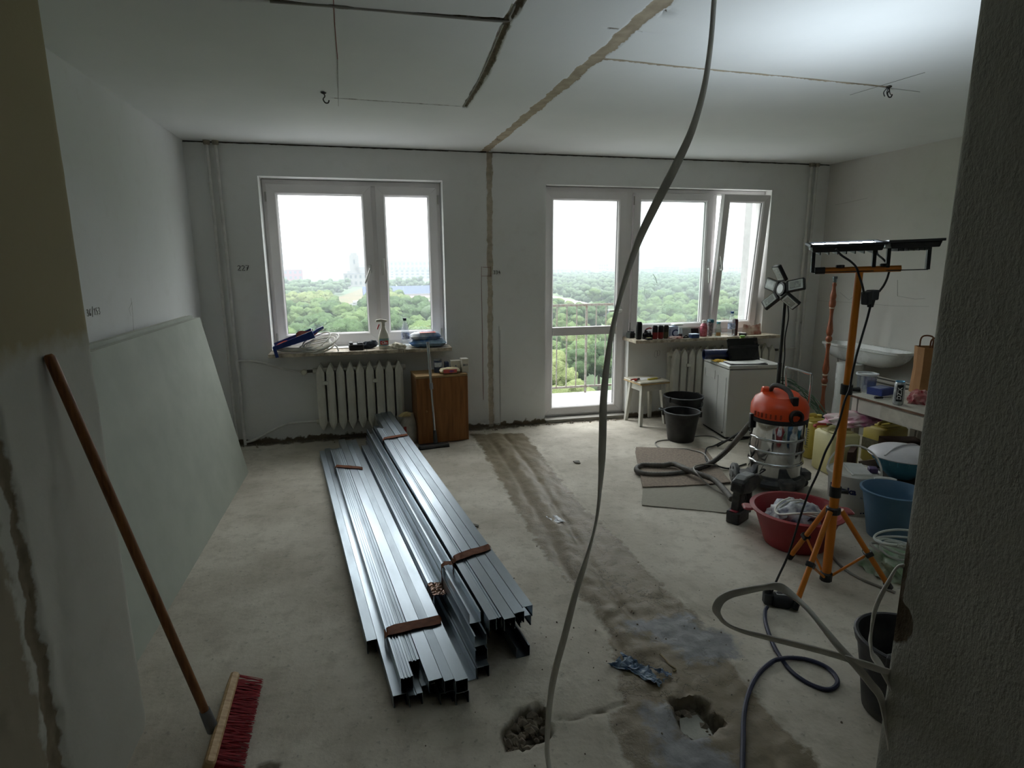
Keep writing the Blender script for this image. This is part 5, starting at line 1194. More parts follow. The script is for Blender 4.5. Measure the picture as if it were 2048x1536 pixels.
FM = Matrix(((fxu.x, fzu.x, face.x, 0), (fxu.y, fzu.y, face.y, 0), (fxu.z, fzu.z, face.z, 0), (0, 0, 0, 1)))
lens = mat('led_lens', 'cfd6d2', .15, var=.05); reflector = mat('reflector', 'aab0ac', .25, .4)
B().lathe([(.05, -.03), (.055, -.01), (.05, .006)], 20, M=FM).obj('hub', black, wh, smooth=True); B().lathe([(.038, .004), (.036, .009)], 24, M=FM).obj('hub_lens', lens, wh)
for k, (a, tilt) in enumerate(((95, -38), (168, -8), (232, -22), (305, 48), (20, 30))):
    R = FM @ Matrix.Rotation(math.radians(a), 4, 'Z') @ at(.058, 0, -.004) @ Matrix.Rotation(math.radians(tilt), 4, 'Y')
    pn = B().rbox(0, .135, -.045, .045, -.024, .006, .008, R).obj('panel', black, wh)
    B().rbox(.018, .125, -.036, .036, .005, .0085, .006, R).obj('panel_lens', lens, pn); B().box(.03, .11, -.026, .026, .0085, .0095, R).obj('led_board', reflector, pn)
B().tube(curve([(.0, .0, -.0), (.05, .03, -.02), (.07, .035, -.06), (.07, .03, -.09)], 4), .014, 8).obj('yoke', black, wh, smooth=True)
B().tube([(.05, .0, -.085), (.12, -.02, -.075)], [.006, .011], 8).obj('wing_nut', black, wh); B().tube([(.11, .05, .04), (.11, .05, -.03)], .03, 10).obj('driver_box', black_m, wh)
cd = B().tube(curve([WM[ws.name].inverted() @ (ST+Vector(p)) for p in ((.01, 0, 1.27), (.035, -.01, 1.12), (.02, -.01, .95), (.04, 0, .80), (.02, -.02, .68), (.05, 0, .5), (.06, .02, .25), (.10, .03, .03), (.2, .05, .006))], 6), .005, 6).obj('cord', mat('black_cable', '17171a', .55), ws, smooth=True)

# ================================================================== floor mats, vacuum cleaner, cordless tool, red basin
Z6 = 1
felt = mat('brown_felt', '6b5f56', 1, var=.55, scale=55, bump=.8, bscale=160, col2='938677')
grey_board = mat('grey_fibreboard', '9a968a', .9, var=.12, scale=40, bump=.4, bscale=130, stretch=(1, 6, 1))
def sheet(name, label, cat, pts, m, z, t_):
    e = thing(name, label, cat, (pts[0][0], pts[0][1], 0)); P = []
    for (a, b_) in zip(pts, pts[1:]+pts[:1]):
        for k in range(6):
            q = k/6; P.append((a[0]+(b_[0]-a[0])*q+.006*nz(a[0]+q, b_[1]+q*3, 1, 6), a[1]+(b_[1]-a[1])*q+.006*nz(q*4, a[0], 2, 6)))
    B().prism(P, z, z+t_).obj('sheet', m, e, world=True, fix=True); return e
sheet('fibre_sheet', 'light grey ribbed fibreboard piece on the floor under the brown felt', 'board', [(1.823,3.625,0),(2.377,3.512,0),(2.152,3.082,0),(2.11,3.08,0),(1.664,3.318,0)], grey_board, .002, .006)
sheet('felt_mat', 'brown felt underlay piece on the floor under the vacuum hose', 'mat', [(2.15,4.432,0),(2.685,4.239,0),(2.442,3.516,0),(2.271,3.519,0),(2.051,3.545,0),(1.799,3.587,0),(2.092,4.323,0)], felt, .009, .008)

VC = Vector((2.70, 3.40, 0)); VR = -.67
vac = thing('vacuum_cleaner', 'wet-dry workshop vacuum with an orange head and a shiny steel drum', 'vacuum cleaner', VC, VR)
steel = mat('drum_steel', 'c4c6c8', .10, 1, var=.06, scale=3); orange = mat('vac_orange', 'd9491c', .32, var=.08, scale=4)
dk = mat('vac_dark_plastic', '2a2d30', .5, var=.3, scale=14, dust=.25)
B().lathe([(.160, .085), (.172, .10), (.172, .49)], 48).obj('drum', steel, vac, smooth=True)
for z in (.205, .29, .375): B().lathe([(.1715, z-.010), (.179, z-.004), (.179, z+.004), (.1715, z+.010)], 48, cap=False).obj('drum_rib', steel, vac, smooth=60)
B().lathe([(.168, .482), (.184, .486), (.186, .512), (.172, .518)], 48).obj('seal_ring', black_m, vac, smooth=True)
hd_ = B(); NB = 48; prof = [(.180, .515), (.183, .54), (.176, .59), (.155, .635), (.125, .655), (.115, .668), (.06, .672)]
for j, (r, z) in enumerate(prof):
    for k in range(NB):
        a = 2*PI*k/NB; q = 1+(.05*math.cos(4*a+.6) if 1 < j < 5 else .012*math.cos(4*a+.6)); hd_.v.append((r*q*math.cos(a), r*q*math.sin(a), z+(.015*math.cos(a-PI/2) if j > 2 else 0)))
for j in range(len(prof)-1):
    for k in range(NB): hd_.f.append((j*NB+k, j*NB+(k+1) % NB, (j+1)*NB+(k+1) % NB, (j+1)*NB+k))
hd_.f.append(tuple(range((len(prof)-1)*NB, len(prof)*NB)))
hd_.obj('head', orange, vac, smooth=35)
B().box(-.12, -.055, .02, .09, .64, .70, at(0, 0, 0, .2), taper=.01).obj('filter_knob', orange, vac, bevel=.008)
for k in range(9):
    a = -PI/2-.95+.17*k
    if abs(a+PI/2-.42) < .22: continue
    B().rbox(-.006, .006, -.004, .004, .525, .558, .003, Matrix.Rotation(a+PI/2, 4, 'Z') @ at(0, -.183, 0)).obj('vent_slot', mat('slot_dark', '8c2f12', .7), vac)
PA = Matrix.Rotation(.60, 4, 'Z')
B().lathe([(.046, .0), (.050, .02), (.046, .035), (.034, .035), (.032, .012)], 24, M=PA @ at(0, -.165, .545) @ Matrix.Rotation(PI/2, 4, 'X')).obj('hose_port', black, vac, smooth=True)
B().tube(curve([(-.07, .03, .66), (-.05, .01, .715), (.0, -.03, .72), (.05, -.07, .695), (.07, -.10, .655)], 5), .016, 10).obj('carry_handle', dk, vac, smooth=True)
B().rbox(-.022, .022, -.018, .02, .60, .67, .008, PA @ at(.012, -.135, 0)).obj('switch_box', black, vac)
for a in (-1.15, 2.0): B().rbox(-.018, .018, -.012, .012, .43, .53, .006, Matrix.Rotation(a, 4, 'Z') @ at(0, -.186, 0)).obj('latch', black, vac)
b = B(); b.lathe([(.20, .05), (.205, .075), (.185, .10), (.15, .10)], 40)
for a in (.0, PI/2, PI, -PI/2): b.rbox(-.05, .05, .13, .245, .055, .12, .02, Matrix.Rotation(a+.45, 4, 'Z'))
b.obj('base', dk, vac, smooth=35)
for a in (.45, .45+PI/2, .45+PI, .45-PI/2):
    M_ = Matrix.Rotation(a, 4, 'Z') @ at(0, .215, .028)
    B().tube([M_ @ Vector((-.014, 0, 0)), M_ @ Vector((.014, 0, 0))], .027, 16).obj('caster', dk, vac, smooth=True)
WP = WM[vac.name].inverted() @ Vector((2.475,3.528,0))
wd = Vector((-.85, -.35, 0)).normalized()
wl_ = B(); Mw = aim((WP.x, WP.y, .075), Vector((WP.x, WP.y, .075))+wd); wl_.lathe([(.03, -.02), (.072, -.018), (.074, .008), (.066, .014), (.03, .016), (.026, .022), (.01, .022)], 28, M=Mw)
wl_ = wl_.obj('wheel', mat('wheel_grey', '6d7072', .6, var=.2, dust=.3), vac, smooth=True)
for k in range(5): B().lathe([(.011, .0), (.011, .0165)], 10, M=Mw @ Matrix.Rotation(k*1.257, 4, 'Z') @ at(.048, 0, 0)).obj('wheel_hole', black_m, wl_)
B().tube([(WP.x, WP.y, .075), (WP.x*.55, WP.y*.55, .085)], .02, 10).obj('axle_arm', dk, vac, smooth=True)
HB = [(.035, .20, .30), (.035, .205, .62), (.02, .20, .80), (.045, .185, .815), (.155, .10, .80), (.18, .09, .775), (.178, .10, .55), (.178, .10, .30)]
B().tube(curve(HB, 5), .0085, 10).obj('push_handle', chrome, vac, smooth=True)
# hose, with ribs
hp_ = [tuple(p) for p in ([WM[vac.name] @ Vector((-.165, -.075, .47))])]+[(2.542,3.558,0.36),(2.616,3.775,0.2),(2.578,3.842,0.1),(2.496,3.846,0.045),(2.36,3.795,0.03),(2.198,3.751,0.025),(2.031,3.754,0.025),(1.907,3.804,0.025),(1.898,3.893,0.027),(1.978,3.96,0.03),(2.112,3.91,0.035),(2.2,3.882,0.045),(2.214,3.753,0.055),(2.246,3.606,0.06),(2.282,3.479,0.06),(2.247,3.298,0.06),(2.203,3.144,0.06)]
hq = curve(hp_, 14); hr = [.0185+(.0022 if (i//1) % 2 else -.0008) for i in range(len(hq))]
ho_ = B().tube(hq, hr, 12).obj('hose', mat('hose_grey', '4d4a45', .65, var=.25, scale=20, dust=.2), vac, world=True, fix=False, smooth=80, label='grey ribbed hose')
cd = B().tube(curve([(2.894,3.412,0.45),(2.946,3.461,0.38),(2.835,3.375,0.33),(2.716,3.35,0.25),(2.576,3.307,0.18),(2.5,3.329,0.12),(2.44,3.372,0.05),(2.241,3.227,0.03)], 8), .0045, 6).obj('cord', mat('black_cable', 0), vac, world=True, smooth=True)
for nm, lab_, m_, r_, pts in (('mains_cable', 'dark grey cord looping on the floor round the smaller black bucket', cable_g, .0065, [(2.967,4.428,0.006),(2.967,4.565,0.006),(2.864,4.62,0.006),(2.621,4.574,0.006),(2.463,4.58,0.006),(2.376,4.527,0.006),(2.344,4.406,0.006),(2.384,4.319,0.006),(2.501,4.288,0.016),(2.564,4.2,0.022),(2.587,4.112,0.026),(2.542,3.962,0.026),(2.503,3.871,0.026),(2.573,3.796,0.012),(2.607,3.779,0.008)]),
                             ('mains_cable', 'dark cord on the floor from the corner of the white appliance over the felt mat', mat('black_cable', 0), .006, [(3.233,4.445,0.006),(3.08,4.42,0.006),(2.98,4.424,0.006),(2.812,4.319,0.008),(2.713,4.255,0.02),(2.621,4.137,0.024),(2.516,3.949,0.024),(2.523,3.859,0.024),(2.596,3.778,0.012),(2.801,3.852,0.006)]),
                             ('mains_cable', 'light grey cord lying over the hose on the felt mat down to the cordless tool', cable_g, .0055, [(2.504,3.822,0.03),(2.389,3.788,0.06),(2.27,3.707,0.082),(2.222,3.639,0.086),(2.197,3.548,0.085),(2.229,3.495,0.04),(2.255,3.43,0.016),(2.269,3.34,0.012),(2.29,3.287,0.012)])):
    tag(B().tube(curve(pts, 8), r_, 8).obj(nm, m_, smooth=True), lab_, 'cord')

# cordless hammer drill standing on its battery
TO = Vector((2.13, 2.97, 0)); td = (Vector((2.46, 3.16, 0))-TO); TR = math.atan2(td.y, td.x)
to = thing('cordless_drill', 'dusty black cordless hammer drill standing on its battery beside the vacuum', 'drill', TO, TR)
tdm = mat('tool_black', '1f2022', .5, var=.4, scale=20, dust=.22)
B().rbox(-.075, .065, -.042, .042, 0, .078, .012).obj('battery', tdm, to); B().box(-.0755, -.05, -.025, .02, .078, .083).obj('battery_mark', mat('tool_red', '8e2233', .5), to)
b = B(); b.prism([(-.055, .078), (.02, .078), (.035, .19), (.02, .215), (-.035, .20)], -.026, .026, FRONT); b.obj('grip', tdm, to, bevel=.008)
b = B(); b.prism([(-.05, .19), (-.04, .255), (.02, .275), (.16, .262), (.20, .235), (.20, .18), (.06, .165)], -.042, .042, FRONT); b.obj('body', tdm, to, bevel=.014)
b = B(); b.prism([(-.02, .265), (.02, .285), (.12, .278), (.14, .262)], -.034, .034, FRONT); b.obj('top_cover', mat('tool_grey', '777c80', .6, var=.3, dust=.4), to, bevel=.008)
B().tube([(.20, 0, .21), (.25, 0, .21), (.27, 0, .21)], [.034, .028, .014], 18).obj('chuck', tdm, to, smooth=True)
b = B(); b.tube([(.13, 0, .165), (.13, 0, .06)], [.018, .021], 10); b.lathe([(.021, .02), (.024, .06)], 12, c=(.13, 0, 0)); b.obj('side_handle', tdm, to, smooth=True)
B().tube(curve([(.05, 0, .165), (.075, 0, .13), (.06, 0, .09)], 4), .012, 8).obj('guard', tdm, to, smooth=True)

# red basin with bagged cables
RB = (2.262,2.635,0)
rb0 = thing('plastic_basin', 'dark red plastic washing basin on the floor in front of the vacuum', 'basin', RB)
rb_m = mat('red_basin', '8c2029', .42, var=.12, scale=6, dust=.1)
B().lathe([(.150, 0), (.158, .004), (.19, .10), (.222, .195), (.245, .200), (.247, .208), (.222, .210), (.212, .195), (.182, .10), (.15, .01)], 48).obj('shell', rb_m, rb0, smooth=True)
for a in (2.75, -.35): B().rbox(.235, .29, -.045, .045, .192, .207, .02, Matrix.Rotation(a, 4, 'Z')).obj('grip', rb_m, rb0)
def onb(x, y, z): return (RB[0]+x, RB[1]+y, z)
pb_ = thing('carrier_bag', 'grey and white carrier bag with dark blue print lying in the red basin', 'bag', onb(.0, .015, .085))
vs, fs = crumple(5, .145, .135, .11, 4, .32, 2.4, .3); B().add(vs, fs).obj('bag', mat('bag_grey_print', 'b8b9ba', .45, var=.75, scale=17, col2='3b3d63'), pb_, fix=False, smooth=60)
cc = B()
for k in range(3):
    a0 = k*.7; cc.tube(curve([(RB[0]-.02+(.105+.012*k)*math.cos(a0+i*.42), RB[1]-.04+(.08+.012*k)*math.sin(a0+i*.42), .205+.022*math.sin(i*.8+k)+.008*k) for i in range(15)], 3), .0052, 6)
tag(cc.obj('cable_coil', mat('coil_white', 0), smooth=True, fix=False), 'white cable coil lying on the bag in the red basin', 'cable')

# ================================================================== yellow tripod with two LED floodlights
yel = mat('tripod_yellow', 'c87414', .38, var=.06, scale=3)
TP = Vector((2.094,2.205,0)); tx, ty = TP.x, TP.y
tri = thing('lamp_tripod', 'orange-yellow steel tripod stand carrying the two floodlights', 'tripod', TP)
HT = Vector((0, 0, 1.50))
B().tube([(0, 0, .05), (0, 0, .50)], .0205, 16).obj('lower_tube', yel, tri, smooth=True); B().tube([(0, 0, .48), (0, 0, .98)], .0185, 16).obj('middle_tube', yel, tri, smooth=True); B().tube([(0, 0, .96), (0, 0, 1.50)], .0155, 16).obj('upper_tube', yel, tri, smooth=True)
for z, h in ((.955, .045), (.462, .05)):
    B().tube([(0, 0, z), (0, 0, z+h)], .0255, 14).obj('clamp_collar', black, tri, smooth=True); B().tube([(.02, -.01, z+h/2), (.05, -.02, z+h/2)], [.008, .012], 8).obj('clamp_knob', black, tri)
B().lathe([(.026, .375), (.032, .38), (.032, .405), (.026, .41)], 14).obj('leg_hub', black, tri)
B().lathe([(.024, .03), (.028, .034), (.028, .07), (.022, .075)], 12).obj('brace_hub', black, tri)
for fp in ((2.106,2.474,0), (1.804,2.06,0), (2.363,2.099,0)):
    d = Vector(fp)-TP; d.z = 0; dn = d.normalized()
    a_ = dn*.035+Vector((0, 0, .395)); f_ = d+Vector((0, 0, .014)); m_ = a_+(f_-a_)*.56
    lg = B().tube([a_, f_], .0125, 12).obj('leg', yel, tri, smooth=True)
    B().tube([f_-(f_-a_).normalized()*.03, f_+(f_-a_).normalized()*.004], .0165, 12).obj('rubber_foot', black_m, lg, smooth=True)
    B().rbox(-.018, .018, -.018, .018, -.012, .012, .005, aim(m_, f_)).obj('joint', black, lg)
    B().tube([m_, dn*.022+Vector((0, 0, .055))], .006, 8).obj('brace', yel, tri, smooth=True)
bd = Vector((.84, -.55, .03)).normalized(); bp = Vector((-bd.y, bd.x, 0)).normalized(); bz = bd.cross(bp)
BR = Matrix(((bd.x, bp.x, bz.x, tx), (bd.y, bp.y, bz.y, ty), (bd.z, bp.z, bz.z, 1.50), (0, 0, 0, 1)))
I_ = Matrix.Translation(-TP)
cb_ = B().tube([I_ @ BR @ Vector((-.145, 0, .010)), I_ @ BR @ Vector((.155, 0, .010))], .0135, 12).obj('crossbar', yel, tri, smooth=True)
B().tube([I_ @ BR @ Vector((-.175, 0, .010)), I_ @ BR @ Vector((-.135, 0, .010))], .0155, 12).obj('end_cap', black, tri, smooth=True)
led = bpy.data.materials.new('led_light'); led.use_nodes = True; t = led.node_tree; t.nodes.clear()
oo = t.nodes.new('ShaderNodeOutputMaterial'); em = t.nodes.new('ShaderNodeEmission'); em.inputs['Color'].default_value = (.80, .90, 1, 1); em.inputs['Strength'].default_value = LED_POWER
t.links.new(em.outputs[0], oo.inputs[0])
alu = mat('lamp_body', '1c1e21', .5, var=.15)
for i, (x, yaw, tilt, w2_) in enumerate(((-.066, 0, 4.6, .13), (.178, .03, 1.0, .086))):
    LM = BR @ at(x, 0, .095, yaw) @ Matrix.Rotation(math.radians(tilt), 4, 'X')
    fl_ = thing('floodlight', ['lit LED floodlight facing the ceiling on the left arm of the tripod', 'unlit LED floodlight facing the ceiling on the right arm of the tripod'][i], 'floodlight', M=LM)
    B().box(-w2_, w2_, -.085, .085, .0, .024, taper=-.006).obj('housing', alu, fl_, bevel=.003)
    b = frame_ring(-w2_-.014, w2_+.014, -.10, .10, .026, -.034, -.024, Matrix.Rotation(-PI/2, 4, 'X')); b.obj('bezel', alu, fl_)
    B().box(-w2_+.010, w2_-.010, -.074, .074, .0245, .0285).obj('led_panel', led if i == 0 else lens, fl_, label='glowing white light panel' if i == 0 else None)
    for s_ in (-1, 1): B().box(s_*(w2_-.012)-.007, s_*(w2_-.012)+.007, -.010, .010, -.092, .012, Matrix.Rotation(math.radians(-tilt), 4, 'X')).obj('bracket_arm', alu, fl_)
    B().box(-w2_+.012, w2_-.012, -.012, .012, -.094, -.090, Matrix.Rotation(math.radians(-tilt), 4, 'X')).obj('bracket_base', alu, fl_)
    for s_ in (-1, 1): B().tube([(s_*(w2_-.01), -.0, .012), (s_*(w2_+.004), -.0, .012)], .007, 8).obj('bracket_screw', chrome, fl_)
    kb = at(0, 0, 0) @ Matrix.Rotation(math.radians(-tilt), 4, 'X')
    B().lathe([(.006, -.088), (.008, -.075), (.018, -.074), (.018, -.064), (.014, -.062)], 12, M=kb @ at(-.01 if i == 0 else -.085, 0, 0)).obj('wing_screw', black, fl_)
    for k in range(7): B().box(-w2_+.03+k*(w2_*2-.06)/6-.002, -w2_+.03+k*(w2_*2-.06)/6+.002, -.07, .07, -.012, .001).obj('cooling_fin', alu, fl_)
# splitter and cables of the floodlights
SPp = Vector((2.122,2.16,1.402))
sp2 = thing('cable_splitter', 'black cable splitter with plugs hanging from the floodlight cords beside the pole', 'splitter', SPp, .2)
rub_m = mat('rubber_dark', '26282b', .65, var=.2)
B().rbox(-.012, .036, -.018, .018, -.022, .022, .008).obj('socket_block', mat('rubber_grey', '3c4045', .65), sp2); B().rbox(-.042, -.010, -.018, .018, -.036, .020, .008, Matrix.Rotation(-.15, 4, 'Y')).obj('plug', rub_m, sp2)
B().tube([(.006, 0, -.02), (.008, 0, -.052)], [.018, .012], 12).obj('outlet_neck', rub_m, sp2, smooth=True)
bc = mat('black_cable', 0)
def cord(lab_, pts, r=.0045, m_=None, n=8): return tag(B().tube(curve(pts, n), r, 8).obj('power_cord', m_ or bc, smooth=True), lab_, 'cord')
cord('black cord from the lit floodlight down past the pole top to the splitter', [(1.904,2.14,1.596),(1.932,2.14,1.572),(1.98,2.14,1.547),(2.013,2.14,1.522),(2.032,2.14,1.489),(2.056,2.14,1.442),(2.069,2.14,1.408)])
cord('black cord from the right floodlight curving down to the splitter', [(2.227,2.26,1.598),(2.223,2.25,1.576),(2.212,2.2,1.55),(2.223,2.18,1.518),(2.212,2.17,1.482),(2.192,2.165,1.444),(2.165,2.16,1.416)])
cord('long black cord from the splitter down the yellow pole to the plug on the floor', [(2.12,2.15,1.369),(2.11,2.15,1.306),(2.089,2.15,1.209),(2.073,2.15,1.132),(2.063,2.15,1.055),(2.058,2.15,0.992),(2.04,2.15,0.943),(2.024,2.15,0.857),(2.002,2.15,0.785),(1.964,2.15,0.706),(1.937,2.15,0.614),(1.908,2.15,0.546),(1.888,2.15,0.488),(1.865,2.15,0.406),(1.843,2.15,0.31),(1.828,2.15,0.251),(1.808,2.15,0.191),(1.782,2.15,0.132),(1.74,2.13,0.079),(1.722,2.12,0.044)], .0048)
pg = thing('extension_plug', 'black rubber plug joined to the socket of the navy extension cord on the floor', 'plug', Vector((1.748,2.124,0)), -.35)
B().tube([(-.035, 0, .085), (-.03, 0, .03)], [.014, .020], 12).obj('plug', rub_m, pg, smooth=True)
B().rbox(-.05, -.01, -.024, .024, .008, .062, .01).obj('plug_body', rub_m, pg); b = B(); b.tube([(-.012, 0, .032), (.012, 0, .030), (.055, -.01, .026), (.078, -.016, .024)], [.030, .036, .034, .018], 18); b.obj('socket', rub_m, pg, smooth=True)
B().box(.0, .045, -.018, .010, .0625, .0640, at(0, 0, 0, 0, 0, .04)).obj('rating_label', mat('label_grey', '9fa3a6', .5, var=.4, scale=90), pg)
navy = mat('navy_cable', '252a45', .5, var=.15)
cord('thick navy extension cord looping over the floor to the bottom of the picture', [(1.676,2.078,0.03),(1.657,2.065,0.02),(1.621,2.014,0.009),(1.573,1.922,0.009),(1.534,1.826,0.009),(1.509,1.718,0.009),(1.517,1.65,0.009),(1.542,1.606,0.009),(1.574,1.587,0.009),(1.615,1.598,0.009),(1.644,1.626,0.009),(1.658,1.678,0.009),(1.641,1.723,0.009),(1.604,1.757,0.009),(1.551,1.772,0.012),(1.504,1.763,0.022),(1.479,1.771,0.012),(1.418,1.747,0.009),(1.35,1.704,0.009),(1.289,1.653,0.009),(1.232,1.594,0.009),(1.18,1.531,0.009),(1.123,1.45,0.009),(1.058,1.359,0.009),(1.009,1.286,0.009)], .0085, navy)
cord('thin grey cord on the floor behind the tripod legs', [(2.448,2.606,0.006),(2.36,2.476,0.006),(2.31,2.35,0.006),(2.299,2.239,0.006),(2.322,2.155,0.006),(2.363,2.066,0.006)], .007, cable_g)
# white flat cables
flat = mat('flat_cable', 'e6e4de', .55, var=.1)
HC = [(0.851,1.42,2.227),(0.848,1.42,2.162),(0.845,1.42,2.064),(0.833,1.42,1.962),(0.806,1.42,1.866),(0.765,1.42,1.779),(0.718,1.42,1.691),(0.675,1.42,1.603),(0.641,1.42,1.505),(0.615,1.42,1.404),(0.599,1.42,1.301),(0.591,1.42,1.196),(0.591,1.42,1.087),(0.589,1.42,0.982),(0.579,1.42,0.861),(0.551,1.42,0.746),(0.521,1.42,0.644),(0.493,1.42,0.525),(0.466,1.42,0.419),(0.451,1.42,0.324),(0.444,1.42,0.21),(0.446,1.42,0.124)]
hc = [(.93, 1.55, 2.52), (.905, 1.47, 2.3)]+HC+[(.46, 1.36, .004), (.50, 1.2, .004), (.62, 1.0, .004)]
hcq = curve(hc, 6)
tag(B().strap(hcq, .0225, .0065, lerp_list([50, 50, 45, 40, 40, 35, 25, 10, 0, 15, 35, 50, 40, 25, 10, 15, 55, 60, 30, 20, 15, 15, 30, 40, 50, 30, 0, 0], len(hcq))).obj('flat_cable', flat, smooth=50, fix=False), 'long flat white electric cable hanging from the ceiling in the middle of the picture', 'cable')
LC = [(1.27, 1.06, .455)]+[(1.282,1.12,0.494),(1.212,1.12,0.532),(1.152,1.12,0.557),(1.106,1.12,0.574),(1.041,1.12,0.596),(0.934,1.12,0.633),(0.861,1.12,0.657),(0.821,1.12,0.675),(0.804,1.12,0.694),(0.801,1.12,0.71),(0.816,1.12,0.729),(0.846,1.12,0.739),(0.893,1.12,0.744),(0.924,1.12,0.748),(0.955,1.12,0.753),(0.975,1.12,0.748),(1.002,1.12,0.727),(1.038,1.12,0.69),(1.073,1.12,0.645),(1.113,1.12,0.595),(1.152,1.12,0.551),(1.205,1.12,0.487),(1.244,1.12,0.429)]+[(1.26, 1.05, .30)]
LC = [(p[0], 1.08+.10*math.sin(i/(len(LC)-1)*PI)**2, p[2]) if 0 < i < len(LC)-1 else p for i, p in enumerate(LC)]
lq = curve(LC, 6)
tag(B().strap(lq, .021, .006, lerp_list([20, 20, 20, 25, 30, 30, 40, 60, 80, 60, 20, 0, -10, -20, 0, 40, 60, 50, 30, 20, 15, 10, 10], len(lq))).obj('flat_cable', flat, smooth=50, fix=False), 'stiff flat grey-white cable looping out from the right jamb above the floor', 'cable')
VCb = [(1.27, 1.07, .80)]+[(1.26,1.1,0.802),(1.234,1.1,0.763),(1.214,1.1,0.723),(1.202,1.1,0.682),(1.2,1.1,0.634),(1.202,1.1,0.594),(1.213,1.1,0.559),(1.237,1.1,0.53)]+[(1.265, 1.06, .46)]
vq = curve(VCb, 6)
tag(B().strap(vq, .0205, .006, lerp_list([50, 40, 25, 20, 25, 40, 60, 40, 20, 10], len(vq))).obj('flat_cable', flat, smooth=50, fix=False), 'short flat white cable hanging in an arc beside the right jamb', 'cable')

# ================================================================== right wall: wooden lamp post, white basin, panels, table
lw = mat('turned_wood', '9a5a3c', .38, var=.2, scale=10, stretch=(8, 8, 1), col2='7b4129')
WL = (4.284, 4.79, 0)
wp = thing('floor_lamp_post', 'turned red-brown wooden floor lamp post without a shade in the right corner', 'lamp', WL)
def turned(z0, L_, k):
    base = [(.014, 0), (.024, .03), (.030, .09), (.031, .14), (.026, .22), (.017, .42), (.015, .55), (.018, .66), (.022, .70), (.016, .72)] if k else [(.016, 0), (.030, .06), (.031, .13), (.024, .22), (.026, .30), (.030, .38), (.024, .50), (.016, .68), (.020, .80), (.024, .84), (.012, .92)]
    s_ = L_/base[-1][1]; return [(r, z0+z*s_) for r, z in base]
for z0, L_, k in ((.06, .30, 1), (.47, .30, 1), (.84, .27, 1)): B().lathe(turned(z0, L_, k), 20).obj('turned_shaft', lw, wp, smooth=True)
for z0 in (.375, .785): B().lathe([(.018, 0), (.027, .012), (.030, .03), (.026, .046), (.018, .055), (.022, .075), (.016, .085)], 20, c=(0, 0, z0)).obj('turned_ball', lw, wp, smooth=True)
for z0 in (.36, .455, .77, .865-.01, 1.10): B().lathe([(.022, 0), (.025, .003), (.025, .009), (.021, .012)], 20, c=(0, 0, z0)).obj('bare_wood_ring', mat('bare_wood', 'c9b6a1', .6), wp, smooth=True)
B().lathe([(.020, 1.11), (.030, 1.13), (.031, 1.16), (.024, 1.19), (.027, 1.20), (.028, 1.225), (.020, 1.26), (.014, 1.30), (.020, 1.325), (.012, 1.345)], 20).obj('turned_top', lw, wp, smooth=True)
B().lathe([(.012, 1.345), (.018, 1.352), (.018, 1.375), (.022, 1.378), (.022, 1.40), (.016, 1.402)], 16).obj('lamp_socket', mat('socket_grey', '6f777a', .35, .6), wp, smooth=True)
B().lathe([(.12, 0), (.125, .012), (.06, .03), (.022, .06)], 28).obj('foot', black_m, wp, smooth=True)
sh = thing('white_washbasin', 'long white ceramic washbasin shell leaning on the right wall', 'washbasin', (4.50, 4.57, .60))
b = B(); N = 40
def sup(a, rx, ry, n=4.5): c_, s_ = math.cos(a), math.sin(a); return (rx*math.copysign(abs(c_)**(2/n), c_), ry*math.copysign(abs(s_)**(2/n), s_))
rings = [(.05, .26, 0), (.085, .36, .03), (.115, .43, .09), (.125, .45, .135), (.135, .465, .14), (.135, .465, .160), (.115, .44, .160), (.10, .40, .10), (.04, .25, .03)]
for rx, ry, z in rings: b.v += [(*sup(2*PI*k/N, rx, ry), z) for k in range(N)]
for j in range(len(rings)-1): b.f += [(j*N+k, j*N+(k+1) % N, (j+1)*N+(k+1) % N, (j+1)*N+k) for k in range(N)]
b.f += [tuple(range(N-1, -1, -1)), tuple(range((len(rings)-1)*N, len(rings)*N))]
b.obj('bowl', mat('ceramic_white', 'c9ccc9', .25, var=.04), sh, smooth=True)
rl_ = thing('white_pedestal', 'white cylindrical basin pedestal standing under the white washbasin', 'pedestal', (4.40, 4.62, 0)); B().lathe([(.13, 0), (.12, .03), (.11, .30), (.115, .598)], 32).obj('column', mat('ceramic_white', 0), rl_, smooth=True)
for k, (x, lab_, h) in enumerate(((4.30, 'front grey panel of the stack leaning beside the white pedestal', .47), (4.335, 'middle grey panel of the stack leaning beside the white pedestal', .50), (4.37, 'rear grey panel of the stack leaning beside the white pedestal', .53))):
    e = thing('grey_panel', lab_, 'panel', group='grey panels behind the table', M=at(x, 4.10, 0, 0, 0, math.radians(7))); B().box(-.008, .008, -.27, .27, 0, h).obj('panel', mat('panel_grey%d' % k, ['8f8d85', '7f7d75', '9b988f'][k], .7, var=.1), e, bevel=.002); B().box(-.009, .009, -.27, .27, h-.02, h-.008).obj('edge_groove', mat('dark_groove', '3b3833', .9), e)
for k in range(4):
    o_ = B().tube(curve([(4.615, 5.06-.02*k, .64-.035*k), (4.60, 4.99, .665-.03*k), (4.60, 4.90, .66-.03*k), (4.61, 4.78, .63-.03*k)], 5), .004, 6).obj('wall_cable', bc if k == 0 else cable_g, smooth=True)
    tag(o_, 'thin %s cable bent along the right wall under the washbasin, %s of four' % (['black', 'grey', 'grey', 'grey'][k], ['topmost', 'second', 'third', 'lowest'][k]), 'cable', 'cables under the washbasin')
gw = mat('green_wire', '4f6a52', .5, var=.3); gr_ = B(); rg2 = random.Random(9)
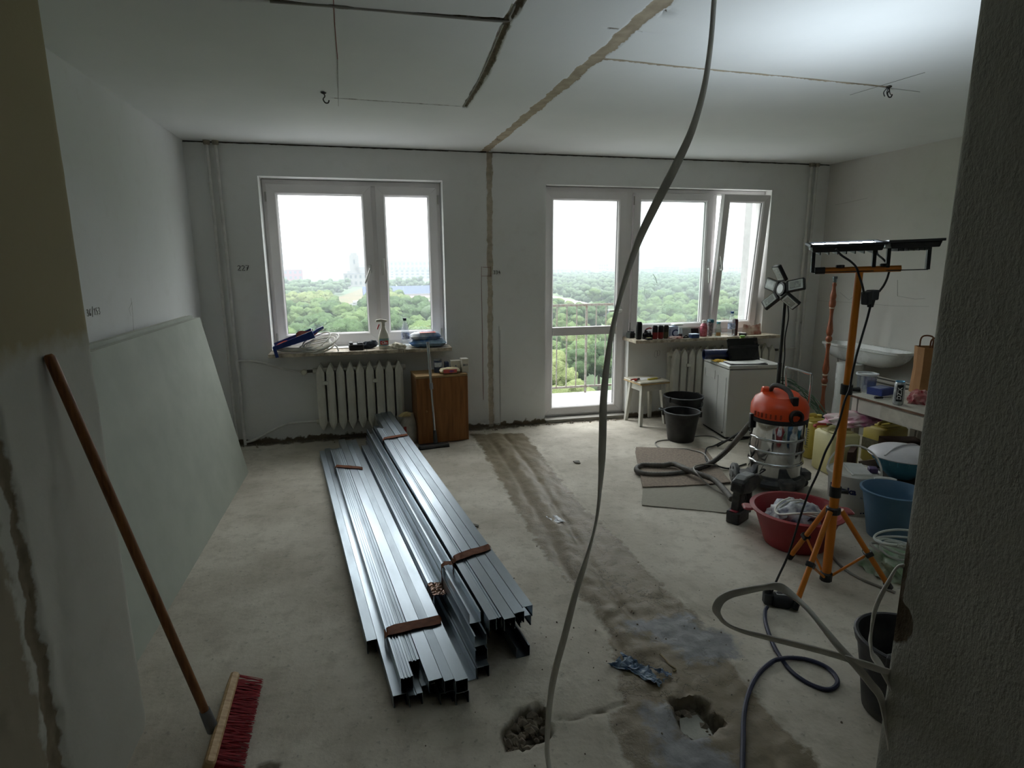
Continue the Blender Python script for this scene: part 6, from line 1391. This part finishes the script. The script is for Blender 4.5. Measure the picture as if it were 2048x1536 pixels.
for k in range(9):
    z0 = .30+rg2.uniform(-.04, .10); gr_.tube(curve([(3.95+rg2.uniform(-.1, .1), 5.15, z0+.05), (4.03, 5.0+rg2.uniform(-.08, .08), z0+rg2.uniform(-.02, .09)), (4.12+rg2.uniform(-.05, .05), 4.75, .22+rg2.uniform(-.03, .08)), (4.16, 4.5+rg2.uniform(-.1, .1), .04+rg2.uniform(0, .03)), (4.2, 4.3, .01)], 5), .005, 5)
tag(gr_.obj('wire_bundle', gw, smooth=True, fix=False), 'loose bundle of green and grey wires on the floor behind the vacuum', 'wires')

TZ = .553
tab = thing('small_table', 'low white table with a brown edge standing by the right wall', 'table', (3.535, 3.20, 0))
twh = mat('table_white', 'c2bfb5', .5, var=.12, scale=6); tbe = mat('table_edge', '5e3f27', .5, var=.3)
B().box(0, .62, -.62, .50, TZ-.018, TZ-.003).obj('top_core', tbe, tab, bevel=.002); B().box(.004, .616, -.616, .496, TZ-.003, TZ).obj('top_laminate', mat('table_top', 'bdbbb0', .4, var=.15), tab)
for x, y in ((.03, .44), (.56, .44), (.03, -.56), (.56, -.56)): B().box(x-.024, x+.024, y-.024, y+.024, 0, TZ-.018).obj('leg', twh, tab, bevel=.003)
B().box(.012, .028, -.53, .41, TZ-.125, TZ-.018).obj('apron', twh, tab); B().box(.57, .586, -.53, .41, TZ-.125, TZ-.018).obj('apron', twh, tab); B().box(.05, .54, .44, .456, TZ-.125, TZ-.018).obj('apron', twh, tab)
dw = B().box(.004, .012, -.46, .20, TZ-.118, TZ-.026).obj('drawer_front', mat('drawer_front', 'b9b4a6', .5, var=.25, scale=9), tab)
B().tube(curve([(.006, -.38, TZ-.065), (-.025, -.375, TZ-.085), (-.03, -.33, TZ-.098), (-.025, -.285, TZ-.085), (.006, -.28, TZ-.065)], 5), .007, 8).obj('handle', chrome, dw, smooth=True)
e = thing('clear_tub', 'clear plastic tub with faint blue print standing on the table corner', 'tub', (3.735,3.745,0.553))
B().lathe([(.055, 0), (.06, .004), (.070, .135), (.066, .135), (.056, .006)], 28, cap=False).obj('tub', clear('tub_plastic', (.86, .89, .92), .1, dirt=.10, dirtcol='c4ccd8'), e, smooth=True); B().lathe([(.070, .128), (.078, .130), (.078, .142), (.066, .142), (.064, .134)], 28).obj('rim', mat('pale_rim', 'c8ccd0', .4), e, smooth=True); wrap_label(.0655, .035, .10, -40, 150).obj('blue_print', clear('blue_print', (.55, .62, .85), .05, dirt=.25, dirtcol='3d5190'), e, fix=False)
e = thing('blue_box', 'flat dark blue cardboard box with a pale top on the table', 'box', (3.762,3.626,0.553), .25); B().box(-.085, .085, -.055, .06, 0, .052).obj('carton', mat('box_blue', '263a7e', .5, var=.12), e, bevel=.002); B().box(-.07, .05, -.03, .05, .052, .0535).obj('top_label', mat('label_pale_blue', '8f9cc0', .5, var=.4, scale=12), e)
cn = thing('energy_drink_can', 'tall silver DZIK drink can standing on the white table', 'can', (3.596,3.319,0.553))
B().lathe([(.026, 0), (.033, .010), (.033, .150), (.028, .162)], 28).obj('body', mat('can_silver', 'b3b6b8', .35, .5, var=.35, scale=26, col2='74787c'), cn, smooth=True); B().lathe([(.028, .160), (.030, .168), (.026, .168), (.024, .163)], 28).obj('rim', mat('can_blue_rim', '5f9fc4', .3, .6), cn, smooth=True)
CA = -math.atan2(3.42, 3.15)+.14
Rc = Matrix.Rotation(CA, 4, 'Z')
q = wrap_label(.033, .028, .146, -34, 34, 1, .0008, 10); q.v = [tuple(Rc @ Vector(v)) for v in q.v]; q.obj('black_panel', mat('label_black', '141518', .5, var=0), cn, fix=False)
vs, fs = text_mesh('DZIK', .038, .0007, .0003)
vs = [(-y, x, z) for x, y, z in vs]; vs = [(.0354*math.sin(x/.0354), -.0354*math.cos(x/.0354)-z, y+.085) for x, y, z in vs]
B().add(vs, fs, Rc).obj('lettering', mat('print_white', 'e6e6e4', .5, var=0), cn, fix=False)
bgm = mat('kraft_paper', '9a6f45', .8, var=.16, scale=7, stretch=(3, 3, 1))
pbp = (4.095,3.572,0.553)
e = thing('paper_carrier', 'brown paper carrier bag with twisted handles on the table behind the can', 'bag', (pbp[0]+.02, pbp[1], TZ), -.35)
b = B(); w_, d_, h_ = .085, .07, .355
vs = []
for x, y in ((-w_, -d_), (0, -d_-.006), (w_, -d_), (w_+.0, 0), (w_, d_), (0, d_), (-w_, d_), (-w_-.012, 0)): vs += [(x, y, 0), (x*1.05+(.012 if x < 0 else 0), y*.9, h_*.55), (x*.98, y*1.0, h_)]
N = 8; b.v = vs
for k in range(N):
    n_ = (k+1) % N
    for j in range(2): b.f.append((3*k+j, 3*n_+j, 3*n_+j+1, 3*k+j+1))
b.f.append(tuple(3*k for k in range(N-1, -1, -1)))
o_ = b.obj('bag', bgm, e, fix=False); md = o_.modifiers.new('thick', 'SOLIDIFY'); md.thickness = .0015
for y in (-.068, .068): B().strap(curve([(-.045, y, h_-.03), (-.045, y, h_+.05), (-.02, y, h_+.075), (.03, y, h_+.07), (.045, y, h_+.045), (.045, y, h_-.03)], 4), .012, .003, 0).obj('handle', mat('kraft_dark', '7a4f34', .8), e, fix=False)
e = thing('red_bag', 'shiny red plastic bag lying on the table behind the can', 'bag', (3.772,3.319,0.553)); vs, fs = crumple(17, .075, .06, .07, 3, .4, 2.6, .3); B().add(vs, fs).obj('bag', mat('red_plastic_bag', '8e2a36', .3, var=.5, scale=14, col2='c9a7a0'), e, fix=False)
e = thing('black_grip_tool', 'small black-handled tool lying on the table beside the can', 'tool', (3.608,3.494,0.553), -.2); B().tube([(-.03, 0, .012), (.03, 0, .010)], [.010, .008], 8).obj('grip', black, e, smooth=True); B().tube([(.03, 0, .010), (.10, .01, .008)], .004, 6).obj('shaft', mat('grey_tool', '6d7470', .5), e)
e = thing('dark_glove', 'dark flat glove lying on the right front corner of the table', 'glove', (3.66, 2.86, TZ), .3); vs, fs = crumple(23, .085, .055, .028, 3, .3, 2.6, .2); B().add(vs, fs).obj('glove', mat('glove_dark', '26242b', .8), e, fix=False)

# jerrycans, pink bag, cardboard
jm = mat('jerrycan_plastic', 'c9c18d', .45, var=.1, scale=5); jm2 = mat('jerrycan_yellow', 'b9a94e', .45, var=.12, scale=5)
def jerry(label, x, y, rz, w, d, h, m, text=False):
    e = thing('jerrycan', label, 'jerrycan', (x, y, 0), rz); B().rbox(-w/2, w/2, -d/2, d/2, 0, h*.90, .035, n=5).obj('body', m, e, smooth=50)
    B().rbox(-w*.40, w*.34, -d*.36, d*.36, h*.885, h*.93, .03, n=4).obj('shoulder', m, e, smooth=50)
    B().tube(curve([(-w*.32, 0, h*.90), (-w*.26, 0, h*.985), (0, 0, h), (w*.16, 0, h*.985), (w*.2, 0, h*.90)], 4), .015, 10).obj('handle', m, e, smooth=True)
    B().lathe([(.024, h*.91), (.026, h*.93), (.026, h*.985), (.02, h*.99)], 16, c=(w*.34, 0, 0)).obj('cap', m, e, smooth=True)
    if text:
        for k in range(9): B().box(-w/2-.0012, -w/2, -d*.34, d*(.05+.25*rnd.random()), h*(.72-.055*k), h*(.74-.055*k)).obj('print_line', mat('print_brown', '6b6136', .7), e)
    return e
jerry('pale yellow jerrycan with brown small print behind the vacuum', 3.43, 3.93, .12, .20, .22, .335, jm2, True)
jerry('large pale cream jerrycan standing in front of the table leg', 3.345, 3.565, -.08, .23, .235, .345, jm)
jerry('yellow jerrycan with a grey label standing under the table', 3.86, 3.64, .1, .25, .21, .33, jm2)
o_ = B().box(-.002, .0, -.075, .085, .10, .20, at(3.725, 3.62, 0, .1)).obj('grey_label', mat('label_grey_dark', '77755f', .7, var=.3, scale=40)); 
for q in [x_ for x_ in bpy.data.objects if x_.get('label', '').startswith('yellow jerrycan')]: o_.parent = q; o_.matrix_parent_inverse = WM[q.name].inverted()
e = thing('pink_bag', 'pink and white plastic packaging bag lying on the cream jerrycan', 'bag', (3.50, 3.62, .345)); vs, fs = crumple(19, .20, .12, .06, 4, .4, 2.6, .3); B().add(vs, fs).obj('bag', mat('pink_plastic', 'cfc6c2', .35, var=.6, scale=7, col2='c2538e'), e, fix=False, smooth=60)
e = thing('garden_shears', 'old shears with orange-red handles lying on the cream jerrycan', 'shears', (3.27, 3.60, .348), .15); b = B(); b.tube(curve([(0, 0, .008), (-.05, .02, .01), (-.10, .015, .008), (-.12, -.015, .008)], 4), .009, 6); b.obj('grip', mat('red_plastic', 0), e, smooth=True); b = B(); b.box(0, .10, -.014, .014, .002, .012); b.box(.06, .14, -.03, -.008, .002, .010); b.obj('blades', mat('worn_steel', '7c7d6c', .5, .4, var=.4, scale=30), e)
brn = mat('brown_card', '4a3428', .85, var=.2)
for lab_, pts, h, m_ in (('upright dark brown cardboard flap leaning behind the white bucket', [(3.20, 3.30), (3.24, 3.29), (3.38, 3.40), (3.34, 3.42)], .24, brn), ('dark brown cardboard box standing under the table beside the leg', [(3.62, 3.38), (3.86, 3.30), (3.92, 3.44), (3.68, 3.52)], .26, brn)):
    e = thing('cardboard_box', lab_, 'box', (*pts[0], 0)); B().prism(pts, .0, h).obj('carton', m_, e, world=True); 
e = thing('board_offcut', 'grey-brown board offcut leaning beside the cardboard under the table', 'board', M=at(3.42, 3.22, .0, -.5, 0, -.25)); B().box(-.10, .10, -.006, .006, 0, .20).obj('board', mat('offcut', '7b6a5b', .85, var=.2), e)

# buckets and bowls at the right
wbm = mat('paint_bucket_white', 'c7c6bf', .45, var=.08, scale=5, dust=.15)
WB = (2.912, 2.938, 0)
WBr = -math.atan2(WB[0], WB[1])
wbk = thing('paint_bucket', 'white lidded paint bucket behind the tripod pole with dark lettering', 'bucket', WB, WBr)
B().lathe([(.122, 0), (.126, .006), (.140, .235), (.148, .238), (.148, .252), (.142, .255)], 40).obj('shell', wbm, wbk, smooth=True)
B().lathe([(.150, .236), (.152, .258), (.143, .266), (.136, .258)], 40).obj('lid', wbm, wbk, smooth=True)
B().tube(curve([(.150*math.cos(PI*i/10), .02+.10*math.sin(PI*i/10), .24+.15*math.sin(PI*i/10)) for i in range(11)], 3), .006, 8).obj('handle', white_p, wbk, smooth=True)
label_on(wbk, 'Jedynka', .054, '232a55', Matrix.Rotation(-.42, 4, 'Z') @ at(0, 0, .165), .0025, wrap=.1385)
label_on(wbk, 'farba', .016, '5a5f78', at(.065, 0, .135), .0002, wrap=.1365)
for k in range(2): B().lathe([(.005, 0), (.005, .002)], 8, M=Matrix.Rotation(.5+.12*k, 4, 'Z') @ at(0, -.129, .03) @ Matrix.Rotation(PI/2, 4, 'X')).obj('mark', mat('print_232a55', 0), wbk)
e = thing('folded_sheets', 'stack of folded white sheets lying aslant on the lid of the white bucket', 'paper', M=WM[wbk.name] @ at(.015, -.01, .262, .35, .10)); B().box(-.055, .055, -.085, .085, 0, .012).obj('sheets', mat('paper_white', 0), e); B().box(-.05, .058, -.08, .083, .012, .016, at(0, 0, 0, .05)).obj('top_sheet', mat('paper_grey', 'c3c4c2', .9), e)
e = thing('purple_packet', 'small purple packet beside the folded sheets on the white bucket lid', 'packet', M=WM[wbk.name] @ at(.095, .02, .262, .2)); B().rbox(-.02, .03, -.03, .03, 0, .03, .008).obj('packet', mat('purple', '4b3a63', .5, var=.4, scale=20), e)
blm = mat('bucket_blue', '4a6f8c', .45, var=.1, scale=6, dust=.12)
BB = (2.838, 2.571, 0)
bbk = thing('household_bucket', 'blue plastic bucket with white handle grips standing by the right jamb', 'bucket', BB, .55)
B().lathe([(.105, 0), (.110, .006), (.155, .265), (.168, .268), (.170, .282), (.158, .285), (.148, .268), (.104, .012)], 44).obj('shell', blm, bbk, smooth=True)
for a in (.15, -2.0):
    B().tube([(.174*math.cos(a+k*.085), .174*math.sin(a+k*.085), .283) for k in range(9)], [.006, .010, .012, .012, .012, .012, .012, .010, .006], 10).obj('grip', white_p, bbk, smooth=True)
BW = (3.30, 2.96)
e = thing('storage_crate', 'dark storage crate under the blue bowl by the table', 'crate', (*BW, 0), .4); B().rbox(-.17, .19, -.17, .17, 0, .17, .02).obj('crate', mat('crate_dark', '2d2620', .8, var=.2), e); frame_ring(-.175, .195, -.175, .175, .014, -.175, -.16, Matrix.Rotation(-PI/2, 4, 'X')).obj('rim', mat('crate_dark', 0), e)
bo = thing('mixing_bowl', 'blue plastic bowl standing on the dark crate below the white lid', 'bowl', (*BW, .176)); B().lathe([(.07, 0), (.075, .004), (.13, .06), (.172, .135), (.180, .138), (.180, .146), (.168, .146), (.12, .06), (.07, .01)], 44).obj('bowl', mat('bowl_blue', '5a9db8', .4, var=.12), bo, smooth=True)
for k in range(20): B().tube([(.158*math.cos(k*.314), .158*math.sin(k*.314), .105), (.174*math.cos(k*.314), .174*math.sin(k*.314), .135)], .005, 5).obj('rib', mat('bowl_blue', 0), bo)
ld = thing('bowl_lid', 'domed white plastic lid lying on the blue bowl', 'lid', (*BW, .321), .2); b = B()
b.lathe([(.196, 0), (.200, .006), (.190, .018), (.14, .045), (.07, .058), (.002, .062)], 44); b.obj('lid', mat('lid_white', 'cfcdd2', .4, var=.05), ld, smooth=True); B().tube(curve([(-.185, .0, .024), (-.10, .0, .058), (0, 0, .068), (.10, 0, .058), (.185, 0, .024)], 5), .006, 8).obj('ridge', mat('lid_white', 0), ld, smooth=True)
e = thing('white_dish', 'small white dish with a dark inside behind the blue bowl', 'dish', (3.62, 3.06, 0)); B().lathe([(.06, 0), (.07, .15), (.085, .27), (.09, .30), (.08, .30), (.06, .2)], 28).obj('dish', white_p, e, smooth=True); B().lathe([(.078, .28), (.078, .284)], 24).obj('contents', black_m, e)
gb = thing('plastic_bag', 'crumpled white-green plastic bag with white tubing on the floor by the jamb', 'bag', (2.532,2.241,0)); vs, fs = crumple(27, .125, .13, .085, 4, .45, 2.6, .35); B().add(vs, fs).obj('bag', mat('bag_white_green', 'a9b3a6', .3, var=.6, scale=11, col2='6f9a6c'), gb, fix=False, smooth=60)
gx = (2.532,2.241,0)
tb2 = B()
for k in range(5): tb2.tube(curve([(gx[0]-.02+(.075+.008*k)*math.cos(i*.52+k), gx[1]-.02+(.06+.008*k)*math.sin(i*.52+k), .125+.018*k+.02*math.sin(i*.52)) for i in range(13)], 3), .006, 6)
tb2.tube(curve([(gx[0]-.12, gx[1]-.02, .13), (gx[0]-.14, gx[1]+.02, .16), (gx[0]-.05, gx[1], .15), (gx[0]+.05, gx[1]-.04, .12)], 5), .007, 6)
tag(tb2.obj('tubing_coil', mat('tubing_white', 'b9bfba', .4), smooth=True, fix=False), 'coil of thin white tubing lying on the white-green plastic bag', 'tubing')
b3 = bucket('mortar_bucket', 'dark bucket with a wire handle half hidden by the right jamb', 1.735, 1.445, .112, .15, .285, mat('bucket_dusty', '26272c', .5, var=.35, scale=14, dust=.2), mat('wire_grey', '6c6f72', .4, .6), lean=.95, ang=.5)
e = thing('plastic_wrap', 'crumpled white plastic wrap inside the dark bucket by the jamb', 'wrap', (1.72, 1.46, .03)); vs, fs = crumple(33, .065, .065, .12, 3, .45, 2.6, .5); B().add(vs, fs).obj('wrap', mat('wrap_white', 'c2c6c0', .35, var=.2, scale=12), e, fix=False)
# blue plastic rag lying on the damp strip
rp = (0.953,1.859,0)
br_ = thing('blue_rag', 'crumpled blue plastic sheet lying on the damp strip of the floor', 'rag', rp, -.9)
b = B(); b.grid(span(-.11, .11, .006), span(-.06, .06, .006), lambda u, v: (u+.022*nz(u, v, 1, 22), (v+.024*nz(u, v, 5, 18)+.05*abs(u)*(1 if v > 0 else .3))*(.55+2.5*abs(u)), .003+.024*abs(nz(u*2.6, v*1.1, 2, 17))+.010*abs(nz(u, v, 8, 60))), lambda u, v: nz(u, v, 14, 20)+max(abs(u)/.11, abs(v)/.06)*.55 > .62)
o_ = b.obj('sheet', mat('blue_film', '2c4766', .35, var=.7, scale=30, col2='8b9fb0'), br_, fix=False); md = o_.modifiers.new('thick', 'SOLIDIFY'); md.thickness = .0012
ys_ = thing('yellow_string', 'frayed piece of yellowish string lying on the damp floor strip', 'string', (1.085,1.887,0)); p_ = [(1.073,1.927,0.005),(1.077,1.893,0.006),(1.078,1.863,0.005),(1.089,1.829,0.006),(1.073,1.822,0.005)]; B().tube(curve(p_, 4), .004, 5).obj('string', mat('string_yellow', '97896a', .9), ys_, world=True)
e = thing('floor_scrap', 'white torn foil scrap stuck on the damp floor strip', 'scrap', (1.057,3.238,0))
b = B(); b.grid(span(-.035, .035, .01), span(-.055, .055, .011), lambda u, v: (u-.25*v, v, .012+.006*nz(u, v, 3, 40)), lambda u, v: nz(u, v, 9, 30)+abs(v)*12 > .75); o_ = b.obj('foil', mat('white_foil', 'b3b8c0', .35, var=.2), e, fix=False); md = o_.modifiers.new('thick', 'SOLIDIFY'); md.thickness = .001
for lab_, pts in (('small dark metal offcut on the floor right of the profile pile', [(0.556,3.309,0),(0.587,3.279,0),(0.58,3.26,0),(0.551,3.281,0)]), ('torn paper scrap on the floor near the balcony door', [(1.523,4.248,0),(1.573,4.247,0),(1.564,4.188,0),(1.526,4.21,0)])):
    e = thing('floor_scrap', lab_, 'scrap', (pts[0][0], pts[0][1], 0)); B().prism([(p[0], p[1]) for p in pts], .003, .010).obj('scrap', mat('scrap_dark', '57544c', .7), e, world=True)
